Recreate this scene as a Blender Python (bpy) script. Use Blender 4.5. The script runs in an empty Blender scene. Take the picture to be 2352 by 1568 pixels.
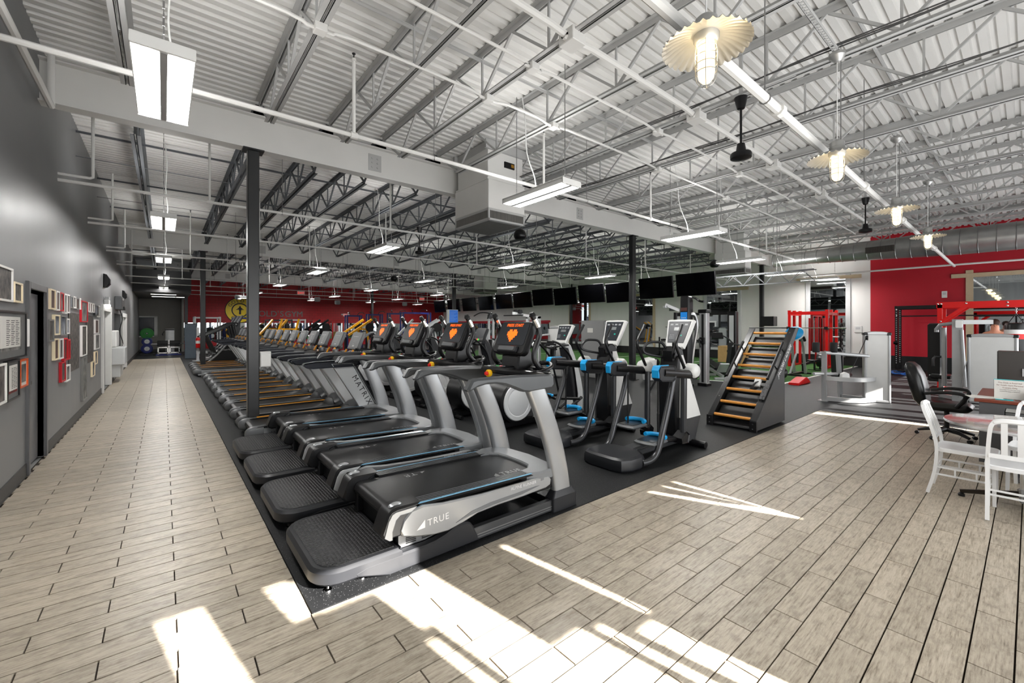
import bpy, math, random
from mathutils import Vector, Matrix
random.seed(7)
SC = bpy.context.scene
COL = SC.collection
PI = math.pi
# ---------------------------------------------------------------- camera
cam = bpy.data.cameras.new('camera'); camo = bpy.data.objects.new('camera', cam); COL.objects.link(camo)
YAW = math.atan(800 / 976.5)
camo.location = (0, 0, 1.65)
camo.rotation_euler = (PI / 2, 0, -YAW)
cam.sensor_fit = 'HORIZONTAL'; cam.sensor_width = 36.0
cam.lens = 36.0 * 976.5 / 2352.0
cam.shift_y = -37.0 / 2352.0
cam.clip_start = 0.05; cam.clip_end = 200
SC.camera = camo
# ---------------------------------------------------------------- world, sun, daylight, exposure
wd = bpy.data.worlds.new('world'); SC.world = wd; wd.use_nodes = True
bg = wd.node_tree.nodes['Background']
bg.inputs[0].default_value = (0.86, 0.93, 1.0, 1); bg.inputs[1].default_value = 1.6
SUN_AZ = math.radians(100); SUN_EL = math.radians(28)
sun = bpy.data.lights.new('sun', 'SUN'); suno = bpy.data.objects.new('sun', sun); COL.objects.link(suno)
sun.energy = 48.0; sun.angle = 0.009; sun.color = (1.0, 0.96, 0.9)
sd = Vector((math.cos(SUN_AZ) * math.cos(SUN_EL), math.sin(SUN_AZ) * math.cos(SUN_EL), -math.sin(SUN_EL)))
suno.rotation_euler = sd.to_track_quat('-Z', 'Y').to_euler()
suno.location = (2, -8, 8)
FRONT_Y = -1.6

def area(name, loc, rot, sx, sy, watts, col=(1, 1, 1), spread=PI):
    l = bpy.data.lights.new(name, 'AREA'); l.shape = 'RECTANGLE'; l.size = sx; l.size_y = sy
    l.energy = watts; l.color = col; l.spread = spread
    o = bpy.data.objects.new(name, l); COL.objects.link(o); o.location = loc; o.rotation_euler = rot
    return o
# daylight coming through the storefront glazing behind the camera
area('storefront_daylight', (4.0, FRONT_Y + 0.25, 2.0), (PI / 2 + .38, 0, 0), 9.0, 3.0, 400, (0.97, 0.985, 1.0))
area('storefront_daylight', (15.0, FRONT_Y + 0.25, 2.0), (PI / 2 + .3, 0, 0), 11.0, 3.0, 260, (0.97, 0.985, 1.0))
VS = SC.view_settings
SC.display_settings.display_device = 'sRGB'
VS.view_transform = 'Standard'; VS.look = 'None'; VS.gamma = 1.0; VS.use_curve_mapping = False
VS.exposure = 0.1
SC.cycles.max_bounces = 8; SC.cycles.diffuse_bounces = 4; SC.cycles.glossy_bounces = 4
SC.cycles.sample_clamp_indirect = 6.0; SC.cycles.caustics_reflective = False; SC.cycles.caustics_refractive = False
SC.cycles.use_denoising = True

# ---------------------------------------------------------------- materials
def lin(c):
    return tuple(((x / 255) / 12.92 if x / 255 <= 0.04045 else ((x / 255 + 0.055) / 1.055) ** 2.4) for x in c)
MATS = {}
def mat(name, rgb, rough=0.5, metal=0.0, var=0.12, scale=6.0, bump=0.0, bscale=80.0, emit=0.0, spec=0.38, coat=0.0, alpha=None):
    """principled material with procedural colour variation; rgb as sRGB 0-255"""
    if name in MATS: return MATS[name]
    m = bpy.data.materials.new(name); m.use_nodes = True; nt = m.node_tree; N = nt.nodes; L = nt.links
    b = N['Principled BSDF']
    c = lin(rgb)
    tc = N.new('ShaderNodeTexCoord'); nz = N.new('ShaderNodeTexNoise'); nz.inputs['Scale'].default_value = scale
    nz.inputs['Detail'].default_value = 3
    L.new(tc.outputs['Object'], nz.inputs['Vector'])
    rp = N.new('ShaderNodeMix'); rp.data_type = 'RGBA'
    rp.inputs['A'].default_value = tuple(x * (1 - var) for x in c) + (1,)
    rp.inputs['B'].default_value = tuple(min(1, x * (1 + var)) for x in c) + (1,)
    L.new(nz.outputs['Fac'], rp.inputs['Factor']); L.new(rp.outputs['Result'], b.inputs['Base Color'])
    b.inputs['Roughness'].default_value = rough; b.inputs['Metallic'].default_value = metal
    b.inputs['Specular IOR Level'].default_value = spec
    if coat: b.inputs['Coat Weight'].default_value = coat
    if emit:
        L.new(rp.outputs['Result'], b.inputs['Emission Color']); b.inputs['Emission Strength'].default_value = emit
    if bump:
        n2 = N.new('ShaderNodeTexNoise'); n2.inputs['Scale'].default_value = bscale; L.new(tc.outputs['Object'], n2.inputs['Vector'])
        bp = N.new('ShaderNodeBump'); bp.inputs['Strength'].default_value = bump; bp.inputs['Distance'].default_value = 0.01
        L.new(n2.outputs['Fac'], bp.inputs['Height']); L.new(bp.outputs['Normal'], b.inputs['Normal'])
    MATS[name] = m
    return m

def nodes(name):
    m = bpy.data.materials.new(name); m.use_nodes = True; MATS[name] = m
    return m, m.node_tree.nodes, m.node_tree.links, m.node_tree.nodes['Principled BSDF']

def plank_mat():
    m, N, L, b = nodes('wood_tile')
    ge = N.new('ShaderNodeNewGeometry'); oi = N.new('ShaderNodeObjectInfo')
    add = N.new('ShaderNodeMath'); add.operation = 'ADD'
    L.new(ge.outputs['Random Per Island'], add.inputs[0]); L.new(oi.outputs['Random'], add.inputs[1])
    off = N.new('ShaderNodeVectorMath'); off.operation = 'SCALE'; off.inputs[0].default_value = (7.3, 3.1, 5.7)
    L.new(add.outputs[0], off.inputs['Scale'])
    va = N.new('ShaderNodeVectorMath'); va.operation = 'ADD'
    L.new(ge.outputs['Position'], va.inputs[0]); L.new(off.outputs[0], va.inputs[1])
    mp = N.new('ShaderNodeMapping'); mp.inputs['Scale'].default_value = (5, 55, 1); L.new(va.outputs[0], mp.inputs['Vector'])
    n1 = N.new('ShaderNodeTexNoise'); n1.inputs['Scale'].default_value = 1.6; n1.inputs['Detail'].default_value = 6; n1.inputs['Roughness'].default_value = 0.7
    L.new(mp.outputs[0], n1.inputs['Vector'])
    mp2 = N.new('ShaderNodeMapping'); mp2.inputs['Scale'].default_value = (9, 16, 1); L.new(va.outputs[0], mp2.inputs['Vector'])
    n2 = N.new('ShaderNodeTexNoise'); n2.inputs['Scale'].default_value = 1.0; n2.inputs['Detail'].default_value = 7; n2.inputs['Roughness'].default_value = 0.75
    L.new(mp2.outputs[0], n2.inputs['Vector'])
    r1 = N.new('ShaderNodeValToRGB')
    r1.color_ramp.elements[0].position = 0.28; r1.color_ramp.elements[0].color = lin((120, 108, 93)) + (1,)
    r1.color_ramp.elements[1].position = 0.62; r1.color_ramp.elements[1].color = lin((198, 187, 169)) + (1,)
    e = r1.color_ramp.elements.new(0.45); e.color = lin((178, 166, 148)) + (1,)
    L.new(n1.outputs['Fac'], r1.inputs[0])
    r2 = N.new('ShaderNodeValToRGB')
    r2.color_ramp.elements[0].position = 0.36; r2.color_ramp.elements[0].color = (0.50, 0.48, 0.46, 1)
    r2.color_ramp.elements[1].position = 0.52; r2.color_ramp.elements[1].color = (1, 1, 1, 1)
    L.new(n2.outputs['Fac'], r2.inputs[0])
    mx = N.new('ShaderNodeMix'); mx.data_type = 'RGBA'; mx.blend_type = 'MULTIPLY'; mx.inputs['Factor'].default_value = 0.55
    L.new(r1.outputs[0], mx.inputs['A']); L.new(r2.outputs[0], mx.inputs['B'])
    fr = N.new('ShaderNodeMath'); fr.operation = 'FRACT'; L.new(add.outputs[0], fr.inputs[0])
    mr = N.new('ShaderNodeMapRange'); mr.inputs['To Min'].default_value = 0.70; mr.inputs['To Max'].default_value = 0.84
    L.new(fr.outputs[0], mr.inputs['Value'])
    hs = N.new('ShaderNodeHueSaturation'); L.new(mr.outputs[0], hs.inputs['Value']); L.new(mx.outputs['Result'], hs.inputs['Color'])
    L.new(hs.outputs[0], b.inputs['Base Color'])
    b.inputs['Roughness'].default_value = 0.36
    bp = N.new('ShaderNodeBump'); bp.inputs['Strength'].default_value = 0.12; bp.inputs['Distance'].default_value = 0.004
    L.new(n1.outputs['Fac'], bp.inputs['Height']); L.new(bp.outputs[0], b.inputs['Normal'])
    return m
def rubber_mat():
    m, N, L, b = nodes('speckled_rubber')
    ge = N.new('ShaderNodeNewGeometry')
    v = N.new('ShaderNodeTexVoronoi'); v.inputs['Scale'].default_value = 70; L.new(ge.outputs['Position'], v.inputs['Vector'])
    r = N.new('ShaderNodeValToRGB'); r.color_ramp.elements[0].position = 0.0; r.color_ramp.elements[0].color = (0.26, 0.26, 0.27, 1)
    r.color_ramp.elements[1].position = 0.2; r.color_ramp.elements[1].color = (0.013, 0.0135, 0.0145, 1)
    L.new(v.outputs['Distance'], r.inputs[0])
    n = N.new('ShaderNodeTexNoise'); n.inputs['Scale'].default_value = 1.3; L.new(ge.outputs['Position'], n.inputs['Vector'])
    mx = N.new('ShaderNodeMix'); mx.data_type = 'RGBA'; mx.blend_type = 'MULTIPLY'; mx.inputs['Factor'].default_value = 0.5
    L.new(r.outputs[0], mx.inputs['A']); L.new(n.outputs['Fac'], mx.inputs['B']); L.new(mx.outputs['Result'], b.inputs['Base Color'])
    b.inputs['Roughness'].default_value = 0.5; b.inputs['Specular IOR Level'].default_value = 0.22
    n2 = N.new('ShaderNodeTexNoise'); n2.inputs['Scale'].default_value = 160; L.new(ge.outputs['Position'], n2.inputs['Vector'])
    bp = N.new('ShaderNodeBump'); bp.inputs['Strength'].default_value = 0.25; bp.inputs['Distance'].default_value = 0.004
    L.new(n2.outputs['Fac'], bp.inputs['Height']); L.new(bp.outputs[0], b.inputs['Normal'])
    return m
def brick_mat(name, c1, c2, mortar, plane='XZ'):
    m, N, L, b = nodes(name)
    ge = N.new('ShaderNodeNewGeometry'); mp = N.new('ShaderNodeMapping'); mp.inputs['Rotation'].default_value = (PI / 2, 0, 0)
    L.new(ge.outputs['Position'], mp.inputs['Vector'])
    br = N.new('ShaderNodeTexBrick'); br.inputs['Scale'].default_value = 1.0
    br.inputs['Brick Width'].default_value = 0.406; br.inputs['Row Height'].default_value = 0.203; br.inputs['Mortar Size'].default_value = 0.008
    br.inputs['Color1'].default_value = lin(c1) + (1,); br.inputs['Color2'].default_value = lin(c2) + (1,); br.inputs['Mortar'].default_value = lin(mortar) + (1,)
    L.new(mp.outputs[0], br.inputs['Vector']); L.new(br.outputs['Color'], b.inputs['Base Color'])
    bp = N.new('ShaderNodeBump'); bp.inputs['Strength'].default_value = 0.6; bp.inputs['Distance'].default_value = 0.01; bp.invert = True
    L.new(br.outputs['Fac'], bp.inputs['Height']); L.new(bp.outputs[0], b.inputs['Normal'])
    b.inputs['Roughness'].default_value = 0.55
    return m
def wallpaint_mat(name, rgb, rough, patch=0.25, streak=True):
    m, N, L, b = nodes(name)
    ge = N.new('ShaderNodeNewGeometry'); mp = N.new('ShaderNodeMapping'); mp.inputs['Scale'].default_value = (3.0, 3.0, 0.35) if streak else (1, 1, 1)
    L.new(ge.outputs['Position'], mp.inputs['Vector'])
    n = N.new('ShaderNodeTexNoise'); n.inputs['Scale'].default_value = 1.4; n.inputs['Detail'].default_value = 5; L.new(mp.outputs[0], n.inputs['Vector'])
    c = lin(rgb); mx = N.new('ShaderNodeMix'); mx.data_type = 'RGBA'
    mx.inputs['A'].default_value = tuple(x * (1 - patch) for x in c) + (1,); mx.inputs['B'].default_value = tuple(min(1, x * (1 + patch)) for x in c) + (1,)
    L.new(n.outputs['Fac'], mx.inputs['Factor']); L.new(mx.outputs['Result'], b.inputs['Base Color'])
    b.inputs['Roughness'].default_value = rough
    mr = N.new('ShaderNodeMapRange'); mr.inputs['To Min'].default_value = rough - 0.1; mr.inputs['To Max'].default_value = rough + 0.12
    L.new(n.outputs['Fac'], mr.inputs['Value']); L.new(mr.outputs[0], b.inputs['Roughness'])
    return m
def turf_mat():
    m, N, L, b = nodes('turf')
    ge = N.new('ShaderNodeNewGeometry'); n = N.new('ShaderNodeTexNoise'); n.inputs['Scale'].default_value = 60; L.new(ge.outputs['Position'], n.inputs['Vector'])
    r = N.new('ShaderNodeValToRGB'); r.color_ramp.elements[0].color = lin((28, 62, 22)) + (1,); r.color_ramp.elements[1].color = lin((74, 128, 52)) + (1,)
    L.new(n.outputs['Fac'], r.inputs[0]); L.new(r.outputs[0], b.inputs['Base Color']); b.inputs['Roughness'].default_value = 0.95
    bp = N.new('ShaderNodeBump'); bp.inputs['Strength'].default_value = 0.8; bp.inputs['Distance'].default_value = 0.02
    L.new(n.outputs['Fac'], bp.inputs['Height']); L.new(bp.outputs[0], b.inputs['Normal'])
    return m
def dimple_mat():
    m, N, L, b = nodes('dimpled_step_rubber')
    tc = N.new('ShaderNodeTexCoord'); br = N.new('ShaderNodeTexVoronoi'); br.inputs['Scale'].default_value = 42; br.inputs['Randomness'].default_value = 0.12
    L.new(tc.outputs['Object'], br.inputs['Vector'])
    r = N.new('ShaderNodeValToRGB'); r.color_ramp.elements[0].position = 0.25; r.color_ramp.elements[0].color = (1, 1, 1, 1); r.color_ramp.elements[1].position = 0.5; r.color_ramp.elements[1].color = (0, 0, 0, 1)
    L.new(br.outputs['Distance'], r.inputs[0])
    bp = N.new('ShaderNodeBump'); bp.inputs['Strength'].default_value = 1.0; bp.inputs['Distance'].default_value = 0.006
    L.new(r.outputs[0], bp.inputs['Height']); L.new(bp.outputs[0], b.inputs['Normal'])
    b.inputs['Base Color'].default_value = (0.03, 0.03, 0.031, 1); b.inputs['Roughness'].default_value = 0.36
    return m
def photo_mat(name, base, acc, scale=9):
    m, N, L, b = nodes(name)
    tc = N.new('ShaderNodeTexCoord'); n = N.new('ShaderNodeTexNoise'); n.inputs['Scale'].default_value = scale; n.inputs['Detail'].default_value = 5
    L.new(tc.outputs['Object'], n.inputs['Vector'])
    r = N.new('ShaderNodeValToRGB'); r.color_ramp.elements[0].position = 0.35; r.color_ramp.elements[0].color = lin(base) + (1,)
    r.color_ramp.elements[1].position = 0.72; r.color_ramp.elements[1].color = lin(acc) + (1,)
    L.new(n.outputs['Fac'], r.inputs[0]); L.new(r.outputs[0], b.inputs['Base Color']); b.inputs['Roughness'].default_value = 0.5; b.inputs['Specular IOR Level'].default_value = 0.25
    return m

# ---------------------------------------------------------------- mesh builder
class MB:
    def __init__(s): s.v = []; s.f = []
    def add(s, vs, fs, M=None):
        n = len(s.v)
        s.v += [tuple(M @ Vector(p)) for p in vs] if M is not None else [tuple(p) for p in vs]
        s.f += [tuple(i + n for i in f) for f in fs]
        return s
    def box(s, x0, x1, y0, y1, z0, z1, M=None, ch=0.0):
        if x0 > x1: x0, x1 = x1, x0
        if y0 > y1: y0, y1 = y1, y0
        if z0 > z1: z0, z1 = z1, z0
        if ch <= 0:
            vs = [(x, y, z) for x in (x0, x1) for y in (y0, y1) for z in (z0, z1)]
            fs = [(0, 1, 3, 2), (4, 6, 7, 5), (0, 4, 5, 1), (2, 3, 7, 6), (0, 2, 6, 4), (1, 5, 7, 3)]
            return s.add(vs, fs, M)
        c = min(ch, (x1 - x0) * .45, (y1 - y0) * .45, (z1 - z0) * .45)
        vs = []; X = (x0, x1); Y = (y0, y1); Z = (z0, z1)
        idx = {}
        for i in (0, 1):
            for j in (0, 1):
                for k in (0, 1):
                    sx = c if i == 0 else -c; sy = c if j == 0 else -c; sz = c if k == 0 else -c
                    idx[i, j, k] = len(vs)
                    vs += [(X[i], Y[j] + sy, Z[k] + sz), (X[i] + sx, Y[j], Z[k] + sz), (X[i] + sx, Y[j] + sy, Z[k])]
        g = lambda i, j, k, a: idx[i, j, k] + a
        fs = []
        for i in (0, 1):
            q = [g(i, 0, 0, 0), g(i, 0, 1, 0), g(i, 1, 1, 0), g(i, 1, 0, 0)]; fs.append(tuple(q if i == 0 else q[::-1]))
            q = [g(0, i, 0, 1), g(1, i, 0, 1), g(1, i, 1, 1), g(0, i, 1, 1)]; fs.append(tuple(q if i == 0 else q[::-1]))
            q = [g(0, 0, i, 2), g(0, 1, i, 2), g(1, 1, i, 2), g(1, 0, i, 2)]; fs.append(tuple(q if i == 0 else q[::-1]))
        for a in (0, 1):
            for bb in (0, 1):
                q = [g(0, a, bb, 1), g(0, a, bb, 2), g(1, a, bb, 2), g(1, a, bb, 1)]; fs.append(tuple(q if a == bb else q[::-1]))
                q = [g(a, 0, bb, 2), g(a, 0, bb, 0), g(a, 1, bb, 0), g(a, 1, bb, 2)]; fs.append(tuple(q if a == bb else q[::-1]))
                q = [g(a, bb, 0, 0), g(a, bb, 0, 1), g(a, bb, 1, 1), g(a, bb, 1, 0)]; fs.append(tuple(q if a == bb else q[::-1]))
                for k in (0, 1):
                    t = (g(a, bb, k, 0), g(a, bb, k, 1), g(a, bb, k, 2)); fs.append(t if (a + bb + k) % 2 else t[::-1])
        return s.add(vs, fs, M)
    def cbox(s, c, d, rz=0, ry=0, rx=0, ch=0.0):
        M = Matrix.Translation(c) @ Matrix.Rotation(rz, 4, 'Z') @ Matrix.Rotation(ry, 4, 'Y') @ Matrix.Rotation(rx, 4, 'X')
        return s.box(-d[0] / 2, d[0] / 2, -d[1] / 2, d[1] / 2, -d[2] / 2, d[2] / 2, M, ch)
    def tube(s, pts, r, n=8, closed=False, sq=None):
        pts = [Vector(p) for p in pts]; m = len(pts)
        rs = r if isinstance(r, (list, tuple)) else [r] * m
        tg = []
        for i in range(m):
            a = pts[i - 1] if (i > 0 or closed) else pts[0]; b = pts[(i + 1) % m] if (i < m - 1 or closed) else pts[-1]
            tg.append((b - a).normalized())
        up = Vector((0, 0, 1)) if abs(tg[0].z) < 0.9 else Vector((1, 0, 0))
        u = tg[0].cross(up).normalized(); vs = []; fs = []
        for i in range(m):
            if i: u = (u - tg[i] * u.dot(tg[i])).normalized()
            w = tg[i].cross(u)
            for k in range(n):
                a = 2 * PI * (k + .5) / n
                vs.append(pts[i] + (u * math.cos(a) + w * math.sin(a) * (sq or 1)) * rs[i])
        for i in range(m if closed else m - 1):
            for k in range(n):
                a = i * n + k; b = i * n + (k + 1) % n; j = ((i + 1) % m) * n
                fs.append((a, b, j + (k + 1) % n, j + k))
        if not closed: fs += [tuple(range(n - 1, -1, -1)), tuple((m - 1) * n + k for k in range(n))]
        return s.add(vs, fs)
    def bar(s, a, b, w, h=None):
        """rectangular bar from a to b, w wide, h high"""
        a = Vector(a); b = Vector(b); h = h or w; t = (b - a); l = t.length
        q = t.to_track_quat('X', 'Z').to_matrix().to_4x4()
        return s.box(0, l, -w / 2, w / 2, -h / 2, h / 2, Matrix.Translation(a) @ q)
    def prism(s, poly, a0, a1, ax='y', ch=0.0):
        """polygon extruded along ax; poly coordinates: ax y -> (x,z), ax x -> (y,z), ax z -> (x,y)"""
        ar = sum(poly[i - 1][0] * poly[i][1] - poly[i][0] * poly[i - 1][1] for i in range(len(poly)))
        if ar < 0: poly = poly[::-1]
        n = len(poly)
        def P(p, a): return (p[0], a, p[1]) if ax == 'y' else ((a, p[0], p[1]) if ax == 'x' else (p[0], p[1], a))
        if ch > 0:
            ins = inset(poly, ch)
            rings = [(ins, a0), (poly, a0 + ch), (poly, a1 - ch), (ins, a1)]
        else: rings = [(poly, a0), (poly, a1)]
        vs = [P(p, a) for pl, a in rings for p in pl]; fs = []
        flip = ax == 'y'
        for r in range(len(rings) - 1):
            for i in range(n):
                q = (r * n + i, r * n + (i + 1) % n, (r + 1) * n + (i + 1) % n, (r + 1) * n + i); fs.append(q[::-1] if flip else q)
        c0 = tuple(range(n)); c1 = tuple((len(rings) - 1) * n + i for i in range(n))
        fs += [c0 if flip else c0[::-1], c1[::-1] if flip else c1]
        return s.add(vs, fs)
    def lathe(s, prof, c=(0, 0, 0), n=20, M=None):
        vs = []; fs = []; m = len(prof)
        for (r, z) in prof:
            for k in range(n):
                a = 2 * PI * k / n; vs.append((c[0] + r * math.cos(a), c[1] + r * math.sin(a), c[2] + z))
        for i in range(m - 1):
            for k in range(n): fs.append((i * n + k, i * n + (k + 1) % n, (i + 1) * n + (k + 1) % n, (i + 1) * n + k))
        if prof[0][0] > 1e-4: fs.append(tuple(range(n - 1, -1, -1)))
        if prof[-1][0] > 1e-4: fs.append(tuple((m - 1) * n + k for k in range(n)))
        return s.add(vs, fs, M)
    def cyl(s, a, b, r, n=12): return s.tube([a, b], r, n)
    def loft(s, rings, closed_ring=True, caps=True):
        n = len(rings[0]); vs = [p for r in rings for p in r]; fs = []
        for i in range(len(rings) - 1):
            for k in range(n if closed_ring else n - 1):
                fs.append((i * n + k, i * n + (k + 1) % n, (i + 1) * n + (k + 1) % n, (i + 1) * n + k))
        if caps and closed_ring: fs += [tuple(range(n - 1, -1, -1)), tuple((len(rings) - 1) * n + k for k in range(n))]
        return s.add(vs, fs)
    def join(s, o, M=None): return s.add(o.v, o.f, M)
def inset(poly, d):
    n = len(poly); out = []
    for i in range(n):
        p0 = Vector(poly[i - 1]); p1 = Vector(poly[i]); p2 = Vector(poly[(i + 1) % n])
        e1 = (p1 - p0).normalized(); e2 = (p2 - p1).normalized()
        n1 = Vector((-e1.y, e1.x)); n2 = Vector((-e2.y, e2.x)); b = n1 + n2
        if b.length < 1e-4: b = n1
        b.normalize(); k = d / max(0.5, b.dot(n1)); q = p1 + b * k; out.append((q.x, q.y))
    return out
def rrect(x0, x1, y0, y1, r, n=5, corners=(1, 1, 1, 1)):
    """rounded rectangle outline, corners order: (x1,y1),(x0,y1),(x0,y0),(x1,y0)"""
    out = []
    for (cx, cy, a0, use) in ((x1, y1, 0, corners[0]), (x0, y1, 90, corners[1]), (x0, y0, 180, corners[2]), (x1, y0, 270, corners[3])):
        rr = r if use else 0.002
        ox = cx - rr if cx == x1 else cx + rr; oy = cy - rr if cy == y1 else cy + rr
        for k in range(n + 1):
            a = math.radians(a0 + 90 * k / n); out.append((ox + rr * math.cos(a), oy + rr * math.sin(a)))
    return out
def smooth_pts(pts, sub=4):
    """Catmull-Rom through points"""
    P = [Vector(p) for p in pts]; out = []
    for i in range(len(P) - 1):
        p0 = P[max(i - 1, 0)]; p1 = P[i]; p2 = P[i + 1]; p3 = P[min(i + 2, len(P) - 1)]
        for k in range(sub):
            t = k / sub
            out.append(0.5 * ((2 * p1) + (p2 - p0) * t + (2 * p0 - 5 * p1 + 4 * p2 - p3) * t * t + (3 * p1 - p0 - 3 * p2 + p3) * t ** 3))
    out.append(P[-1]); return [tuple(q) for q in out]
def build(name, mb, m, parent=None, label=None, cat=None, group=None, kind=None, ang=0.6, mats=None):
    me = bpy.data.meshes.new(name); me.from_pydata(mb.v, [], mb.f)
    me.polygons.foreach_set('use_smooth', [True] * len(me.polygons)); me.set_sharp_from_angle(angle=ang)
    me.update()
    me.materials.append(m)
    return obj(name, me, parent, label, cat, group, kind)
def obj(name, me, parent=None, label=None, cat=None, group=None, kind=None):
    o = bpy.data.objects.new(name, me); COL.objects.link(o)
    if parent: o.parent = parent
    return tag(o, label, cat, group, kind)
def tag(o, label=None, cat=None, group=None, kind=None):
    if label: o['label'] = label
    if cat: o['category'] = cat
    if group: o['group'] = group
    if kind: o['kind'] = kind
    return o
def thing(name, label, cat, loc=(0, 0, 0), rz=0, group=None):
    o = bpy.data.objects.new(name, None); COL.objects.link(o); o.empty_display_size = 0.1
    o.location = loc; o.rotation_euler = (0, 0, rz)
    return tag(o, label, cat, group)
KIDS = {}
def dup(root, loc, rz=None, label=None, group=None, skip=()):
    def cp(o, par):
        c = o.copy(); COL.objects.link(c)
        if par: c.parent = par
        for ch in o.children: cp(ch, c)
        return c
    kids = list(root.children)
    r = root.copy(); COL.objects.link(r); r.location = loc
    if rz is not None: r.rotation_euler = (0, 0, rz)
    if label: r['label'] = label
    if group: r['group'] = group
    for ch in kids:
        if ch.name.split('.')[0] not in skip: cp(ch, r)
    return r
TXT = {}
def text(name, body, size, m, parent, loc, rot, ext=0.001, align='CENTER', label=None, spacing=1.0, sx=1.0, shear=0.0):
    key = (body, round(size, 4), ext, align, spacing, sx, shear, m.name)
    me = TXT.get(key)
    if me is None:
        cu = bpy.data.curves.new('t', 'FONT'); cu.body = body; cu.size = size; cu.extrude = ext; cu.resolution_u = 3
        cu.align_x = align; cu.align_y = 'CENTER'; cu.space_character = spacing; cu.shear = shear
        to = bpy.data.objects.new('t', cu); me = bpy.data.meshes.new_from_object(to)
        bpy.data.objects.remove(to)
        me.name = name; me.materials.clear(); me.materials.append(m)
        if sx != 1.0: me.transform(Matrix.Diagonal((sx, 1, 1, 1)))
        TXT[key] = me
    o = obj(name, me, parent, label); o.location = loc; o.rotation_euler = rot
    return o
ORD = ['first', 'second', 'third', 'fourth', 'fifth', 'sixth', 'seventh', 'eighth', 'ninth', 'tenth', 'eleventh', 'twelfth', 'thirteenth', 'fourteenth', 'fifteenth', 'sixteenth', 'seventeenth', 'eighteenth', 'nineteenth', 'twentieth']
# ---------------------------------------------------------------- shared materials
BLACK = mat('black_plastic', (15, 15, 17), 0.38, var=0.15)
SATIN = mat('satin_black_paint', (14, 14, 16), 0.3, var=0.15)
DARKG = mat('charcoal_plastic', (35, 36, 39), 0.4, var=0.12)
GREYP = mat('grey_plastic', (98, 100, 102), 0.4, var=0.1)
SILVER = mat('silver_paint', (172, 174, 176), 0.28, metal=0.65, var=0.1, scale=3)
STEEL = mat('brushed_steel', (160, 160, 160), 0.28, metal=0.9, var=0.12)
CHROME = mat('chrome', (225, 225, 225), 0.1, metal=1.0, var=0.03)
LGREY = mat('light_grey_paint', (196, 198, 199), 0.4, var=0.05)
WHITE = mat('white_paint', (226, 226, 224), 0.42, var=0.05)
CEILP = mat('ceiling_white_paint', (222, 221, 218), 0.55, var=0.08, scale=1.5)
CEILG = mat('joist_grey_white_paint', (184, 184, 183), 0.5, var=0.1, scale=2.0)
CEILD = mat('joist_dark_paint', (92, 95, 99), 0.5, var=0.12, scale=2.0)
BELT = mat('running_belt', (18, 18, 19), 0.42, var=0.35, scale=2.0, bump=0.05, bscale=300)
ORANGE = mat('orange_stripe', (255, 166, 16), 0.4, var=0.06)
BLUE = mat('cyan_blue_plastic', (24, 152, 214), 0.4, var=0.06)
SKYLINE = mat('pale_blue_stripe', (110, 160, 190), 0.4, var=0.05)
RED = mat('red_powder_coat', (204, 14, 12), 0.35, var=0.1)
DRED = mat('dark_red_powder_coat', (150, 18, 20), 0.4, var=0.1)
YEL = mat('yellow_powder_coat', (226, 160, 12), 0.4, var=0.08)
NAVY = mat('navy_powder_coat', (18, 30, 96), 0.4, var=0.1)
WOODR = mat('varnished_rung_wood', (206, 140, 62), 0.35, var=0.2, scale=14)
PINE = mat('pale_wood_trim', (196, 178, 148), 0.5, var=0.12, scale=9)
PLY = mat('plywood', (176, 142, 92), 0.6, var=0.18, scale=8)
GLOWO = mat('orange_led', (255, 96, 12), 0.4, var=0.02, emit=1.6)
BLUESC = mat('blue_sign_face', (38, 104, 200), 0.3, var=0.08, emit=0.25)
INK = mat('black_ink', (12, 12, 14), 0.5, var=0.05)
WINK = mat('white_print', (232, 232, 232), 0.4, var=0.03)
GINK = mat('grey_print', (150, 150, 150), 0.45, var=0.03)
SCREEN = mat('dark_console_glass', (36, 40, 46), 0.36, var=0.1, spec=0.3)
TVM = mat('tv_screen_glass', (5, 5, 7), 0.12, var=0.1, spec=0.08)
TRUNK = mat('rubber_black', (16, 16, 17), 0.7, var=0.2)
VINYL = mat('black_vinyl', (14, 14, 15), 0.3, var=0.2, bump=0.05, bscale=60)
TUBE = mat('fluorescent_tube', (255, 252, 246), 0.4, var=0.01, emit=6.0)
GREEN = mat('green_bumper_plate', (24, 104, 36), 0.5, var=0.1)
MIRROR = mat('mirror_glass', (206, 212, 214), 0.02, metal=1.0, var=0.01)
GLASS, _N, _L, _b = nodes('clear_acrylic')
_b.inputs['Base Color'].default_value = (0.95, 0.97, 0.97, 1); _b.inputs['Transmission Weight'].default_value = 1.0; _b.inputs['Roughness'].default_value = 0.03; _b.inputs['IOR'].default_value = 1.15
_n = _N.new('ShaderNodeTexNoise'); _n.inputs['Scale'].default_value = 4.0
_r = _N.new('ShaderNodeMapRange'); _r.inputs['To Min'].default_value = 0.02; _r.inputs['To Max'].default_value = 0.05
_L.new(_n.outputs['Fac'], _r.inputs['Value']); _L.new(_r.outputs[0], _b.inputs['Roughness'])
PLANK = plank_mat(); RUBBER = rubber_mat(); TURF = turf_mat(); DIMPLE = dimple_mat()
REDBLK = brick_mat('red_block_wall', (168, 18, 26), (156, 15, 22), (104, 8, 12))
GREYW = wallpaint_mat('grey_glossy_wall_paint', (120, 121, 122), 0.42, 0.28)
WHITEW = wallpaint_mat('off_white_wall_paint', (226, 225, 222), 0.5, 0.05)
REDW = wallpaint_mat('red_wall_paint', (178, 8, 34), 0.45, 0.1, False)
NOOKW = wallpaint_mat('olive_grey_wall_paint', (132, 130, 124), 0.5, 0.1)
BASEB = mat('dark_baseboard', (46, 46, 46), 0.45)
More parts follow.
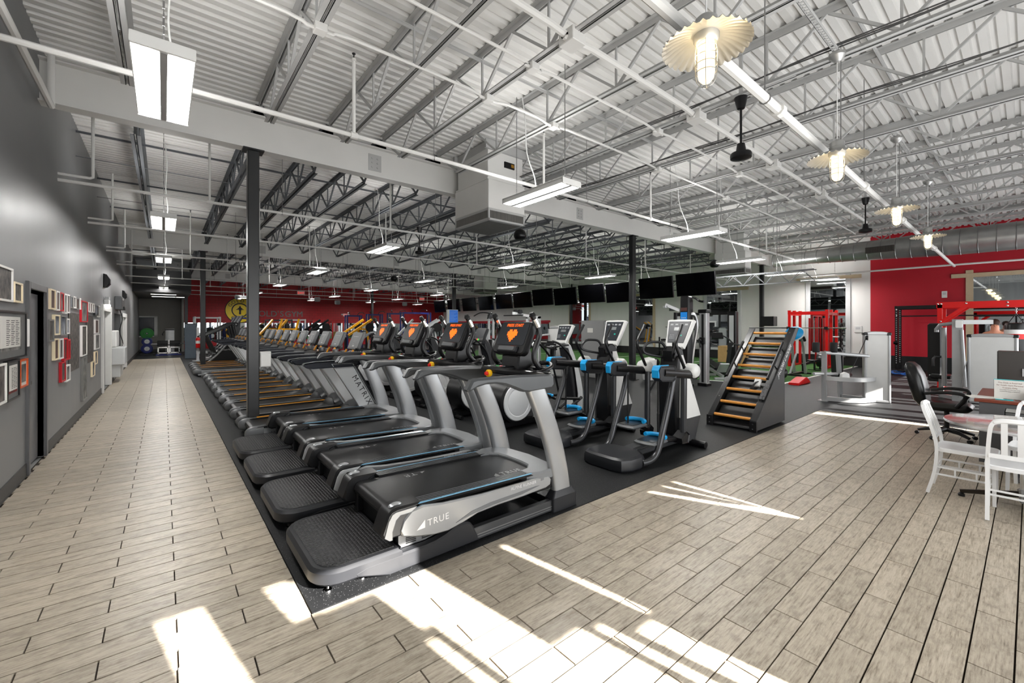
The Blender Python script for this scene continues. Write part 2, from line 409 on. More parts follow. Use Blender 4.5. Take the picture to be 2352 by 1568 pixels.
GROUT = mat('dark_grout', (42, 33, 25), 0.95, var=0.25, scale=30)

# ---------------------------------------------------------------- floor: wood-look tiles on grout
XL, XR, YB, TILE_END = -1.17, 21.5, 37.0, 27.5
MATX, MATY, MATR = 0.656, 2.608, 9.87
g = MB(); g.box(XL - 0.02, MATX, MATY, TILE_END, -0.05, -0.014); g.box(XL - 0.02, MATR, FRONT_Y, MATY, -0.05, -0.014)
floor = build('floor', g, GROUT, kind='structure')
PW, PL, GAP = 0.1505, 0.6, 0.0072
def plank_shape(l, w):
    m = MB(); c = 0.0006; z0, z1 = -0.03, 0.0
    x0, x1, y0, y1 = GAP / 2, l - GAP / 2, GAP / 2, w - GAP / 2
    v = [(x0, y0, z0), (x1, y0, z0), (x1, y1, z0), (x0, y1, z0), (x0, y0, z1 - c), (x1, y0, z1 - c), (x1, y1, z1 - c), (x0, y1, z1 - c),
         (x0 + c, y0 + c, z1), (x1 - c, y0 + c, z1), (x1 - c, y1 - c, z1), (x0 + c, y1 - c, z1)]
    f = [(0, 1, 5, 4), (1, 2, 6, 5), (2, 3, 7, 6), (3, 0, 4, 7), (4, 5, 9, 8), (5, 6, 10, 9), (6, 7, 11, 10), (7, 4, 8, 11), (8, 9, 10, 11)]
    m.add(v, f); return m
def proj(X, Y, Z):
    s_, c_ = math.sin(YAW), math.cos(YAW); D = X * s_ + Y * c_; l = X * c_ - Y * s_
    if D < 0.3: return None
    return 1176 + 976.5 * l / D, 747 - 976.5 * (Z - 1.65) / D, D
cells = []
for k in range(-11, 184):
    y0 = 0.05 + PW * k
    if y0 < FRONT_Y or y0 > TILE_END - 0.05: continue
    if k <= 16: ph = 0.05 if k % 2 == 0 else 0.35; xa, xb = XL, MATR
    else: ph = 0.055 if k % 2 == 1 else -0.247; xa, xb = XL, MATX
    n0 = math.floor((xa - ph) / PL)
    x = ph + n0 * PL
    while x < xb - 0.02:
        a, b = max(x, xa), min(x + PL, xb)
        if b - a > 0.03 and y0 < TILE_END:
            q = proj((a + b) / 2, y0 + PW / 2, 0)
            sz = 0
            if q and -150 < q[0] < 2500 and q[1] < 1700: sz = (b - a) / q[2] ** 3
            cells.append((sz, a, b, y0))
        x += PL
cells.sort(key=lambda c: -c[0])
PM = {}
rest = MB()
for i, (sz, a, b, y0) in enumerate(cells):
    if i < 298 and sz > 0:
        key = round(b - a, 3)
        if key not in PM:
            mb = plank_shape(b - a, PW); me = bpy.data.meshes.new('plank'); me.from_pydata(mb.v, [], mb.f); me.materials.append(PLANK); PM[key] = me
        o = obj('plank', PM[key], floor); o.location = (a, y0, 0)
    else:
        mb = plank_shape(b - a, PW); rest.join(mb, Matrix.Translation((a, y0, 0)))
build('plank', rest, PLANK, floor, kind='stuff')
g = MB(); g.box(MATX + .002, XR, MATY + .002, YB, -0.05, 0.004); g.box(XL, MATX + .002, TILE_END, YB, -0.05, 0.004); g.box(MATR + .002, XR, FRONT_Y, MATY + .002, -0.05, 0.004)
build('rubber_floor', g, RUBBER, kind='structure')
g = MB(); g.prism([(12.6, 6.1), (13.4, 4.45), (XR, 4.45), (XR, 23), (12.6, 23)], 0.0, 0.014, 'z')
build('turf_floor', g, TURF, kind='structure')
g = MB(); g.prism([(12.52, 6.1), (13.34, 4.38), (XR, 4.38), (XR, 4.46), (13.4, 4.46), (12.6, 6.12)], 0.0, 0.016, 'z')
for yy in (9.5, 13.5, 18): g.box(12.7, XR, yy, yy + .07, .012, .0155)
build('trim_1', g, WHITE, kind='structure')

# ---------------------------------------------------------------- walls
DECK = 5.10
def wall_cells(x0, x1, z0, z1, holes, fn):
    """calls fn(a,b,c,d) for solid cells of a wall rectangle with rectangular holes"""
    xs = sorted({x0, x1, *[h[0] for h in holes], *[h[1] for h in holes]}); zs = sorted({z0, z1, *[h[2] for h in holes], *[h[3] for h in holes]})
    xs = [x for x in xs if x0 <= x <= x1]; zs = [z for z in zs if z0 <= z <= z1]
    for i in range(len(xs) - 1):
        run = None
        for j in range(len(zs) - 1):
            mx, mz = (xs[i] + xs[i + 1]) / 2, (zs[j] + zs[j + 1]) / 2
            solid = not any(h[0] < mx < h[1] and h[2] < mz < h[3] for h in holes)
            if solid: run = (run[0], zs[j + 1]) if run else (zs[j], zs[j + 1])
            elif run: fn(xs[i], xs[i + 1], *run); run = None
        if run: fn(xs[i], xs[i + 1], *run)
# left wall with its door openings (y, z)
LD = [(7.04, 7.88, 0.0, 2.06), (14.35, 16.2, 0.0, 2.06), (17.75, 20.3, 0, 2.03), (20.7, 22.6, 0.0, 2.0)]
g = MB(); wall_cells(5.0 - 7, YB + .2, 0, DECK + .15, LD, lambda a, b, c, d: g.box(XL - 0.16, XL, a, b, c, d))
build('wall_left', g, GREYW, kind='structure')
g = MB()
for a, b in ((-2, 7.0), (7.93, 14.2), (16.4, 17.6), (22.7, TILE_END + 9)):
    g.box(XL, XL + 0.012, a, b, 0, 0.14); g.box(XL, XL + 0.016, a, b, 0, 0.02)
build('baseboard_left', g, BASEB, kind='structure')
# grey panelled door set deep in the wall
d1 = MB(); d1.box(XL - 0.10, XL - 0.05, 7.05, 7.87, 0.01, 2.03)
door1 = build('door_1', d1, mat('dark_grey_door_paint', (112, 112, 114), 0.4, var=0.25), kind='structure')
d = MB()
for (a, b, c, e) in ((6.965, 7.04, 0, 2.14), (7.88, 7.955, 0, 2.14), (7.04, 7.88, 2.06, 2.14)): d.box(XL - 0.12, XL + 0.03, a, b, c, e, ch=0.006)
build('door_frame', d, mat('dark_frame_paint', (88, 88, 90), 0.35, var=0.15), door1)
d = MB(); d.cyl((XL - .07, 7.16, 1.0), (XL - .02, 7.16, 1.0), .012); d.lathe([(0, -.03), (.026, -.02), (.03, 0), (.026, .02), (0, .03)], (XL - .01, 7.16, 1.0), 12); build('door_knob', d, STEEL, door1)
def white_door(n, ya, yb, zt, leaf):
    d = MB(); d.box(XL - 0.12, XL - 0.08, ya + .04, yb - .04, 0.01, zt)
    dd = build('door_%d' % n, d, leaf, kind='structure'); f = MB()
    for (a, b, c, e) in ((ya - .14, ya + .02, 0, zt + .05), (yb - .02, yb + .16, 0, zt + .05), (ya - .18, yb + .2, zt + .05, zt + .2)): f.box(XL - .1, XL + 0.045, a, b, c, e, ch=.006)
    build('door_frame', f, WHITE, dd); return dd
g = MB(); g.box(XL - .5, XL - .31, -2, YB + .2, -.05, DECK + .15); g.box(XL - .31, XL - .02, -2, YB + .2, -.05, -.014); build('wall_backing', g, GREYW, kind='structure')  # slab added behind the doors to keep world light from leaking in
white_door(2, 14.35, 16.2, 1.96, mat('tile_grey', (120, 120, 118), 0.4))
d3 = white_door(3, 20.7, 22.6, 1.9, DARKG)
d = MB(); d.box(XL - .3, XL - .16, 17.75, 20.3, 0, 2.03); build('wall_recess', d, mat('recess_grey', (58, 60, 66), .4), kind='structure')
# back wall (red blocks above a mirror band) and its mirror
g = MB(); g.box(0.9, XR + .2, YB, YB + .2, 0, DECK + .15); build('wall_back', g, REDBLK, kind='structure')
g = MB()
for i in range(11): g.box(1.0 + i * 1.86, 1.0 + i * 1.86 + 1.82, YB - .015, YB, .55, 1.84)
mirr = build('trim_2', g, MIRROR, kind='structure')
# nook at the end of the hallway
NY = 34.6
g = MB(); g.box(XL, 0.98, NY, NY + .15, 0, 4.2); g.box(0.86, 0.98, 33.4, NY, 0, 4.2); build('wall_nook', g, NOOKW, kind='structure')
g = MB(); g.box(XL, 1.1, 27.6, NY, 3.3, 3.36); build('ceiling_nook', g, mat('acoustic_tile', (150, 150, 148), .8, var=.1), kind='structure')
g = MB(); g.box(XL, 1.1, 27.45, 27.6, 3.3, 4.4); build('wall_header', g, mat('black_soffit', (30, 30, 31), .5), kind='structure')
g = MB(); g.box(XL, 0.98, NY - .012, NY, .0, .16); build('baseboard_back', g, BASEB, kind='structure')
# window on the nook wall
w = MB(); w.box(XL + .02, -0.45, NY - .03, NY - .005, 1.0, 2.15); win = build('window_1', w, mat('dark_window_glass', (22, 30, 42), .08), kind='structure')
w = MB()
for (a, b, c, e) in ((-.45, -.3, .95, 2.2), (XL, -.3, 2.15, 2.22), (XL, -.3, .93, 1.0)): w.box(a, b, NY - .05, NY - .003, c, e)
build('window_frame', w, WHITE, win)
# right wall: white panels, mirrors between pilasters, red bay
RM = [(9.1, 10.55), (6.25, 8.05)]
holes = []
RWH = DECK + .15
g = MB(); wall_cells(4.0, YB + .2, 0, RWH, holes, lambda a, b, c, d: g.box(XR, XR + .2, a, b, c, d))
build('wall_right', g, WHITEW, kind='structure')
g = MB(); g.box(XR - .004, XR + .2, FRONT_Y - .2, 4.0, .50, RWH); build('wall_right', g, REDW, kind='structure')
g = MB(); g.box(XR - .02, XR + .2, FRONT_Y - .2, 4.1, 0, .50); build('wall_wainscot', g, TRUNK, kind='structure')
g = MB(); g.box(XR - .02, XR, 4.1, 24.0, 0, .42); build('baseboard_right', g, mat('black_rubber_kick', (28, 28, 29), .6), kind='structure')
# mirrors on the right wall, each with pale wood posts and a header
def wall_mirror(n, ya, yb, za, zb, post=.16, hw=None, fm=None):
    m = MB(); m.box(XR - .03, XR - .015, ya, yb, za, zb); o = build('window_%d' % n, m, MIRROR, kind='structure')
    f = MB(); f.box(XR - .06, XR, ya - post, ya, 0.42, zb + .25, ch=.004); f.box(XR - .06, XR, yb, yb + post, 0.42, zb + .25, ch=.004)
    build('mirror_post', f, fm or LGREY, o)
    f = MB(); f.box(XR - .08, XR, ya - post - .35, yb + post + .35, zb, zb + .14, ch=.004); build('mirror_header', f, PINE, o)
    f = MB(); f.box(XR - .07, XR, ya - .05, yb + .05, za - .12, za); build('mirror_sill', f, LGREY, o)
wall_mirror(2, 4.78, 6.0, .55, 3.55)
wall_mirror(3, 9.0, 10.5, .55, 3.35)
wall_mirror(4, 13.6, 15.0, .55, 3.35, .14, fm=PINE)
wall_mirror(5, 18.3, 19.9, .55, 3.35, .14, fm=PINE)
wall_mirror(6, -1.3, 1.25, .55, 3.3, .18, fm=PINE)
# long low mirror behind the dumbbell area
m = MB()
for i in range(7): m.box(XR - .03, XR - .012, 22.0 + i * 2.1, 22.0 + i * 2.1 + 2.06, .5, 1.86)
build('trim_3', m, MIRROR, kind='structure')
m = MB(); m.box(XR - .035, XR - .002, 21.9, YB, 1.86, 2.02); build('trim_4', m, REDW, kind='structure')

# ---------------------------------------------------------------- storefront wall behind the camera (unseen; its slots are shaped to cast the sun patches)
TE = math.tan(SUN_EL); SA = math.sin(SUN_AZ)
def zc(y): return (y - FRONT_Y) / SA * TE
def xc(x, y): return x - (y - FRONT_Y) * math.cos(SUN_AZ) / SA
holes = [(0.785, 1.007, .3, zc(3.13)), (1.30, 1.44, zc(2.6), zc(3.1)), (1.44, 2.11, zc(2.58), zc(3.05)), (1.74, 2.11, zc(2.10), zc(2.58)), (1.80, 2.11, .3, zc(2.10)), (1.69, 1.755, .3, zc(2.05)), (2.11, 2.32, .3, zc(1.62)), (2.365, 2.43, .3, zc(1.56)), (2.49, 2.645, .3, zc(1.40)), (2.665, 2.72, zc(1.40), zc(2.56))]
for a, b in ((10.15, 10.42), (10.62, 10.75), (11.0, 11.5), (11.75, 12.5), (12.75, 13.0), (13.2, 13.9), (14.2, 14.5), (14.75, 15.5), (15.8, 16.0), (16.3, 17.2), (17.5, 18.4), (18.7, 19.6)):
    holes.append((a, b, .3, zc(2.65)))
holes.append((4.3, 5.0, zc(1.25), zc(2.45)))
g = MB(); wall_cells(XL - .2, XR + .2, 0, DECK + .15, holes, lambda a, b, c, d: g.box(a, b, FRONT_Y - .06, FRONT_Y, c, d))
build('wall_front', g, WHITEW, kind='structure')
# unseen masks added in one opening, shaped to leave thin sun streaks
g = MB()
def slat(p):  # floor outline points -> mask piece in the plane of the opening
    q = [(xc(x, y), zc(y)) for x, y in p]
    g.prism(q, FRONT_Y - .04, FRONT_Y - .02, 'y')
slat([(3.2, 2.5), (3.66, 2.5), (4.22, 1.20), (3.2, 1.20)])
slat([(3.73, 2.5), (3.92, 2.5), (4.17, 1.62), (4.02, 1.85)])
slat([(3.97, 2.5), (4.13, 2.5), (4.195, 1.72), (4.20, 1.50)])
slat([(4.18, 2.5), (4.9, 2.5), (4.9, 1.20), (4.235, 1.20), (4.22, 1.9)])
build('window_blind', g, WHITE, kind='structure')

# ---------------------------------------------------------------- ceiling deck (corrugated), beams, joists
mb = MB(); per = .152; y = FRONT_Y - .2; prof = []
while y < YB + .2:
    prof += [(y, DECK), (y + .075, DECK), (y + .092, DECK + .042), (y + .135, DECK + .042)]; y += per
ring0 = [(XL - .2, p[0], p[1]) for p in prof]; ring1 = [(XR + .2, p[0], p[1]) for p in prof]; n = len(prof)
mb.add(ring0 + ring1, [(i, n + i, n + i + 1, i + 1) for i in range(n - 1)])
mb.box(XL - .2, XR + .2, FRONT_Y - .2, YB + .2, DECK + .09, DECK + .16)
build('ceiling', mb, CEILP, kind='structure', ang=.3)
BY = [7.65, 19.2, 30.8]; BZ0, BZ1 = 4.36, 4.90
for by in BY:
    b = MB()
    b.box(XL, XR, by - .1, by + .1, BZ0, BZ0 + .02); b.box(XL, XR, by - .1, by + .1, BZ1 - .02, BZ1); b.box(XL, XR, by - .012, by + .012, BZ0 + .02, BZ1 - .02)
    bm = build('ceiling_beam', b, CEILP, kind='structure')
    for sx in (3.0, 8.6, 13.4, 18.6):
        s = MB(); s.box(sx - .12, sx + .12, by - .02, by - .012, BZ0 + .12, BZ1 - .12)
        for i in (-1, 1):
            for j in range(3): s.lathe([(0, 0), (.018, 0), (.018, .014), (0, .014)], (0, 0, 0), 8, Matrix.Translation((sx + i * .05, by - .02, BZ0 + .19 + j * .08)) @ Matrix.Rotation(PI / 2, 4, 'X'))
        build('splice_plate', s, CEILG, bm)
CX = [1.10, 11.2, 20.75]
for j, by in enumerate(BY):
    for i, cx in enumerate(CX):
        if i == 2 and j > 1: continue
        x = [[1.07, 10.98, 20.75], [1.11, 11.8, 20.75], [1.0, 11.9, 20.75]][j][i]
        c = MB(); h = .078
        c.box(x - h, x + h, by - h, by + h, 0, BZ0 - .02, ch=.012); c.box(x - .14, x + .14, by - .12, by + .12, BZ0 - .02, BZ0)
        if not (i == 0 and j == 0): c.box(x - .14, x + .14, by - .14, by + .14, 0, .02)
        co = build('column', c, mat('column_satin_black', (32, 33, 34), .32, var=.1) if not (i == 0 and j == 0) else mat('column_grey_black', (50, 51, 52), .32, var=.1), kind='structure')
JX = [-.33, 1.15, 2.18, 3.12, 4.26, 5.58, 6.93, 8.3, 9.65, 11.0, 12.3, 13.6, 14.9, 16.2, 17.5, 18.8, 20.1]
TC0, TC1 = DECK - .075, DECK - .003
BC = 4.50
spans = [(FRONT_Y, BY[0]), (BY[0], BY[1]), (BY[1], BY[2]), (BY[2], YB)]
def angle_pair(mb, x, ya, yb, z0, z1, up):
    t = .006; w = .05; g_ = .012
    for s in (-1, 1):
        a, b = sorted((x + s * g_, x + s * (g_ + t))); mb.box(a, b, ya, yb, z0, z1)
        a, b = sorted((x + s * g_, x + s * (g_ + w)))
        if up: mb.box(a, b, ya, yb, z1 - t, z1)
        else: mb.box(a, b, ya, yb, z0, z0 + t)
WEB = {}
for si, (ya, yb) in enumerate(spans):
    e0 = ya + (.0 if si == 0 else .12); e1 = yb - (.12 if si < 3 else .0)
    for xi, x in enumerate(JX):
        far = si >= 2
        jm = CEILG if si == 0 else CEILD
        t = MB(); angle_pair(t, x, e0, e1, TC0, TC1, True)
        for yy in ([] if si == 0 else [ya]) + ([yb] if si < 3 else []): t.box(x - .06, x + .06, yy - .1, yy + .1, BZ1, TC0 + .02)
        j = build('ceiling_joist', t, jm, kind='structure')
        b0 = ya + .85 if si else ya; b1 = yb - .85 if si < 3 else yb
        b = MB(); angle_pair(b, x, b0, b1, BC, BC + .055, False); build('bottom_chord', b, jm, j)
        step = .62; n = max(2, round((b1 - b0) / step)); n += n % 2; st = (b1 - b0) / n
        segs = []
        for k in range(n):
            y0 = b0 + k * st
            za, zb = (BC + .03, TC0 + .02) if k % 2 == 0 else (TC0 + .02, BC + .03)
            segs.append(((x, y0, za), (x, y0 + st, zb), .03))
            if k % 2 == 0 and k: segs.append(((x, y0, BC + .03), (x, y0, TC0 + .02), .022))
        if si: segs.append(((x, ya + .1, TC0 + .03), (x, b0, BC + .03), .03))
        if si < 3: segs.append(((x, b1, BC + .03), (x, yb - .1, TC0 + .03), .03))
        if si == 0 or (si == 1 and xi < 9):
            for a_, b_, w_ in segs:
                d_ = Vector(b_) - Vector(a_); key = (round(d_.y, 3), round(d_.z, 3), w_, jm.name)
                if key not in WEB:
                    w = MB(); w.bar((0, 0, 0), d_, w_, w_); me = bpy.data.meshes.new('web_bar'); me.from_pydata(w.v, [], w.f); me.materials.append(jm); WEB[key] = me
                o = obj('web_bar', WEB[key], j); o.location = a_
        else:
            w = MB()
            for a_, b_, w_ in segs: w.bar(a_, b_, w_, w_)
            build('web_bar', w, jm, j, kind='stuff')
# cross bridging between joists
for yy in (1.2, 4.4, 10.4, 13.4, 16.4, 22, 25, 28):
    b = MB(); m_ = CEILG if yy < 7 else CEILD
    b.box(XL, XR, yy - .02, yy + .02, TC0 - .03, TC0 - .024); b.box(XL, XR, yy - .003, yy + .003, TC0 - .06, TC0 - .03)
    if yy > 7: b.box(XL, XR, yy - .016, yy + .016, BC + .056, BC + .062)
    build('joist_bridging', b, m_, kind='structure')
# ---------------------------------------------------------------- incline treadmills (first four of the row)
def sh(pts, dx): return [(p[0] - dx,) + tuple(p[1:]) for p in pts]
def make_true():
    DX = 1.8
    t = thing('treadmill', '', 'treadmill')
    S = lambda p: sh(p, DX)
    def side(name, poly, y0, y1, m, ch=.006, flip=True, both=True, ang=.6):
        for s in ((-1, 1) if both else (-1,)):
            b = MB(); a, c = sorted((s * y0, s * y1)); b.prism(S(poly), a, c, 'y', ch); build(name, b, m, t, ang=ang)
    # rear step platform
    b = MB(); b.prism(S(rrect(.69, 1.24, -.46, .46, .17, 7, (0, 1, 1, 0))), .058, .160, 'z', .02); st = build('step', b, DARKG, t)
    b = MB(); b.prism(S(rrect(.735, 1.2, -.41, .41, .13, 7, (0, 1, 1, 0))), .157, .165, 'z', .003); build('step_tread', b, DIMPLE, st)
    for yy in (-.36, .36):
        for xx in (.79, 1.0): b = MB(); b.lathe([(.0, 0), (.024, 0), (.024, .012), (.008, .018), (.008, .07), (0, .07)], (xx - DX, yy, 0), 10); build('leveling_foot', b, CHROME, st)
    # side covers of the base frame with a hump
    hump = smooth_pts([(.93, .07), (.92, .10)], 1) + [(1.0, .12), (1.34, .12), (1.42, .118), (1.50, .124), (1.57, .14), (1.64, .165), (1.70, .182), (1.75, .182), (1.79, .165), (1.815, .13), (1.87, .01), (1.15, .004), (1.0, .05)]
    side('frame_cover', hump, .385, .462, DARKG, .012)
    side('base_rail', [(1.8, .012), (2.7, .012), (2.7, .1), (2.68, .108), (1.8, .108)], .395, .452, mat('anodized_rail', (84, 85, 87), .32, .6), .006)
    for s in (-1, 1):
        b = MB()
        for z in (.032, .052): b.box(1.85 - DX, 2.65 - DX, s * .452, s * .456, z, z + .006)
        build('rail_groove', b, STEEL, t)
    # cross members
    b = MB(); b.box(2.66 - DX, 2.78 - DX, -.4, .4, .03, .1, ch=.01); build('cross_member', b, SATIN, t); b = MB(); b.box(1.3 - DX, 1.4 - DX, -.39, .39, .03, .09); build('cross_member', b, SATIN, t); b = MB(); b.prism(S([(1.9, .03), (2.1, .03), (2.45, .17), (2.4, .2), (2.0, .1)]), -.05, .05, 'y'); build('base_frame', b, SATIN, t)
    # rear body under the deck, with vents
    b = MB(); b.prism(S([(1.235, .06), (1.235, .36), (1.62, .34), (1.62, .2), (1.57, .12), (1.5, .06)]), -.375, .375, 'y', .012); bd = build('rear_body', b, BLACK, t)
    b = MB(); b.prism(S([(1.243, .118), (1.243, .26), (1.70, .26), (1.70, .19), (1.62, .15), (1.45, .118)]), -.382, -.374, 'y', .002); build('side_skirt', b, mat('lower_grey_cover', (120, 121, 122), .35, .3), bd)
    b = MB()
    for xx in (1.30, 1.42):
        for k in range(5): b.box(xx - DX, xx + .075 - DX, -.386, -.381, .135 + k * .012, .141 + k * .012)
    build('vent_slot', b, INK, bd, kind='stuff')
    # legs beside the rear roller
    for s in (-1, 1):
        b = MB(); b.prism(S([(1.19, .17), (1.25, .17), (1.25, .35), (1.19, .33)]), s * .26, s * .32, 'y', .008); build('roller_bracket', b, BLACK, t)
    # belt wrapped around the rear roller
    top = lambda x: .394 - (x - 1.2) * .025
    prof = [(2.62, top(2.62)), (1.235, .396)] + [(1.225 + .05 * math.cos(a), .346 + .05 * math.sin(a)) for a in [math.radians(q) for q in (100, 125, 150, 180, 210, 240, 265)]] + [(1.26, .312), (2.62, .29)]
    b = MB(); b.prism(S(prof), -.295, .295, 'y'); belt = build('running_belt', b, BELT, t, ang=.5)
    text('print_mark', 'TRUE', .085, GINK, belt, (1.55 - DX, .19, top(1.55) + .001), (0, .033, PI), .0005, spacing=1.15)
    text('print_mark', 'TRUE', .085, GINK, belt, (2.36 - DX, -.235, top(2.36) + .001), (0, .033, 0), .0005, spacing=1.15)
    for (xx, yy, f) in ((1.70, .19, -1), (2.20, -.235, 1)):
        b = MB(); z = top(xx) + .0015; c = lambda u, v: (xx - DX + f * u, yy + f * v, z)
        b.add([c(-.06, -.03), c(.02, -.03), c(.02, .04)], [(0, 1, 2)]); build('logo_mark', b, GINK, belt)
    # foot rails with grooves and a pale blue stripe
    for s in (-1, 1):
        b = MB(); n = 9
        poly = []
        for k in range(n): poly += [(.298 + k * .0125, .012 if k % 2 else .018), (.298 + k * .0125 + .010, .012 if k % 2 else .018)]
        poly += [(.425, .0), (.30, -.05)]
        vs = [(1.38 - DX, s * p[0], top(1.38) + p[1]) for p in poly] + [(2.56 - DX, s * p[0], top(2.56) + p[1]) for p in poly]; k = len(poly)
        fs = [(i, (i + 1) % k, k + (i + 1) % k, k + i) for i in range(k)] + [tuple(range(k)), tuple(range(2 * k - 1, k - 1, -1))]
        fs = [f[::-1] if s > 0 else f for f in fs]
        b.add(vs, fs); fr = build('foot_rail', b, SATIN, t, ang=.4)
        b = MB(); b.prism(S([(1.36, top(1.36) + .012), (2.57, top(2.57) + .012), (2.57, top(2.57) + .019), (1.36, top(1.36) + .019)]), s * .404, s * .414, 'y'); build('accent_stripe', b, SKYLINE, fr)
    # silver outer side panels with the dark crescent
    pan = [(1.245, .225), (1.225, .27), (1.25, .33), (1.31, .385), (1.40, .395), (1.56, .372), (1.9, .35), (2.57, .338), (2.61, .33), (2.645, .295), (2.635, .25), (2.58, .232), (2.3, .222), (2.05, .222), (1.86, .212), (1.72, .178), (1.60, .158), (1.48, .165), (1.34, .195)]
    side('side_panel', pan, .418, .452, SILVER, .01)
    for s in (-1, 1):
        b = MB(); b.prism(S([(1.66, .2), (1.80, .248), (1.98, .268), (2.2, .272), (2.45, .28), (2.5, .276), (2.3, .25), (2.0, .242), (1.8, .224)]), s * .450, s * .4545, 'y', .001); build('panel_recess', b, mat('panel_shadow_grey', (120, 122, 124), .35, .4), t)  # crescent inset in a darker grey
        if s < 0:
            text('brand_text', 'TRUE', .066, WINK, t, (1.515 - DX, -.4535, .268), (PI / 2, -.03, 0), .0005, spacing=1.15)
            b = MB(); b.add([(1.345 - DX, -.4538, .238), (1.41 - DX, -.4538, .241), (1.41 - DX, -.4538, .298)], [(0, 1, 2)]); build('logo_mark', b, WINK, t)
            text('brand_text', 'ALPINE RUNNER', .036, WINK, t, (2.32 - DX, -.4545, .318), (PI / 2, .02, 0), .0005, spacing=1.05)
    # rear end caps
    for s in (-1, 1):
        a, c = sorted((s * .30, s * .462))
        b = MB(); b.prism(S([(1.14, .238), (1.105, .255), (1.09, .285), (1.135, .40), (1.16, .425), (1.20, .436), (1.38, .432), (1.31, .395), (1.26, .345), (1.235, .28), (1.235, .24)]), a, c, 'y', .014); ec = build('end_cap', b, BLACK, t)
        b = MB(); b.prism(S([(1.145, .236), (1.112, .262), (1.14, .36), (1.165, .4), (1.19, .41), (1.34, .412), (1.30, .385), (1.22, .385), (1.19, .36), (1.165, .29), (1.165, .236)]), s * .462, s * .467, 'y', .002); build('cap_trim', b, LGREY, ec)  # pale strip standing in for the white highlight on the black cap
        b = MB(); b.lathe([(.0, .012), (.03, .012), (.044, .006), (.05, -.006), (.05, -.014), (0, -.014)], (0, 0, 0), 18, Matrix.Translation((1.215 - DX, s * .40, .425)) @ Matrix.Scale(.5, 4, (0, 0, 1)) @ Matrix.Rotation(PI / 2, 4, 'X')); build('wheel_guard', b, SILVER, ec)
    # front deck cover
    outl = [(2.40, .40), (2.40, .30), (2.50, .285), (2.565, .22), (2.58, .1), (2.58, -.1), (2.565, -.22), (2.50, -.285), (2.40, -.30), (2.40, -.40), (2.52, -.455), (2.68, -.44), (2.76, -.30), (2.79, 0), (2.76, .30), (2.68, .44), (2.52, .455)]
    b = MB(); b.prism(S(outl), .30, .385, 'z', .012); build('front_cover', b, mat('cover_grey', (128, 130, 132), .38, .25), t)
    b = MB(); b.prism(S(rrect(2.45, 2.74, -.42, .42, .06)), .2, .31, 'z', .01); build('motor_housing', b, BLACK, t)
    # curved silver uprights in dark boots
    for s in (-1, 1):
        rings = []
        for (x, z, w) in smooth_pts([(2.795, .14, .205), (2.765, .32, .205), (2.715, .52, .205), (2.645, .72, .205), (2.565, .91, .205), (2.475, 1.10, .205)], 3):
            q = rrect(x - w / 2, x + w / 2, s * .42 - .038, s * .42 + .038, .03, 3); rings.append([(p[0] - DX, p[1], z) for p in q])
        b = MB(); b.loft(rings); build('upright', b, SILVER, t, ang=.7)
        b = MB(); b.prism(S(rrect(2.645, 2.945, s * .42 - .06, s * .42 + .06, .02, 3)), 0, .125, 'z', .006)
        r0 = rrect(2.65, 2.94, s * .42 - .055, s * .42 + .055, .02, 3); r1 = rrect(2.685, 2.905, s * .42 - .042, s * .42 + .042, .02, 3)
        b.loft([[(p[0] - DX, p[1], .124) for p in r0], [(p[0] - DX, p[1], .178) for p in r1]]); build('upright_boot', b, DARKG, t)
    # side hand rails
    rail = [(1.765, 1.15), (1.755, 1.165), (1.80, 1.235), (1.84, 1.243), (2.0, 1.242), (2.28, 1.238), (2.62, 1.222), (2.665, 1.20), (2.67, 1.13), (2.64, 1.098), (2.38, 1.088), (2.31, 1.098), (2.22, 1.135), (2.12, 1.172), (2.02, 1.19), (1.93, 1.192), (1.85, 1.178), (1.79, 1.152)]
    side('hand_rail', rail, .392, .468, mat('handrail_grey', (74, 76, 78), .34, .25), .016)
    # wrap-around dash at the front
    def arc(rx, ry, x0, n=14): return [(x0 + rx * math.cos(a), ry * math.sin(a)) for a in [math.radians(-90 + 180 * k / n) for k in range(n + 1)]]
    outer = arc(.20, .468, 2.60); inner = arc(.10, .33, 2.56)[::-1]
    b = MB(); b.prism(S(outer + inner), 1.095, 1.225, 'z', .02); build('dash', b, mat('handrail_grey', (0, 0, 0)), t)
    outer = arc(.185, .455, 2.605); inner = arc(.06, .12, 2.5)[::-1]
    b = MB(); b.prism(S(outer + inner), 1.222, 1.238, 'z', .006); dt = build('dash_top', b, SATIN, t)
    for s in (-1, 1):  # raised round cup wells
        b = MB(); b.tube([(2.69 - DX + .085 * math.cos(a), s * .27 + .11 * math.sin(a), 1.262 + .035 * math.cos(a)) for a in [2 * PI * k / 18 for k in range(18)]], .018, 8, True); build('cup_well', b, SATIN, t)
        b = MB(); b.lathe([(.0, 0), (.07, .0), (.085, .03)], (2.69 - DX, s * .27, 1.236), 16); build('cup_floor', b, INK, t)
    # curved grip bar with the stop knob
    b = MB(); b.tube(S(smooth_pts([(2.60, -.40, 1.20), (2.50, -.33, 1.215), (2.38, -.19, 1.232), (2.34, 0, 1.238), (2.38, .19, 1.232), (2.50, .33, 1.215), (2.60, .40, 1.20)], 4)), .033, 10); build('grip_bar', b, SATIN, t)
    b = MB(); b.prism(S(rrect(2.32, 2.62, -.085, .085, .05)), 1.225, 1.272, 'z', .012); pod = build('control_pod', b, BLACK, t)
    for yy, m_ in ((.035, mat('green_button', (70, 180, 90), .3)), (-.02, mat('red_button', (214, 40, 36), .3)), (-.055, GREYP)):
        b = MB(); b.lathe([(0, 0), (.018, 0), (.016, .007), (0, .008)], (2.42 - DX, yy, 1.271), 12); build('button', b, m_, pod)
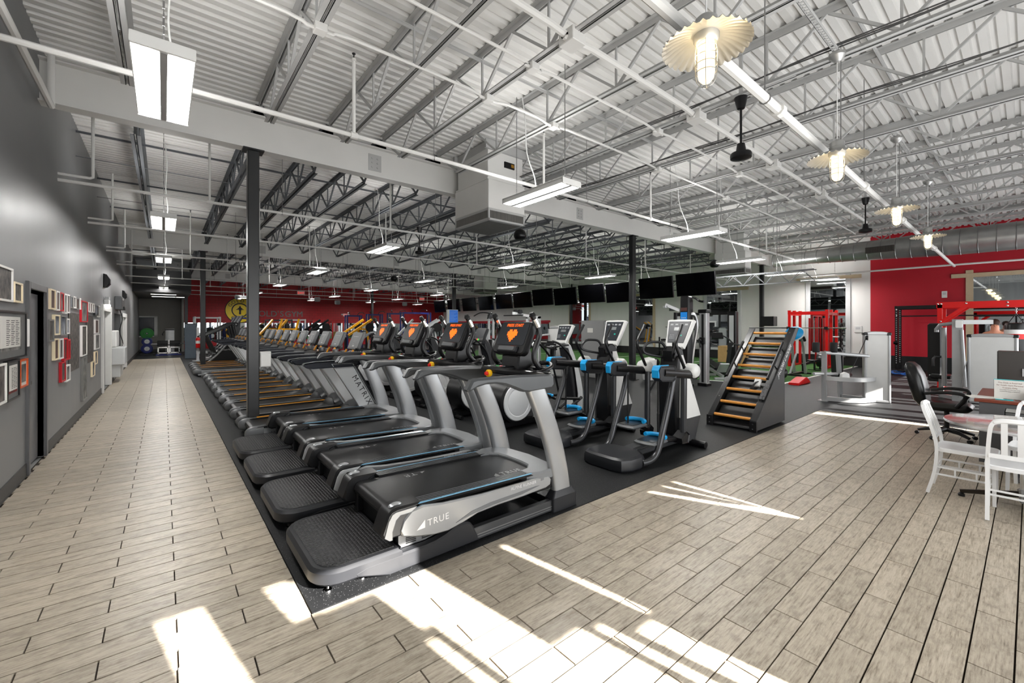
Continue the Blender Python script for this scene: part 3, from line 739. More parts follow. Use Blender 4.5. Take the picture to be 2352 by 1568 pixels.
    kx = MB(); kx.lathe([(0, 0), (.03, 0), (.034, .012), (.034, .03), (.03, .036), (0, .036)], (0, 0, 0), 14, Matrix.Translation((2.31 - DX, 0, 1.215)) @ Matrix.Rotation(-PI / 2, 4, 'Y')); kn = build('stop_collar', kx, mat('yellow_collar', (240, 186, 20), .4), t)
    kx = MB(); kx.lathe([(0, 0), (.018, 0), (.02, .01), (.015, .024), (0, .026)], (0, 0, 0), 12, Matrix.Translation((2.275 - DX, 0, 1.215)) @ Matrix.Rotation(-PI / 2, 4, 'Y')); build('stop_button', kx, mat('red_button', (0, 0, 0)), kn)
    # console
    b = MB(); b.prism(S([(2.52, 1.22), (2.74, 1.22), (2.72, 1.36), (2.68, 1.46), (2.58, 1.44), (2.54, 1.36)]), -.13, .13, 'y', .015); build('console_neck', b, BLACK, t)
    th = math.atan2(.13, .29)   # lean
    Mc = Matrix.Translation((2.585 - DX, 0, 1.54)) @ Matrix.Rotation(th, 4, 'Y')
    b = MB(); b.prism([(p[0], p[1]) for p in rrect(-.235, .235, -.175, .155, .045, 4)] , -.02, .05, 'x', .012)
    bb = MB(); bb.join(b, Mc); con = build('console', bb, BLACK, t)
    b = MB(); b.prism(rrect(-.20, .20, -.09, .135, .02, 3), -.024, -.018, 'x'); bb = MB(); bb.join(b, Mc); build('display_panel', bb, SCREEN, con)
    b = MB(); b.prism(rrect(-.15, .15, -.165, -.10, .02, 3), -.045, -.015, 'x', .01); bb = MB(); bb.join(b, Mc); build('key_pad', bb, DARKG, con)
    b = MB(); b.prism(rrect(-.115, .115, -.150, -.11, .015, 3), -.049, -.044, 'x', .002); bb = MB(); bb.join(b, Mc); build('key_cluster', bb, GREYP, con)
    # led heart (blocky) and message
    rows = ['.XX.XX.', 'XXXXXXX', 'XXXXXXX', '.XXXXX.', '..XXX..', '...X...']
    b = MB(); p_ = .0205
    for r, row in enumerate(rows):
        for c, ch_ in enumerate(row):
            if ch_ == 'X': b.box(-.0265, -.0245, .005 + (3 - c) * p_ - p_ / 2, .005 + (3 - c) * p_ + p_ / 2, .045 - r * p_, .045 - r * p_ + p_)
    bb = MB(); bb.join(b, Mc); build('heart_display', bb, GLOWO, con)
    e = (Matrix.Translation((2.585 - DX, 0, 1.54)) @ Matrix.Rotation(th, 4, 'Y')) @ Matrix.Translation((-.0262, 0, .108)) @ Matrix.Rotation(-PI / 2, 4, 'Z') @ Matrix.Rotation(PI / 2, 4, 'X')
    to = text('message_display', 'PRESS START', .042, GLOWO, con, (0, 0, 0), (0, 0, 0), .0004); to.matrix_local = e
    # S-shaped upright grab handles with steel grips
    for s in (-1, 1):
        P = smooth_pts([(2.69, s * .30, 1.235), (2.625, s * .305, 1.275), (2.575, s * .305, 1.345), (2.585, s * .30, 1.43), (2.635, s * .295, 1.53), (2.645, s * .29, 1.60), (2.615, s * .285, 1.67), (2.575, s * .28, 1.735)], 4)
        b = MB(); b.tube(S(P), .026, 10); h = build('grab_handle', b, BLACK, t)
        b = MB(); b.tube(S(P[-7:-2]), .0285, 10); build('pulse_grip', b, CHROME, h)
        b = MB(); a = Vector(S([P[-1]])[0]); b.tube([a, a + Vector((-.012, 0, .03))], [.034, .02], 10); build('handle_cap', b, BLACK, h)
    return t
TY = [3.13, 4.20, 5.26, 6.26]
t0 = make_true(); t0.location = (1.8, TY[0], 0)
t0['group'] = 'silver treadmills with rear steps'
t0['label'] = 'silver and black treadmill with dimpled rear step, closest to the tiled floor corner'
for i in (1, 2, 3):
    dup(t0, (1.8, TY[i], 0), None, 'silver and black treadmill with dimpled rear step, %s from the tiles' % ORD[i])

# ---------------------------------------------------------------- slatted-orange treadmills (long row behind)
def make_matrix():
    DX = 1.75
    t = thing('treadmill', '', 'treadmill'); S = lambda p: sh(p, DX)
    b = MB(); b.box(.98 - DX, 2.75 - DX, -.36, .36, .03, .16, ch=.02)
    for xx in (1.05, 2.6):
        for yy in (-.33, .33): b.cyl((xx - DX, yy, 0), (xx - DX, yy, .04), .03, 10)
    build('base_frame', b, SATIN, t)
    prof = [(2.55, .225), (1.0, .222)] + [(.985 + .05 * math.cos(a), .17 + .05 * math.sin(a)) for a in [math.radians(q) for q in (110, 140, 180, 220, 260)]] + [(1.0, .12), (2.55, .12)]
    b = MB(); b.prism(S(prof), -.275, .275, 'y'); bl = build('running_belt', b, BELT, t)
    for s in (-1, 1):
        b = MB(); b.prism(S([(1.0, .10), (1.0, .235), (1.05, .242), (2.5, .242), (2.62, .2), (2.62, .10)]), s * .28, s * .385, 'y', .01); fr = build('foot_rail', b, SATIN, t)
        b = MB()
        for k in range(3): b.box(1.06 - DX, 2.45 - DX, s * (.30 + k * .022), s * (.312 + k * .022), .242, .2445)
        build('rail_strip', b, STEEL, fr)
        b = MB(); b.prism(S([(.99, .05), (.99, .215), (2.70, .215), (2.72, .05)]), s * .385, s * .402, 'y', .005); sp = build('side_panel', b, SILVER, t)
        # rounded end caps
        rings = []
        for (x, r) in ((.86, .03), (.88, .062), (.92, .085), (.98, .095), (1.08, .095)):
            q = rrect(s * .34 - .072 * r / .095, s * .34 + .072 * r / .095, .155 - r, .155 + r, r * .7, 4); rings.append([(x - DX, p[0], p[1]) for p in q])
        b = MB(); b.loft(rings); build('end_cap', b, GREYP, t)
    b = MB(); b.box(1.10 - DX, 2.38 - DX, .300, .334, .2445, .253); build('orange_stripe', b, ORANGE, t)
    text('brand_text', 'ULTIMATE DECK', .07, GREYP, t, (1.45 - DX, -.4035, .135), (PI / 2, 0, 0), .0005, spacing=1.1)
    # arched front motor hood
    rings = []
    for (x, h, w) in ((2.28, .23, .27), (2.36, .32, .33), (2.46, .385, .37), (2.58, .41, .39), (2.72, .38, .40), (2.86, .28, .39), (2.93, .12, .36)):
        q = [(-w, .06), (-w, h * .72), (-w * .8, h * .93), (-w * .4, h), (w * .4, h), (w * .8, h * .93), (w, h * .72), (w, .06)]; rings.append([(x - DX, p[0], p[1]) for p in q])
    b = MB(); b.loft(rings); build('motor_hood', b, DARKG, t, ang=.8)
    b = MB()
    for k in range(3): b.tube(S(smooth_pts([(2.34 + k * .12, -.3, .27 + k * .05), (2.38 + k * .12, 0, .33 + k * .035), (2.34 + k * .12, .3, .27 + k * .05)], 3)), .012, 6)
    build('hood_rib', b, SATIN, t)
    # slanted silver masts
    for s in (-1, 1):
        b = MB(); b.prism(S([(1.98, 1.06), (2.30, 1.06), (2.80, .16), (2.53, .16)]), s * .355, s * .402, 'y', .012); ma = build('mast', b, LGREY, t)
        b = MB(); b.prism(S([(2.285, 1.06), (2.335, 1.06), (2.86, .14), (2.79, .14)]), s * .345, s * .405, 'y', .012); build('mast_edge', b, DARKG, ma)
        if s < 0: text('brand_text', 'MATRIX', .12, INK, ma, (2.45 - DX, -.4035, .62), (PI / 2, math.radians(61), 0), .0005, spacing=1.35)
    # arms, cross bar and cup holders
    for s in (-1, 1):
        b = MB(); b.prism(S([(1.60, 1.085), (1.585, 1.06), (1.64, 1.01), (1.72, 1.0), (2.3, 1.005), (2.45, 1.03), (2.47, 1.09), (2.40, 1.12), (1.75, 1.105)]), s * .33, s * .405, 'y', .018); build('hand_rail', b, mat('navy_black_grip', (27, 30, 38), .45), t)
    b = MB(); b.prism(S([(2.24, 1.02), (2.20, 1.08), (2.26, 1.14), (2.42, 1.16), (2.54, 1.12), (2.52, 1.04)]), -.37, .37, 'y', .02); build('dash', b, SATIN, t)
    for s in (-1, 1):
        b = MB(); b.lathe([(.0, 0), (.045, 0), (.05, .02), (.052, .10), (.045, .105), (.042, .03), (0, .02)], (2.37 - DX, s * .26, 1.12), 12); build('cup_holder', b, STEEL, t)
        b = MB(); b.cbox((2.37 - DX, s * .16, 1.20), (.025, .02, .11), ry=.5); build('orange_tab', b, ORANGE, t)
    th = math.atan2(.11, .27)
    Mc = Matrix.Translation((2.50 - DX, 0, 1.385)) @ Matrix.Rotation(th, 4, 'Y')
    b = MB(); b.prism(rrect(-.235, .235, -.135, .155, .03, 3), -.025, .035, 'x', .012); b.prism([(-.06, -.30), (.06, -.30), (.1, -.1), (-.1, -.1)], 0.0, .05, 'x'); bb = MB(); bb.join(b, Mc); con = build('console', bb, mat('console_grey', (104, 106, 108), .4), t)
    b = MB(); b.box(-.035, .03, -.20, .20, -.155, -.125, ch=.006); bb = MB(); bb.join(b, Mc); build('console_tray', bb, BLACK, con)
    b = MB()
    for i in range(5): b.box(-.0275, -.024, -.10 + i * .05, -.075 + i * .05, .065, .075)
    for i in range(3):
        for k in range(4): b.box(-.0275, -.024, -.05 + i * .04, -.038 + i * .04, .035 - k * .03, .043 - k * .03)
    for i in range(3): b.box(-.0275, -.024, .0 - .05 + i * .03, -.035 + i * .03, -.105, -.075)
    bb = MB(); bb.join(b, Mc); build('key_legend', bb, WINK, con, kind='stuff')
    return t
MYS = [7.175, 8.13, 9.0, 9.88, 10.74, 11.65, 12.55, 13.45, 14.35, 15.18, 17.3, 18.13, 18.96, 19.79]
m0 = make_matrix(); m0.location = (1.75, MYS[0], 0); m0['group'] = 'grey treadmills with orange stripes'
m0['label'] = 'dark treadmill with orange stripe and silver slanted masts, in front of the first column'
for i, yy in enumerate(MYS):
    if i == 0: continue
    lab = ('dark treadmill with orange stripe, %s behind the first hallway column' % ORD[i - 1]) if i < 10 else ('dark treadmill with orange stripe, %s past the gap by the second hallway column' % ORD[i - 10])
    dup(m0, (1.75 - (.14 if i >= 10 else 0), yy, 0), None, lab)
# ---------------------------------------------------------------- fluorescent high-bay lights
FIXW = 36.0
def make_light():
    t = thing('ceiling_light', '', 'light')
    L_, W_ = .63, .175
    b = MB(); b.box(-W_, W_, -L_, L_, .035, .06, ch=.004)
    for s in (-1, 1): b.box(-W_, W_, s * L_, s * (L_ - .02), -.02, .05, ch=.003); b.box(s * W_, s * (W_ - .006), -L_, L_, -.012, .05)
    build('housing', b, WHITE, t)
    b = MB(); b.box(-.026, .026, -L_ + .02, L_ - .02, -.022, .03, ch=.006); build('ballast_cover', b, mat('fixture_grey', (150, 150, 150), .4), t)
    b = MB()
    for x in (-.135, -.07, .07, .135): b.cyl((x, -L_ + .03, .008), (x, L_ - .03, .008), .013, 8)
    for x in (-.135, -.07, .07, .135):
        b = MB(); b.cyl((x, -L_ + .03, .008), (x, L_ - .03, .008), .013, 8); build('fluorescent_tube', b, TUBE, t)
    for s in (-1, 1):
        b = MB(); b.tube([(0, s * .05 + s * .0, .06), (0, s * .05, .16)], .005, 5)
        b = MB(); h = DECK - 3.5
        for k in range(int(h / .06)):
            z = .10 + k * .06; q = k % 2
            b.bar((0, s * .5, z), (0, s * .5, z + .055), .006 + .006 * q, .012 - .006 * q)
        b.bar((0, s * .5, .06), (0, s * .5, h), .004); build('chain', b, STEEL, t)
    b = MB(); b.tube(smooth_pts([(.02, .1, .06), (.06, .16, .3), (.03, .3, .7), (.05, .36, 1.2), (.02, .4, 1.58)], 4), .008, 6); build('power_cord', b, WHITE, t)
    return t
def fixture_lamp(x, y, z, w, col=(1, .985, .96)):
    u = bpy.data.objects.new('uplight', FILL); COL.objects.link(u); u.location = (x, y, z + .09); u.rotation_euler = (PI, 0, 0)
    for s in (-1, 1):
        l = bpy.data.objects.new('tube_light', LAMP); COL.objects.link(l); l.location = (x + s * .1025, y, z - .008)
LAMP = bpy.data.lights.new('tube_light', 'AREA'); LAMP.shape = 'RECTANGLE'; LAMP.size = .14; LAMP.size_y = 1.18; LAMP.energy = FIXW; LAMP.color = (1, .985, .96)
FILL = bpy.data.lights.new('uplight', 'AREA'); FILL.shape = 'RECTANGLE'; FILL.size = .28; FILL.size_y = 1.1; FILL.energy = 18; FILL.color = (1, .985, .96)  # fill added above each fixture to brighten the ceiling
rows = [(0, [4.3, 9.94, 15.5, 21.3, 27.0], 'over the hallway'), (4.13, [4.43, 10.0, 15.76, 21.9, 28.0, 33.6], 'over the treadmill consoles'), (8.45, [4.43, 10.19, 16.1, 22.0, 28.2, 33.6], 'over the second machine row'),
        (12.85, [5.3, 10.4, 16.05, 22.8, 28.5, 33.6], 'over the hanging televisions'), (17.3, [5.6, 11.0, 16.6, 22.8, 28.9, 34.2], 'over the green turf'), (20.45, [5.4], 'beside the red squat rack')]
lt = make_light(); first = True
for x, ys, where in rows:
    for i, y in enumerate(ys):
        lab = 'white fluorescent high-bay light hanging %s, %s from the windows' % (where, ORD[i])
        z = 3.5
        if first: lt.location = (x, y, z); lt['label'] = lab; lt['group'] = 'fluorescent high-bay lights'; first = False
        else: dup(lt, (x, y, z), 0, lab)
        fixture_lamp(x, y, z, FIXW)
# recessed lights in the nook ceiling
for i, (x, y) in enumerate(((.0, 29.2), (.0, 31.5), (.75, 31.5))):
    t = thing('recessed_light', '%s recessed ceiling panel light in the grey nook, %s' % ('long' if x == 0 else 'small', ['at its front', 'at its back', 'beside the column'][i]), 'light', (x, y, 3.29), 0, 'recessed nook lights')
    w = .55 if x == 0 else .22
    b = MB(); b.box(-w, w, -.15, .15, -.004, .008); build('frame', b, WHITE, t); b = MB(); b.box(-w + .03, w - .03, -.12, .12, -.008, -.003); build('diffuser', b, TUBE, t)

# ---------------------------------------------------------------- warm caged pendant lamps
WARM = mat('warm_frosted_jar', (255, 226, 170), .4, var=.02, emit=2.2)
GALV = mat('galvanized_metal', (176, 176, 174), .36, .6, var=.15, scale=14)
def make_pendant():
    t = thing('pendant_lamp', '', 'lamp')
    n = 96; rib = 32; prof = [(.075, .165), (.13, .155), (.19, .135), (.235, .112), (.262, .098)]
    for side in (0,):
        vs = []; fs = []
        for j, (r, z) in enumerate(prof):
            for k in range(n):
                a = 2 * PI * k / n; amp = (0, .0, .004, .009, .011)[j]
                vs.append((r * math.cos(a), r * math.sin(a), z + amp * math.cos(rib * a)))
        m = len(prof)
        vs += [(x, y, z + .004) for x, y, z in vs]; o = m * n
        for j in range(m - 1):
            for k in range(n):
                a, b_, c, d = j * n + k, j * n + (k + 1) % n, (j + 1) * n + (k + 1) % n, (j + 1) * n + k
                fs += [(a, b_, c, d), (o + d, o + c, o + b_, o + a)]
        for k in range(n):
            k2 = (k + 1) % n; j = (m - 1) * n
            fs += [(j + k, j + k2, o + j + k2, o + j + k), (k2, k, o + k, o + k2)]
        b = MB(); b.add(vs, fs); build('shade', b, GALV, t, ang=1.2)
    b = MB(); b.lathe([(.0, .30), (.012, .30), (.014, .285), (.05, .28), (.066, .265), (.066, .22), (.07, .215), (.07, .17), (.076, .165), (.076, .14), (.066, .12), (.06, .115), (0, .115)], n=20); build('socket', b, GALV, t, ang=.5)
    b = MB(); b.lathe([(.0, .115), (.048, .115), (.05, .08), (.05, -.07), (.044, -.105), (.026, -.128), (0, -.135)], n=20); build('glass_jar', b, WARM, t, ang=.9)
    b = MB()
    for z, r in ((.085, .060), (.035, .062), (-.015, .062), (-.065, .060)):
        b.tube([(r * math.cos(2 * PI * k / 20), r * math.sin(2 * PI * k / 20), z) for k in range(20)], .0024, 5, True)
    for k in range(4):
        a = 2 * PI * k / 4 + .4; c, s = math.cos(a), math.sin(a)
        b.tube([(r * c, r * s, z) for r, z in ((.060, .125), (.063, .06), (.063, -.07), (.056, -.115), (.038, -.145), (.012, -.158))], .0024, 5)
    b.tube([(.02 * math.cos(2 * PI * k / 10), .02 * math.sin(2 * PI * k / 10), -.156) for k in range(10)], .0024, 5, True)
    build('wire_cage', b, GALV, t)
    h = 1.14
    b = MB(); b.cyl((0, 0, .29), (0, 0, h), .005, 6); build('cord', b, WHITE, t)
    b = MB(); b.lathe([(0, h - .03), (.012, h - .03), (.03, h - .02), (.06, h + .01), (.075, h + .03), (.075, h + .06), (.06, h + .065), (0, h + .065)], n=18); build('canopy', b, GALV, t)
    return t
PX = [2.63, 5.47, 8.6, 11.67]; PB = bpy.data.lights.new('pendant_bulb', 'POINT'); PB.energy = 0.8; PB.color = (1, .78, .45); PB.shadow_soft_size = .02
pd = make_pendant()
for i, x in enumerate(PX):
    lab = 'galvanized caged pendant lamp glowing warm, %s of its row from the camera corner' % ORD[i]
    if i == 0: pd.location = (x, 1.29, 3.3); pd['label'] = lab; pd['group'] = 'caged pendant lamps'
    else: dup(pd, (x, 1.29, 3.3), 0, lab)
    for a in range(4):
        l = bpy.data.objects.new('pendant_bulb', PB); COL.objects.link(l); l.location = (x + .09 * math.cos(a * PI / 2 + .8), 1.29 + .09 * math.sin(a * PI / 2 + .8), 3.36); 
# perforated strut channels carrying the canopies
for i, x in enumerate(PX):
    b = MB(); x0, x1 = max([j for j in JX if j <= x]), min([j for j in JX if j > x])
    for k in range(int((x1 - x0) / .05)):
        xx = x0 + k * .05; b.box(xx, xx + .05, 1.27, 1.276, 4.505, 4.511); b.box(xx, xx + .05, 1.31, 1.316, 4.505, 4.511); b.box(xx, xx + .018, 1.276, 1.31, 4.505, 4.511)
    b.box(x0, x1, 1.268, 1.272, 4.505, 4.54); b.box(x0, x1, 1.312, 1.316, 4.505, 4.54)
    build('strut_channel', b, CEILG, label='perforated strut channel above the %s pendant lamp from the camera corner' % ORD[i], cat='strut', group='perforated struts over pendants')

# ---------------------------------------------------------------- heating and cooling units hung from the roof
GRL = mat('dark_grille', (60, 56, 52), .6)
def hvac(x0, x1, y0, y1, z0, zm, label, top_inset=.06, fins=True):
    t = thing('air_handler', label, 'air unit', ((x0 + x1) / 2, (y0 + y1) / 2, z0)); cx, cy = (x0 + x1) / 2, (y0 + y1) / 2
    M = Matrix.Translation((-cx, -cy, -z0))
    b = MB(); b.box(x0, x1, y0, y1, z0 + .22, zm, M, .01); build('plenum', b, CEILP, t)
    b = MB(); b.box(x0, x1, y0, y1, z0, z0 + .04, M, .006); b.box(x0, x1, y0, y1, z0 + .18, z0 + .222, M, .006)
    for xx in (x0, x1 - .03):
        for yy in (y0, y1 - .03): b.box(xx, xx + .03, yy, yy + .03, z0, z0 + .2, M)
    build('grille_frame', b, CEILG, t)
    b = MB(); b.box(x0 + .03, x1 - .03, y0 + .03, y1 - .03, z0 + .03, z0 + .2, M)
    gb = build('grille_core', b, GRL, t)
    b = MB()
    for k in range(36):
        yy = y0 + .04 + (y1 - y0 - .08) * k / 35; b.box(x0 + .006, x0 + .03, yy - .004, yy + .004, z0 + .04, z0 + .18, M)
        xx = x0 + .04 + (x1 - x0 - .08) * k / 35; b.box(xx - .004, xx + .004, y0 + .006, y0 + .03, z0 + .04, z0 + .18, M)
    build('grille_fin', b, mat('grille_fin_grey', (132, 130, 126), .45), gb, kind='stuff')
    b = MB(); b.box(x0 + .06, x1 - .06, y0 + .06, y1 - .06, z0 - .006, z0 + .002, M); build('return_panel', b, mat('return_mesh', (120, 120, 118), .7, bump=.4, bscale=200), t)
    i = top_inset
    b = MB(); b.box(x0 + .03, x1 - .002, y0 + i, y1 - i, zm, DECK - .16, M, .006); b.box(x0 + .0, x1 + .02, y0 + i - .03, y1 - i + .03, zm, zm + .03, M); build('duct_riser', b, CEILP, t)
    b = MB(); b.box(x0 - .05, x1 + .12, y0 - .05 + i, y0 + i, DECK - .18, DECK - .02, M); b.box(x0 - .05, x1 + .12, y1 - i, y1 - i + .05, DECK - .18, DECK - .02, M); b.box(x0 + .02, x1, y0 + i, y1 - i, DECK - .17, DECK - .02, M); build('roof_curb', b, CEILG, t)
    return t, M
h1, M1 = hvac(4.62, 5.5, 6.32, 7.48, 3.6, 4.36, 'big white square air unit hanging beside the first roof beam')
b = MB(); b.cbox((5.15, 6.37, 4.72), (.24, .03, .11), ry=0); bb = MB(); bb.join(b, M1); jb = build('smoke_detector_box', bb, INK, h1)
b = MB(); b.cbox((5.22, 6.352, 4.72), (.07, .004, .06)); bb = MB(); bb.join(b, M1); build('amber_board', bb, mat('amber_board', (150, 110, 30), .5), jb)
h2, M2 = hvac(15.9, 16.4, 6.4, 7.5, 3.5, 4.3, 'white air unit hanging past the televisions near the round duct')
h3, M3 = hvac(14.2, 15.2, 19.9, 20.9, 3.55, 4.4, 'white air unit hanging far back above the weights')

# round spiral duct along the right side
t = thing('round_duct', 'large round spiral metal duct running under the roof by the red wall', 'duct', (18, 2.5, 4.1))
b = MB(); y = -1.5; pts = []; rs = []
while y < 6.3:
    r = .38 if y < 1.5 else (.38 - (y - 1.5) * .042 if y < 5 else .235); pts.append((0, y - 2.5, 0)); rs.append(r); y += .35
b.tube(pts, rs, 28); build('duct_shell', b, mat('spiral_duct_steel', (166, 166, 164), .32, .75, var=.3, scale=3), t, ang=.9)
for i, (p, r) in enumerate(zip(pts, rs)):
    b = MB(); b.tube([(r * 1.012 * math.cos(2 * PI * k / 28), p[1], r * 1.012 * math.sin(2 * PI * k / 28)) for k in range(28)], .011, 5, True); build('duct_seam', b, STEEL, t)
b = MB(); b.box(-.44, -.3, .2, .9, -.12, .06)
for k in range(10): b.box(-.45, -.44, .22 + k * .065, .25 + k * .065, -.11, .05)
build('supply_grille', b, GRL, t)

# ---------------------------------------------------------------- pipes and conduits
def pipe(name, label, pts, r, cat='pipe', m=None, couplings=(), hang=(), heads=(), group='sprinkler pipes'):
    t = thing(name, label, cat, pts[0], 0, group); o = Vector(pts[0])
    b = MB(); b.tube([Vector(p) - o for p in pts], r, 8); build('pipe_run', b, m or CEILP, t)
    for c in couplings:
        c = Vector(c) - o; b = MB(); b.tube([c - Vector((.04, 0, 0)), c + Vector((.04, 0, 0))], r * 1.5, 10); build('coupling', b, m or CEILP, t)
    for c in hang:
        c = Vector(c) - o; b = MB(); b.tube([c, (c.x, c.y, DECK - o.z)], .006, 5); b.tube([(c.x, c.y + (r + .006) * math.cos(a), c.z + (r + .006) * math.sin(a)) for a in [2 * PI * k / 10 for k in range(10)]], .005, 5, True); build('hanger_rod', b, CEILD if False else STEEL, t)
    for c in heads:
        c = Vector(c) - o; zt = DECK - .22 - o.z
        b = MB(); b.tube([c, (c.x, c.y, zt)], r * .75, 8); b.lathe([(0, zt), (r, zt), (r, zt + .03), (0, zt + .03)], (c.x, c.y, 0), 8); rz = build('riser', b, m or CEILP, t)
        b = MB(); b.lathe([(0, zt + .03), (.011, zt + .03), (.006, zt + .07), (.022, zt + .09), (.022, zt + .095), (0, zt + .095)], (c.x, c.y, 0), 8); build('sprinkler_head', b, INK, rz)
    return t
PYS = [(5.25, 3.97, .028), (8.8, 3.73, .024), (11.9, 3.70, .024), (15.4, 3.62, .022), (18.6, 3.62, .022), (22.5, 3.6, .022), (26.0, 3.6, .022), (29.6, 3.6, .022), (33.4, 3.6, .022)]
for i, (y, z, r) in enumerate(PYS):
    xs = [k * 3.2 + (.6 if i % 2 else 1.8) for k in range(7)]
    pipe('sprinkler_pipe', 'thin white sprinkler pipe spanning the room under the joists, %s from the windows' % ORD[i], [(XL, y, z), (XR if i else 17.0, y, z)], r,
         couplings=[(x, y, z) for x in xs if i or x < 16.5], hang=[(x + 1.1, y, z) for x in xs if x < (20 if i else 15) and not any(abs(x + 1.1 - j) < .05 for j in JX)], heads=[(x, y, z) for x in xs if 0 < x < (20 if i else 16.5) and not any(abs(x - j) < .09 for j in JX)])
# wall drops by the hallway wall
for i, (y, z) in enumerate(((8.8, 3.82), (11.9, 3.79), (15.4, 3.72), (18.6, 3.72))):
    pipe('drop_pipe', 'white pipe elbow dropping beside the hallway wall above the %s sprinkler run' % ORD[i + 1], [(XL, y, z), (XL + .33, y, z), (XL + .36, y, z + .02), (XL + .36, y, z + .05), (XL + .36, y, DECK - .35)], .02, group='hallway wall pipe drops')
MY = 2.03
pipe('sprinkler_main', 'thick white main pipe running past the pendant lamps to the red wall', [(-.9, 1.405, 3.6), (20.1, 1.6, 3.6)], .04, couplings=[(x, 1.413 + .0093 * x, 3.6) for x in (1.6, 4.32, 7.6, 10.6, 15.1)], hang=[(x, 1.413 + .0093 * x, 3.6) for x in (4.0, 6.4, 7.6, 10.3, 14.2)], group='thick roof pipes')
pipe('sprinkler_branch', 'white sprinkler pipe running along the red wall', [(20.3, 6.6, 3.66), (20.3, -1.2, 3.66)], .032, group='thick roof pipes')
pipe('gas_pipe', 'white pipe hugging the grey hallway wall near the roof', [(XL + .12, 2.0, 4.3), (XL + .12, 7.5, 4.3), (XL + .12, 7.5, 4.95)], .035, group='thick roof pipes')
def conduit(label, y, x0, x1, r, boxes, bs):
    t = thing('conduit', label, 'conduit', (x0, y, 4.46), 0, 'white electrical conduits')
    xs = [x0] + list(boxes) + [x1]; pts = []
    for a, b_ in zip(xs[:-1], xs[1:]):
        pts += [(a + .12 - x0, 0, 0), (a + .3 - x0, .0, .035), (b_ - .3 - x0, .0, .035), (b_ - .12 - x0, 0, 0)]
    b = MB(); b.tube(smooth_pts(pts, 2), r, 8); build('conduit_run', b, CEILP, t)
    for bx in boxes:
        b = MB(); b.box(bx - x0 - bs, bx - x0 + bs, -bs, bs, -bs * .6, bs * .8, ch=.006); build('junction_box', b, CEILP, t)
conduit('thin white conduit with small boxes, closest to the square air unit', 4.28, -.6, 13.2, .017, [1.15, 3.12, 4.26, 6.93, 9.65], .055)
conduit('thin white conduit with small boxes, midway between beam and pendants', 3.45, -.2, 16.5, .017, [3.12, 5.58, 8.3, 11.0], .055)
conduit('thick white conduit with large junction boxes', 2.87, .4, 15.0, .036, [3.12, 5.58, 8.3, 11.0], .095)
# grey wire bundle on the joist above the first pendant
for i, x in enumerate((5.55, 6.90)):
    b = MB()
    for k in range(3): b.tube(smooth_pts([(x - .09 - k * .018, -1.0 + q * .8, 4.56 + .02 * math.sin(q * 2.1 + k)) for q in range(11)], 2), .008, 5)
    build('cable_bundle', b, mat('dark_cable', (70, 70, 70), .5), label='bundle of grey cables lying along the %s joist by the pendants' % ['nearer', 'farther'][i], cat='cable', group='cable bundles')

# ---------------------------------------------------------------- down-rod fans without blades, dome speakers
def make_fan():
    t = thing('ceiling_fan', '', 'fan')
    b = MB(); b.lathe([(0, .78), (.075, .78), (.06, .70), (.045, .64), (.03, .63), (0, .63)], n=16); build('ceiling_cup', b, SATIN, t)
    b = MB(); b.cyl((0, 0, .1), (0, 0, .66), .014, 10); build('down_rod', b, SATIN, t)
    b = MB(); b.lathe([(0, .2), (.045, .2), (.055, .13), (.06, .1), (.115, .085), (.125, .06), (.12, .02), (.05, 0), (0, -.005)], n=20); build('motor', b, SATIN, t)
    return t
f0 = make_fan()
for i, (x, y, z) in enumerate(((5.588, 2.3, 3.72), (12.163, 2.35, 3.72), (5.765, 11.3, 3.72))):
    lab = ['black bladeless ceiling fan on a down rod beside the first pendant lamp', 'black bladeless ceiling fan on a down rod by the third pendant lamp', 'black bladeless ceiling fan on a rod deep behind the square air unit'][i]
    if i == 0: f0.location = (x, y, z); f0['label'] = lab; f0['group'] = 'black down-rod fans'
    else: dup(f0, (x, y, z), 0, lab)
    b = MB(); b.box(x - .02, x + .02, y - .6, y + .6, z + .78, z + .8); b.box(x - .014, x + .014, y - .02, y + .02, z + .8, DECK)
    build('fan_bracket', b, CEILG, label=['white fan bracket over the fan nearest the pendants', 'white fan bracket over the fan by the third pendant', 'white fan bracket over the fan behind the air unit'][i], cat='bracket', group='fan brackets')
def make_speaker():
    t = thing('speaker', '', 'speaker')
    b = MB(); b.lathe([(0, -.1), (.09, -.1), (.115, -.085), (.14, -.03), (.135, .03), (.10, .09), (.05, .13), (0, .14)], n=20); build('speaker_body', b, SATIN, t, ang=.9)
    b = MB(); b.lathe([(0, -.104), (.085, -.102)], n=16); build('speaker_grille', b, INK, t)
    b = MB(); b.cyl((0, 0, .12), (0, 0, DECK - 3.6), .004, 5); build('hanging_cable', b, SATIN, t)
    return t
s0 = make_speaker()
for i, (x, y, z) in enumerate(((6.0, 7.05, 3.62), (13.7, 6.45, 3.62), (7.5, 17.0, 3.62))):
    lab = ['round black dome speaker hanging beside the square white air unit', 'round black dome speaker hanging beside the last television', 'round black dome speaker hanging far back over the treadmill row'][i]
    if i == 0: s0.location = (x, y, z); s0['label'] = lab; s0['group'] = 'black dome speakers'
    else: dup(s0, (x, y, z), 0, lab)
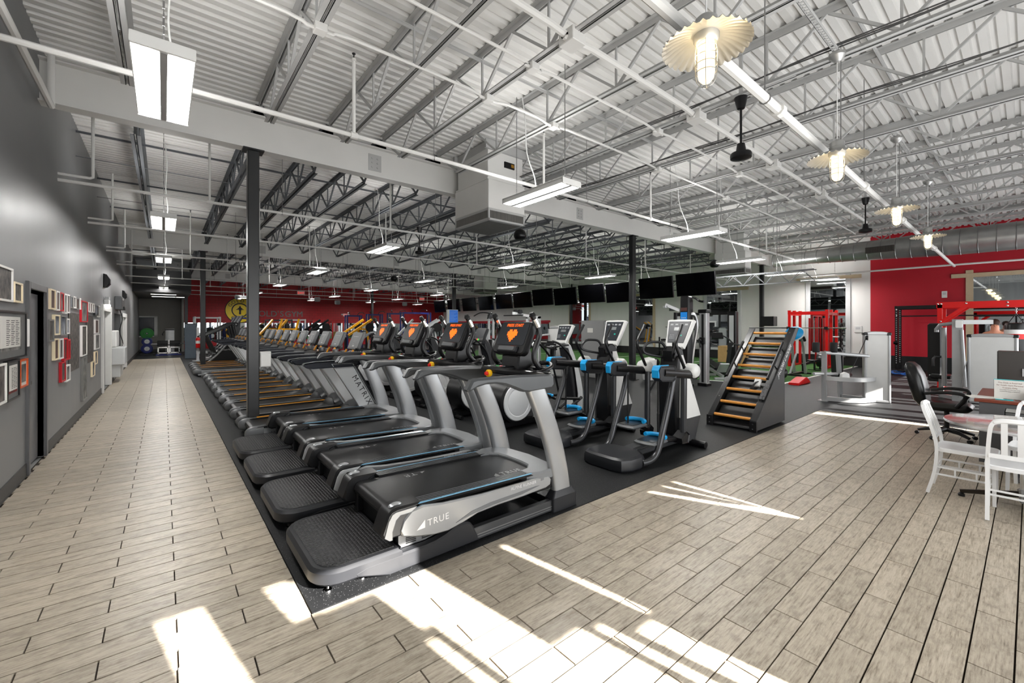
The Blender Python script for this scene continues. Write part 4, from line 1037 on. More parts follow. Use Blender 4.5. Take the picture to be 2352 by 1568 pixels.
# white cylinder speakers near the red back wall
w0 = None
for i, (x, y, z) in enumerate(((3.9, 34.0, 3.55), (8.3, 31.6, 3.45), (10.1, 33.0, 3.35), (15.5, 33.0, 3.4))):
    lab = 'white pendant speaker hanging before the red block wall, %s from the yellow emblem' % ORD[i]
    if w0 is None:
        w0 = thing('pendant_speaker', lab, 'speaker', (x, y, z), 0, 'white pendant speakers'); b = MB(); b.lathe([(0, -.14), (.15, -.14), (.2, -.08), (.2, .12), (.14, .16), (0, .16)], n=16); build('speaker_body', b, LGREY, w0, ang=.9)
        b = MB(); b.tube([(-.15, 0, .14), (0, 0, .6), (.15, 0, .14)], .006, 5); b.cyl((0, 0, .6), (0, 0, 1.75), .006, 5); build('hanging_cable', b, STEEL, w0)
    else: dup(w0, (x, y, z), 0, lab)

# ---------------------------------------------------------------- row of televisions on a truss
tv0 = None
tvy = [6.72, 8.12, 9.58, 10.95, 12.35, 13.72, 15.1, 16.5, 18.0, 19.6, 21.2, 22.8]
for i, y in enumerate(tvy):
    lab = 'black flat television with dark screen hanging in the long row, %s from the windows' % ORD[i]
    z = (2.95, 2.93, 2.86, 2.9, 2.86, 2.9, 2.84, 2.83, 2.8, 2.8, 2.8, 2.8)[i]
    if tv0 is None:
        tv0 = thing('television', lab, 'television', (13.0, y, z), 0, 'televisions in the hanging row'); T = Matrix.Rotation(math.radians(-8), 4, 'Y')
        b = MB(); b.prism(rrect(-.64, .64, -.36, .36, .01, 2), -.03, .03, 'x', .006); bb = MB(); bb.join(b, T); build('casing', bb, BLACK, tv0)
        b = MB(); b.box(-.033, -.03, -.625, .625, -.34, .348, T); build('screen', b, TVM, tv0)
        b = MB(); b.box(.03, .12, -.2, .2, -.15, .15, T); b.box(.06, .17, -.03, .03, .10, .37); build('mount', b, SATIN, tv0)
    else: dup(tv0, (13.0, y, z), 0, lab)
t = thing('truss', 'long steel lattice truss carrying the televisions', 'truss', (13.27, 14.5, 2.96))
b = MB()
for (x, z) in ((-.1, .17), (.1, .17), (0, -.13)): b.bar((x, -10.9, z), (x, 8.8, z), .024)
build('truss_chord', b, GREYP, t)
b = MB(); k = 0; y = -10.9
while y < 8.6:
    s = 1 if k % 2 else -1
    for x in (-.1, .1): b.bar((x if s > 0 else 0, y, .17 if s > 0 else -.13), (0 if s > 0 else x, y + .3, -.13 if s > 0 else .17), .012)
    b.bar((-.1 * s, y, .17), (.1 * s, y + .3, .17), .014); y += .3; k += 1
build('truss_web', b, GREYP, t, kind='stuff')
b = MB()
for y in (-10, -5, 0, 4, 8): b.cyl((0, y, .17), (0, y, DECK - 2.96), .008, 6)
build('truss_hanger', b, STEEL, t, kind='stuff')

# ---------------------------------------------------------------- framed pictures on the hallway wall (y0,y1,z0,z1,frame,photo)
FM = {'w': mat('white_picture_frame', (232, 230, 226), .35, var=.04), 'k': mat('black_picture_frame', (24, 24, 25), .3), 'r': mat('red_picture_frame', (196, 24, 38), .35), 'o': mat('orange_picture_frame', (206, 84, 28), .35), 'c': mat('cream_picture_frame', (240, 224, 190), .35), 'g': mat('grey_picture_frame', (120, 120, 118), .35)}
PH = [photo_mat('photo_dark_crowd', (34, 32, 33), (112, 106, 100), 14), photo_mat('photo_red_mix', (50, 28, 28), (140, 46, 40), 8), photo_mat('photo_grey_mix', (50, 52, 54), (150, 148, 144), 7), photo_mat('photo_navy', (26, 32, 52), (170, 174, 180), 6), photo_mat('photo_maroon', (58, 34, 32), (100, 76, 66), 7)]
PAPER = mat('poster_paper', (206, 204, 198), .5, var=.06)
pics = [('large dark crowd photo in thin white frame, top row before the dark door', 5.72, 6.31, 1.875, 2.2, 'w', 0), ('small crowd photo in cream frame touching the dark door side, top row', 6.36, 6.68, 1.88, 2.085, 'c', 0),
        ('broad black framed team sheet with printed columns beside the dark door', 5.75, 6.84, 1.32, 1.79, 'k', 2), ('black framed jersey picture below the printed team sheet', 6.12, 6.56, .92, 1.31, 'k', 1), ('small orange framed picture low beside the dark door', 6.585, 6.90, 1.0, 1.295, 'o', 2), ('white framed picture edge low before the jersey picture', 5.7, 6.09, .93, 1.3, 'w', 0),
        ('cream framed maroon photo, first of the top row past the door', 8.10, 8.43, 1.862, 2.13, 'c', 4), ('white framed maroon photo, second of the top row past the door', 8.50, 8.73, 1.856, 2.128, 'w', 4), ('red framed photo in the top row past the door', 8.78, 9.04, 1.856, 2.125, 'r', 2), ('white framed grey photo right after the red one in the top row', 9.1, 9.32, 1.826, 2.125, 'w', 2), ('white framed photo just before the dark team photos, top row', 9.34, 9.56, 1.84, 2.127, 'w', 4),
        ('grey framed navy photo, first of the four above the tall crowd poster', 9.62, 9.85, 1.926, 2.12, 'g', 3), ('white framed photo, second of the four above the tall crowd poster', 9.9, 10.19, 1.934, 2.128, 'w', 2), ('grey framed maroon photo, third of the four above the tall crowd poster', 10.23, 10.52, 1.92, 2.121, 'g', 4), ('white framed photo, last of the four above the tall crowd poster', 10.57, 10.72, 1.93, 2.13, 'w', 0),
        ('tall red framed certificate between the two dark posters', 10.8, 11.6, 1.71, 2.10, 'r', 2),
        ('slim white framed photo, first after the red certificate', 11.7, 11.97, 1.92, 2.107, 'w', 4), ('slim white framed photo, second after the red certificate', 12.03, 12.32, 1.91, 2.11, 'w', 4), ('slim white framed photo, third after the red certificate', 12.38, 12.68, 1.917, 2.111, 'w', 4), ('dark photo fourth after the red certificate in the top row', 12.74, 13.3, 1.865, 2.1, 'k', 3), ('white framed photo ending the top row beside the white door', 13.36, 13.66, 1.836, 2.1, 'w', 2),
        ('grey framed photo alone beside the dark door in the middle row', 8.0, 8.32, 1.437, 1.727, 'g', 0), ('cream framed photo, first of the middle row', 8.37, 8.75, 1.517, 1.797, 'c', 3), ('navy framed photo in the middle row', 8.81, 9.25, 1.5, 1.792, 'g', 3), ('white framed photo ending the middle row beside the tall crowd poster', 9.3, 9.55, 1.518, 1.755, 'w', 3),
        ('tall dark crowd poster, bigger of the two unframed ones', 9.62, 10.68, .902, 1.855, None, 0), ('second tall dark crowd poster past the red certificate', 11.62, 12.65, .904, 1.85, None, 0), ('white framed dark photo between the two tall posters', 10.86, 11.5, 1.085, 1.65, 'w', 0),
        ('white framed photo beside the second tall poster, upper', 12.8, 13.4, 1.47, 1.778, 'w', 4), ('white framed photo beside the second tall poster, middle', 12.82, 13.6, 1.122, 1.456, 'w', 2), ('cream framed photo beside the second tall poster, lower', 12.75, 13.2, .803, 1.083, 'c', 2), ('cream framed photo low under the second tall poster', 12.3, 12.72, .58, .895, 'c', 2),
        ('cream framed photo, first of the lower row past the door', 8.37, 8.67, 1.174, 1.468, 'c', 4), ('white framed photo, second of the lower row past the door', 8.73, 9.01, 1.168, 1.459, 'w', 0), ('red framed photo, third of the lower row', 9.05, 9.36, 1.123, 1.458, 'r', 1), ('red framed photo beside the tall crowd poster in the lower row', 9.41, 9.6, 1.12, 1.434, 'r', 1),
        ('red framed picture at the very bottom under the lower row', 8.86, 9.2, .825, 1.115, 'r', 0), ('white framed picture at the bottom beside the red one', 9.26, 9.61, .79, 1.04, 'w', 2), ('tall narrow steel framed board hanging low between the posters', 10.96, 11.5, .26, 1.068, 'g', 2), ('pale green edged flyer taped at the dark door jamb', 6.905, 6.955, 1.42, 1.72, 'w', 2)]
for lab, ya, yb, za, zb, fm, ph in pics:
    t = thing('picture_frame' if fm else 'poster', lab, 'picture' if fm else 'poster', (XL, (ya + yb) / 2, za)); w = (yb - ya) / 2; h = zb - za; d = .034 if fm else .012
    if fm:
        q = min(.02, w * .3); b = MB()
        for (a, c, e, f) in ((-w, -w + q, 0, h), (w - q, w, 0, h), (-w + q, w - q, 0, q), (-w + q, w - q, h - q, h)): b.box(.002, d, a, c, e, f)
        build('frame', b, FM[fm], t); b = MB(); b.box(.002, d - .012, -w + q, w - q, q, h - q)
        ml = fm in 'ko' and w > .12
        if ml:
            build('mat_board', b, PAPER if fm != 'k' else mat('grey_mat_board', (96, 96, 96), .5), t); b = MB(); b.box(d - .012, d - .009, -w * .66, w * .66, h * .18, h * .82)
        build('photo', b, PH[ph], t)
    else:
        b = MB(); b.box(.002, d, -w, w, 0, h); build('photo', b, PH[ph], t)
    if 'team sheet' in lab:
        b = MB(); b.box(.031, .033, -w * .78, w * .5, h * .25, h * .88); pg = build('printed_page', b, PAPER, t)
        b = MB()
        for c in range(3):
            for r in range(14): b.box(.033, .0335, -w * .42 + c * w * .3, -w * .42 + c * w * .3 + w * (.16 + .08 * ((r * 7 + c) % 3) / 2), h * (.3 + r * .038), h * (.3 + r * .038) + .006)
        build('printed_line', b, INK, pg, kind='stuff')
# ---------------------------------------------------------------- other things on the hallway wall
def wthing(name, lab, cat, y, z): return thing(name, lab, cat, (XL + .002, y, z))
for i, (y, z) in enumerate(((14.85, 2.6), (21.1, 2.58))):
    t = wthing('wall_speaker', ['flat black wall speaker above the white door frame', 'flat black wall speaker above the second white door'][i], 'speaker', y, z); b = MB(); b.prism([(0, 0), (.06, .02), (.12, .1), (.12, .22), (.06, .33), (0, .35)], -.15, .15, 'y', .01); build('speaker_body', b, SATIN, t); b = MB(); b.box(.118, .123, -.12, .12, .1, .22); build('speaker_grille', b, INK, t)
t = wthing('emergency_light', 'white emergency light box over the white door frame', 'light', 14.9, 2.18); b = MB(); b.box(.0, .10, -.16, .16, 0, .12, ch=.01); build('lamp_box', b, WHITE, t); b = MB(); b.box(.02, .1, -.1, .1, .12, .2, ch=.01); build('battery_box', b, LGREY, t)
b = MB(); b.lathe([(0, -.1), (.05, -.1), (.06, -.02), (.05, 0), (0, 0)], (.06, 0, 0), 12); build('lamp_head', b, TUBE, t)
t = wthing('control_box', 'grey electrical control box on the hallway wall past the white door', 'box', 18.6, 2.05); b = MB(); b.box(0, .16, -.7, .7, .1, .5, ch=.01); cb = build('enclosure', b, GREYP, t); b = MB(); b.box(.16, .165, -.35, .1, .4, .46); build('label_plate', b, WHITE, cb); b = MB(); b.box(.16, .19, -.1, .4, .1, .2, ch=.005); build('switch_gear', b, SATIN, t); b = MB(); b.tube(smooth_pts([(.05, .5, .1), (.1, .6, -.2), (.04, .55, -.6), (.12, .5, -1.0), (.02, .3, -1.2)], 4), .012, 6); build('power_cord', b, INK, t)
t = wthing('water_fountain', 'white wall water fountain and bottle filler beside the white door', 'fountain', 17.08, 0.1); b = MB(); b.box(0, .30, -.46, .46, .4, .92, ch=.03); build('basin', b, LGREY, t); b = MB(); b.box(0, .12, -.45, .45, .92, 1.4, ch=.02); build('filler_panel', b, WHITE, t); b = MB(); b.box(0, .2, -.4, .4, .05, .42, ch=.02); build('lower_cabinet', b, LGREY, t); b = MB(); b.tube([(.2, .1, .92), (.2, .1, .98), (.24, .1, 1.0)], .012, 8); build('spout', b, CHROME, t)

# ---------------------------------------------------------------- signs at the back
EM = thing('emblem_sign', 'round yellow emblem sign with black ring lettering on the red back wall', 'sign', (4.35, YB, 2.76))
b = MB(); b.lathe([(0, 0), (.9, 0), (.93, .02), (.93, .05), (0, .06)], (0, 0, 0), 40, Matrix.Rotation(PI / 2, 4, 'X')); build('disc', b, mat('emblem_yellow', (236, 204, 24), .4, var=.04), EM)
def ring(r0, r1, y, m, n=40):
    b = MB(); vs = [(r * math.cos(2 * PI * k / n), yy, r * math.sin(2 * PI * k / n)) for yy in (y, y - .01) for r in (r0, r1) for k in range(n)]
    fs = []
    for k in range(n):
        k2 = (k + 1) % n; fs += [(2 * n + k, 2 * n + k2, 3 * n + k2, 3 * n + k), (n + k, 3 * n + k, 3 * n + k2, n + k2), (k, k2, 2 * n + k2, 2 * n + k)]
    b.add(vs, fs); build('ring', b, m, EM)
ring(.46, .53, -.058, INK); ring(.89, .935, -.05, INK)
for txt_, a0, a1, rot in (("GOLD'S", 148, 32, 1), ('GYM', 232, 308, -1)):
    for k, ch_ in enumerate(txt_):
        a = math.radians(a0 + (a1 - a0) * k / (len(txt_) - 1)); e = a - PI / 2 if rot > 0 else a + PI / 2
        o = text('letter', ch_, .34, INK, EM, (.70 * math.cos(a), -.066, .70 * math.sin(a)), (PI / 2, -e, 0), .006)
b = MB(); b.prism([(-.06, -.3), (.06, -.3), (.05, -.05), (.09, .1), (.16, .05), (.16, .12), (.06, .2), (.05, .3), (-.05, .3), (-.06, .2), (-.16, .12), (-.16, .05), (-.09, .1), (-.05, -.05)], -.07, -.058, 'y'); b.box(-.24, .24, -.07, -.058, .03, .07); build('figure', b, INK, EM)
# big grey letters on the red wall
GL = mat('grey_metal_letters', (104, 104, 102), .45, .4)
for k, (ch_, x) in enumerate(zip("GOLD'SGYM", (5.35, 5.78, 6.18, 6.57, 6.87, 7.12, 7.55, 7.98, 8.40))):
    word = 'first' if k < 6 else 'second'
    t = thing('wall_letter', 'grey metal %s on the red back wall, %s character of the %s word' % ("letter" if ch_ != "'" else 'apostrophe', ORD[k if k < 6 else k - 6], word), 'letter', (x, YB, 2.52), 0, 'grey wall letters'); text('letter_face', ch_, .62, GL, t, (0, -.02, 0), (PI / 2, 0, 0), .02)
for i, (x, y, z) in enumerate(((5.85, 25.5, 3.32), (13.4, 25.9, 3.3), (11.95, 36.965, 2.42))):
    t = thing('exit_sign', ['white exit sign with red letters hanging over the treadmill consoles', 'white exit sign with red letters hanging beside the farthest televisions', 'white exit sign fixed low on the red back wall'][i], 'sign', (x, y, z), 0, 'exit signs'); b = MB(); b.box(-.19, .19, -.03, .03, 0, .22, ch=.01); build('housing', b, WHITE, t); text('letters', 'EXIT', .17, mat('exit_red', (226, 30, 24), .4, emit=1.2), t, (0, -.032, .11), (PI / 2, 0, 0), .002)
    b = MB()
    if i < 2: b.box(-.1, .1, -.015, .015, .22, .24); b.cyl((0, 0, .22), (0, 0, DECK - z), .008, 6)
    else: b.box(-.34, -.2, -.05, .05, .1, .2, ch=.02); b.box(.2, .34, -.05, .05, .1, .2, ch=.02)
    build('mount', b, LGREY, t)
t = thing('notice_board', 'blue notice sign in a grey case on the column behind the consoles', 'sign', (11.62, 19.06, 1.75)); b = MB(); b.box(-.34, .32, -.03, .06, 0, .72, ch=.01); build('case', b, LGREY, t); b = MB(); b.box(-.2, .30, -.036, -.03, .03, .69); pg = build('blue_face', b, BLUESC, t)
b = MB()
for k in range(9): b.box(-.17, .27 - .1 * (k % 3), -.038, -.036, .6 - k * .06, .612 - k * .06)
build('printed_line', b, mat('pale_blue_print', (150, 190, 240), .4), pg, kind='stuff')
t = thing('column_case', 'small clear literature holder fixed to the first hallway column', 'holder', (1.22, 7.62, 1.0)); b = MB(); b.box(-.06, .09, -.04, .06, 0, .24, ch=.008); build('holder_body', b, mat('holder_white', (214, 214, 212), .2), t); b = MB(); b.box(-.05, .08, -.045, -.035, .02, .2); build('leaflet', b, WHITE, t)
# ---------------------------------------------------------------- motion trainers and ellipticals (second machine row)
AMTW = mat('machine_warm_white', (205, 205, 203), .35, var=.05)
SBAR = mat('metallic_charcoal_tube', (66, 67, 69), .3, .55, var=.12)
CDX = 0.0
def console_white(t, x, z, w=.36, h=.42):
    th = math.radians(24); Mc = Matrix.Translation((x - CDX, 0, z)) @ Matrix.Rotation(th, 4, 'Y')
    b = MB(); b.prism(smooth_outline([(-w * .36, -h * .52), (w * .36, -h * .52), (w * .46, -h * .1), (w * .54, h * .38), (w * .48, h * .5), (-w * .48, h * .5), (-w * .54, h * .38), (-w * .46, -h * .1)]), -.01, .06, 'x', .015); bb = MB(); bb.join(b, Mc); c = build('console', bb, AMTW, t)
    b = MB(); b.prism([(-w * .33, -h * .36), (w * .33, -h * .36), (w * .38, -h * .1), (w * .46, h * .42), (-w * .46, h * .42), (-w * .38, -h * .1)], -.016, -.008, 'x', .003); bb = MB(); bb.join(b, Mc); build('display_panel', bb, SCREEN, c)
    b = MB(); b.box(-.018, -.015, -.06, .06, h * .08, h * .2)
    bb = MB(); bb.join(b, Mc); build('display', bb, mat('lcd_grey', (120, 124, 124), .2), c)
    b = MB()
    for i in range(4): b.box(-.018, -.015, -w * .36 + i * w * .2, -w * .24 + i * w * .2, h * .27, h * .33)
    for i in range(3):
        for k in range(3): b.box(-.018, -.015, .04 + i * .024, .054 + i * .024, -.04 - k * .024, -.03 - k * .024)
    bb = MB(); bb.join(b, Mc); build('key_legend', bb, mat('key_grey', (150, 152, 154), .4), c, kind='stuff')
    b = MB(); b.box(-.019, -.015, -.075, -.045, -.05, -.03); bb = MB(); bb.join(b, Mc); build('green_key', bb, mat('teal_key', (20, 160, 140), .4), c)
def smooth_outline(p): return [tuple(q)[:2] for q in smooth_pts([(a, b, 0) for a, b in p + [p[0]]], 2)][:-1]
def make_amt():
    global CDX
    DX = 4.85; CDX = DX; t = thing('motion_trainer', '', 'exercise machine'); S = lambda p: sh(p, DX)
    # rear base cover, a rounded low hump
    o = [(3.90, -.16), (3.93, -.27), (4.05, -.33), (4.22, -.335), (4.33, -.30), (4.42, -.2), (4.45, 0), (4.42, .2), (4.33, .30), (4.22, .335), (4.05, .33), (3.93, .27), (3.90, .16)]
    def ring(k, z): return [(4.18 + (x - 4.18) * k - DX, y * k, z) for x, y in o]
    b = MB(); b.loft([ring(.97, .012), ring(1.0, .03), ring(1.0, .10), ring(.96, .135), ring(.86, .155)]); build('base_cover', b, DARKG, t, ang=.5)
    b = MB(); b.prism(S([(4.2, .03), (4.2, .12), (4.5, .15), (5.1, .17), (5.6, .12), (5.75, .05), (5.7, .03)]), -.085, .085, 'y', .02); b.prism([(4.15 - DX, -.26), (4.5 - DX, -.11), (5.2 - DX, -.11), (5.2 - DX, .11), (4.5 - DX, .11), (4.15 - DX, .26)], .05, .13, 'z', .015); build('base_frame', b, mat('frame_charcoal', (70, 71, 73), .4, .3), t)
    b = MB(); b.tube(S([(5.60, -.40, .05), (5.60, .40, .05)]), .045, 12); build('stabilizer', b, SATIN, t)
    # tower: white shroud above, dark below, black inner face
    def twr(z0, z1, x0, x1, x2, x3, w0, w1, m, nm):
        r0 = rrect(x0 - DX, x1 - DX, -w0, w0, .05, 3); r1 = rrect(x2 - DX, x3 - DX, -w1, w1, .05, 3)
        b = MB(); b.loft([[(p[0], p[1], z0) for p in r0], [(p[0], p[1], z1) for p in r1]]); build(nm, b, m, t, ang=.5)
    twr(.08, .40, 5.38, 5.72, 5.40, 5.83, .21, .23, mat('lower_shroud_grey', (62, 63, 65), .4, .2), 'lower_shroud')
    twr(.40, .98, 5.40, 5.83, 5.42, 5.64, .23, .16, AMTW, 'side_shroud')
    twr(.98, 1.24, 5.42, 5.64, 5.44, 5.60, .16, .10, AMTW, 'upper_shroud')
    b = MB(); b.prism(S([(5.33, .18), (5.30, .98), (5.36, 1.2), (5.44, 1.24), (5.44, .2)]), -.13, .13, 'y', .015); build('inner_panel', b, SATIN, t)
    b = MB(); b.prism(S([(5.34, 1.16), (5.32, 1.30), (5.40, 1.36), (5.56, 1.36), (5.62, 1.22)]), -.09, .09, 'y', .02); build('console_neck', b, BLACK, t)
    console_white(t, 5.60, 1.54)
    for s in (-1, 1):
        # wide horizontal arm housing with cyan end and white pivot cap
        b = MB(); b.tube(S([(4.62, s * .345, 1.085), (5.42, s * .345, 1.0)]), .058, 12); ar = build('drive_arm', b, BLACK, t)
        b = MB(); b.prism(S([(4.50, 1.02), (4.49, 1.12), (4.53, 1.165), (4.84, 1.155), (4.86, 1.12), (4.86, 1.0), (4.8, .965), (4.55, .985)]), s * .308, s * .382, 'y', .016); build('arm_end', b, DARKG, t)
        b = MB(); b.prism(S([(4.482, 1.03), (4.474, 1.12), (4.50, 1.166), (4.535, 1.174), (4.535, 1.15), (4.515, 1.14), (4.495, 1.11), (4.495, 1.03)]), s * .306, s * .384, 'y', .006); b.prism(S([(4.52, 1.16), (4.52, 1.174), (4.80, 1.163), (4.80, 1.15)]), s * .345 + .012, s * .345 + .03, 'y', .003); build('blue_cap', b, BLUE, t)
        b = MB(); b.lathe([(0, -.09), (.075, -.09), (.095, -.05), (.095, .05), (.07, .085), (0, .09)], (0, 0, 0), 16, Matrix.Translation((5.32 - DX, s * .345, 1.06)) @ Matrix.Rotation(PI / 2, 4, 'X')); build('pivot_cap', b, AMTW, t, ang=.9)
        # bowed support tube down to the base
        b = MB(); b.tube(S(smooth_pts([(4.90, s * .34, 1.04), (4.80, s * .34, .74), (4.66, s * .345, .42), (4.56, s * .345, .2), (4.47, s * .34, .10), (4.36, s * .33, .065), (4.26, s * .31, .06)], 4)), .038, 10); build('support_tube', b, SBAR, t, ang=.9)
        # vertical struts from hub to foot
        b = MB(); b.tube(S([(5.27, s * .27, 1.0), (5.26, s * .27, .2)]), .04, 10); build('upright_strut', b, SBAR, t)
        b = MB(); b.tube(S([(4.74, s * .22, 1.0), (4.74, s * .22, .33)]), .011, 6); build('pedal_cable', b, INK, t)
        # pedals
        z = .25 if s < 0 else .36; x0 = 4.48 if s < 0 else 4.62
        b = MB(); b.prism([(x0 - .03 - DX, s * .24), (x0 - DX, s * .33), (x0 + .30 - DX, s * .33), (x0 + .36 - DX, s * .28), (x0 + .36 - DX, s * .10), (x0 + .30 - DX, s * .05), (x0 - DX, s * .05), (x0 - .03 - DX, s * .12)], z - .045, z, 'z', .02); pe = build('pedal', b, GREYP, t)
        b = MB(); b.prism([(x0 - DX, s * .24), (x0 + .02 - DX, s * .30), (x0 + .30 - DX, s * .30), (x0 + .33 - DX, s * .26), (x0 + .33 - DX, s * .12), (x0 + .29 - DX, s * .08), (x0 + .02 - DX, s * .08), (x0 - DX, s * .14)], z - .002, z + .006, 'z', .003); build('pedal_tread', b, SATIN, pe)
        b = MB(); b.tube([(x0 + .24 + .09 * math.cos(a) - DX, s * .19 + .13 * math.sin(a), z + .03) for a in [math.radians(-100 + 200 * k / 12) for k in range(13)]], .026, 8); build('heel_cup', b, BLUE, pe)
        b = MB(); b.tube(S([(x0 + .3, s * .19, z - .04), (5.30, s * .24, .16)]), .032, 8); build('pedal_link', b, SATIN, t)
        b = MB(); b.prism(S([(5.14, .13), (5.12, .2), (5.26, .27), (5.33, .22), (5.30, .12)]), s * .20, s * .31, 'y', .012); build('link_pivot', b, BLACK, t)
        # swinging handle
        b = MB(); b.tube(S(smooth_pts([(5.30, s * .29, 1.02), (5.20, s * .29, 1.16), (5.06, s * .29, 1.36), (5.06, s * .285, 1.45), (5.16, s * .28, 1.58), (5.21, s * .275, 1.66)], 4)), .021, 8); build('swing_handle', b, BLACK, t)
        # fixed grip loop
        b = MB(); b.tube(S(smooth_pts([(5.46, s * .06, 1.20), (5.30, s * .1, 1.22), (5.14, s * .2, 1.26), (5.10, s * .23, 1.32), (5.18, s * .2, 1.41), (5.28, s * .14, 1.42), (5.34, s * .08, 1.40), (5.40, s * .06, 1.30)], 3)), .018, 8); build('fixed_grip', b, BLACK, t)
    return t
a0 = make_amt(); a0.location = (4.85, 3.15, 0); a0['group'] = 'white motion trainers with blue arm ends'; a0['label'] = 'grey and white motion trainer with blue arm ends, beside the tiled floor edge'
a1 = dup(a0, (4.85, 4.27, 0), 0, 'grey and white motion trainer with blue arm ends, behind the one beside the tiles')

def elliptical(name, white):
    global CDX
    DX = 4.9; CDX = DX; t = thing(name, '', 'exercise machine'); S = lambda p: sh(p, DX)
    b = MB(); b.prism(S([(3.98, .02), (3.98, .13), (4.5, .15), (6.0, .12), (6.05, .02)]), -.12, .12, 'y', .02); b.tube(S([(4.02, -.30, .04), (4.02, .30, .04)]), .035, 8); b.tube(S([(5.98, -.32, .045), (5.98, .32, .045)]), .04, 8); build('base_frame', b, SATIN, t)
    # rear drive housing with light discs
    w = .24 if white else .2
    prof = [(4.33 + .33 * math.cos(a), .44 + .33 * math.sin(a)) for a in [math.radians(-60 + 300 * k / 22) for k in range(23)]] + [(4.2, .12), (4.5, .12)]
    b = MB(); b.prism(S(prof), -w, w, 'y', .03); build('drive_housing', b, BLACK, t, ang=.5)
    for s in (-1, 1):
        b = MB(); b.lathe([(0, .004), (.20, .006), (.215, .0), (.23, .008), (.285, .006), (.295, -.006), (.295, -.02), (0, -.02)], (0, 0, 0), 32, Matrix.Translation((4.33 - DX, s * (w + .008), .44)) @ Matrix.Rotation(-s * PI / 2, 4, 'X')); build('flywheel_disc', b, LGREY, t, ang=.5)
        b = MB(); b.tube(S([(4.52, s * (w + .05), .66), (5.1, s * .26, .42), (5.75, s * .24, .34)]), .026, 8); b.lathe([(0, -.03), (.045, -.03), (.045, .03), (0, .03)], (0, 0, 0), 12, Matrix.Translation((4.52 - DX, s * (w + .04), .66)) @ Matrix.Rotation(PI / 2, 4, 'X')); build('crank_link', b, SATIN, t)
        z = .42 if s < 0 else .30; b = MB(); b.prism(S(rrect(4.72, 5.10, s * .20 - .085, s * .20 + .085, .05, 3)), z, z + .045, 'z', .014); pe = build('pedal', b, DARKG, t)
        b = MB(); b.tube([(5.02 + .07 * math.cos(a) - DX, s * .2 + .085 * math.sin(a), z + .055) for a in [math.radians(-95 + 190 * k / 10) for k in range(11)]], .018, 8); build('heel_cup', b, BLUE if white else DARKG, pe)
        b = MB(); b.tube(S(smooth_pts([(5.72, s * .22, .36), (5.62, s * .25, .8), (5.50, s * .27, 1.1), (5.25, s * .27, 1.32), (5.08, s * .25, 1.38)], 4)), .019, 8); build('swing_handle', b, BLACK if not white else SATIN, t)
        b = MB(); b.tube(S([(5.60, s * .1, .14), (5.98, s * .1, .32)]), .03, 8); build('ramp_rail', b, SBAR, t)
    # front mast
    b = MB(); b.prism(S(smooth_outline([(6.05, .10), (6.06, .45), (5.95, .85), (5.74, 1.28), (5.60, 1.34), (5.60, 1.22), (5.74, .8), (5.80, .45), (5.74, .12)])), -.075, .075, 'y', .02); build('front_mast', b, LGREY if white else BLACK, t, ang=.5)
    b = MB(); b.prism(S([(5.80, .14), (5.74, .5), (5.66, .9), (5.58, 1.25), (5.64, 1.25), (5.82, .8), (5.9, .4), (5.88, .14)]), -.1, .1, 'y', .015); build('mast_liner', b, DARKG, t)
    b = MB(); b.tube(S(smooth_pts([(5.56, -.16, 1.30), (5.34, -.19, 1.30), (5.28, -.10, 1.26), (5.42, 0, 1.22), (5.28, .10, 1.26), (5.34, .19, 1.30), (5.56, .16, 1.30)], 3)), .018, 8); build('fixed_grip', b, BLACK, t)
    if white: console_white(t, 5.60, 1.50, .33, .36)
    else:
        Mc = Matrix.Translation((5.52, 0, 1.42)) @ Matrix.Rotation(.45, 4, 'Y'); Mc = Matrix.Translation((-DX, 0, 0)) @ Mc
        b = MB(); b.prism(rrect(-.20, .20, -.22, .20, .05, 3), 0, .07, 'x', .015); bb = MB(); bb.join(b, Mc); c = build('console', bb, DARKG, t); b = MB(); b.prism(rrect(-.17, .17, -.05, .16, .02, 2), -.006, .002, 'x'); bb = MB(); bb.join(b, Mc); build('display_panel', bb, SCREEN, c)
        b = MB(); b.box(-.008, -.003, -.05, .0, -.13, -.08); bb = MB(); bb.join(b, Mc); build('green_key', bb, mat('lit_green_key', (40, 200, 60), .4, emit=.6), c)
        b = MB(); b.box(-.008, -.003, .005, .05, -.13, -.08); bb = MB(); bb.join(b, Mc); build('red_key', bb, mat('lit_red_key', (224, 50, 40), .4, emit=.6), c)
        b = MB(); b.prism(S([(4.1, .62), (4.25, .86), (4.6, .98), (5.0, .92), (5.3, .6), (5.3, .5), (4.7, .72), (4.3, .7)]), -.16, .16, 'y', .03); build('top_shroud', b, BLACK, t, ang=.5); text('brand_text', 'Life Fitness', .08, WINK, t, (4.66 - DX, -.1625, .85), (PI / 2, 0, 0), .001, shear=.25)
    return t

e0 = elliptical('elliptical_trainer', True); e0.location = (4.9, 5.37, 0); e0['group'] = 'elliptical trainers with white consoles'; e0['label'] = 'elliptical trainer with white console and pale round flywheel disc, behind the motion trainers'
dup(e0, (4.9, 6.57, 0), 0, 'elliptical trainer with white console, second behind the motion trainers')
l0 = elliptical('elliptical_trainer', False); l0.location = (4.9, 7.9, 0); l0['group'] = 'black elliptical trainers'; l0['label'] = 'black elliptical trainer with lit console keys, first behind the white console ones'
for i, y in enumerate((9.15, 10.4, 11.65, 12.9)): dup(l0, (4.9, y, 0), 0, 'black elliptical trainer with lit console keys, %s behind the white console ones' % ORD[i + 1])

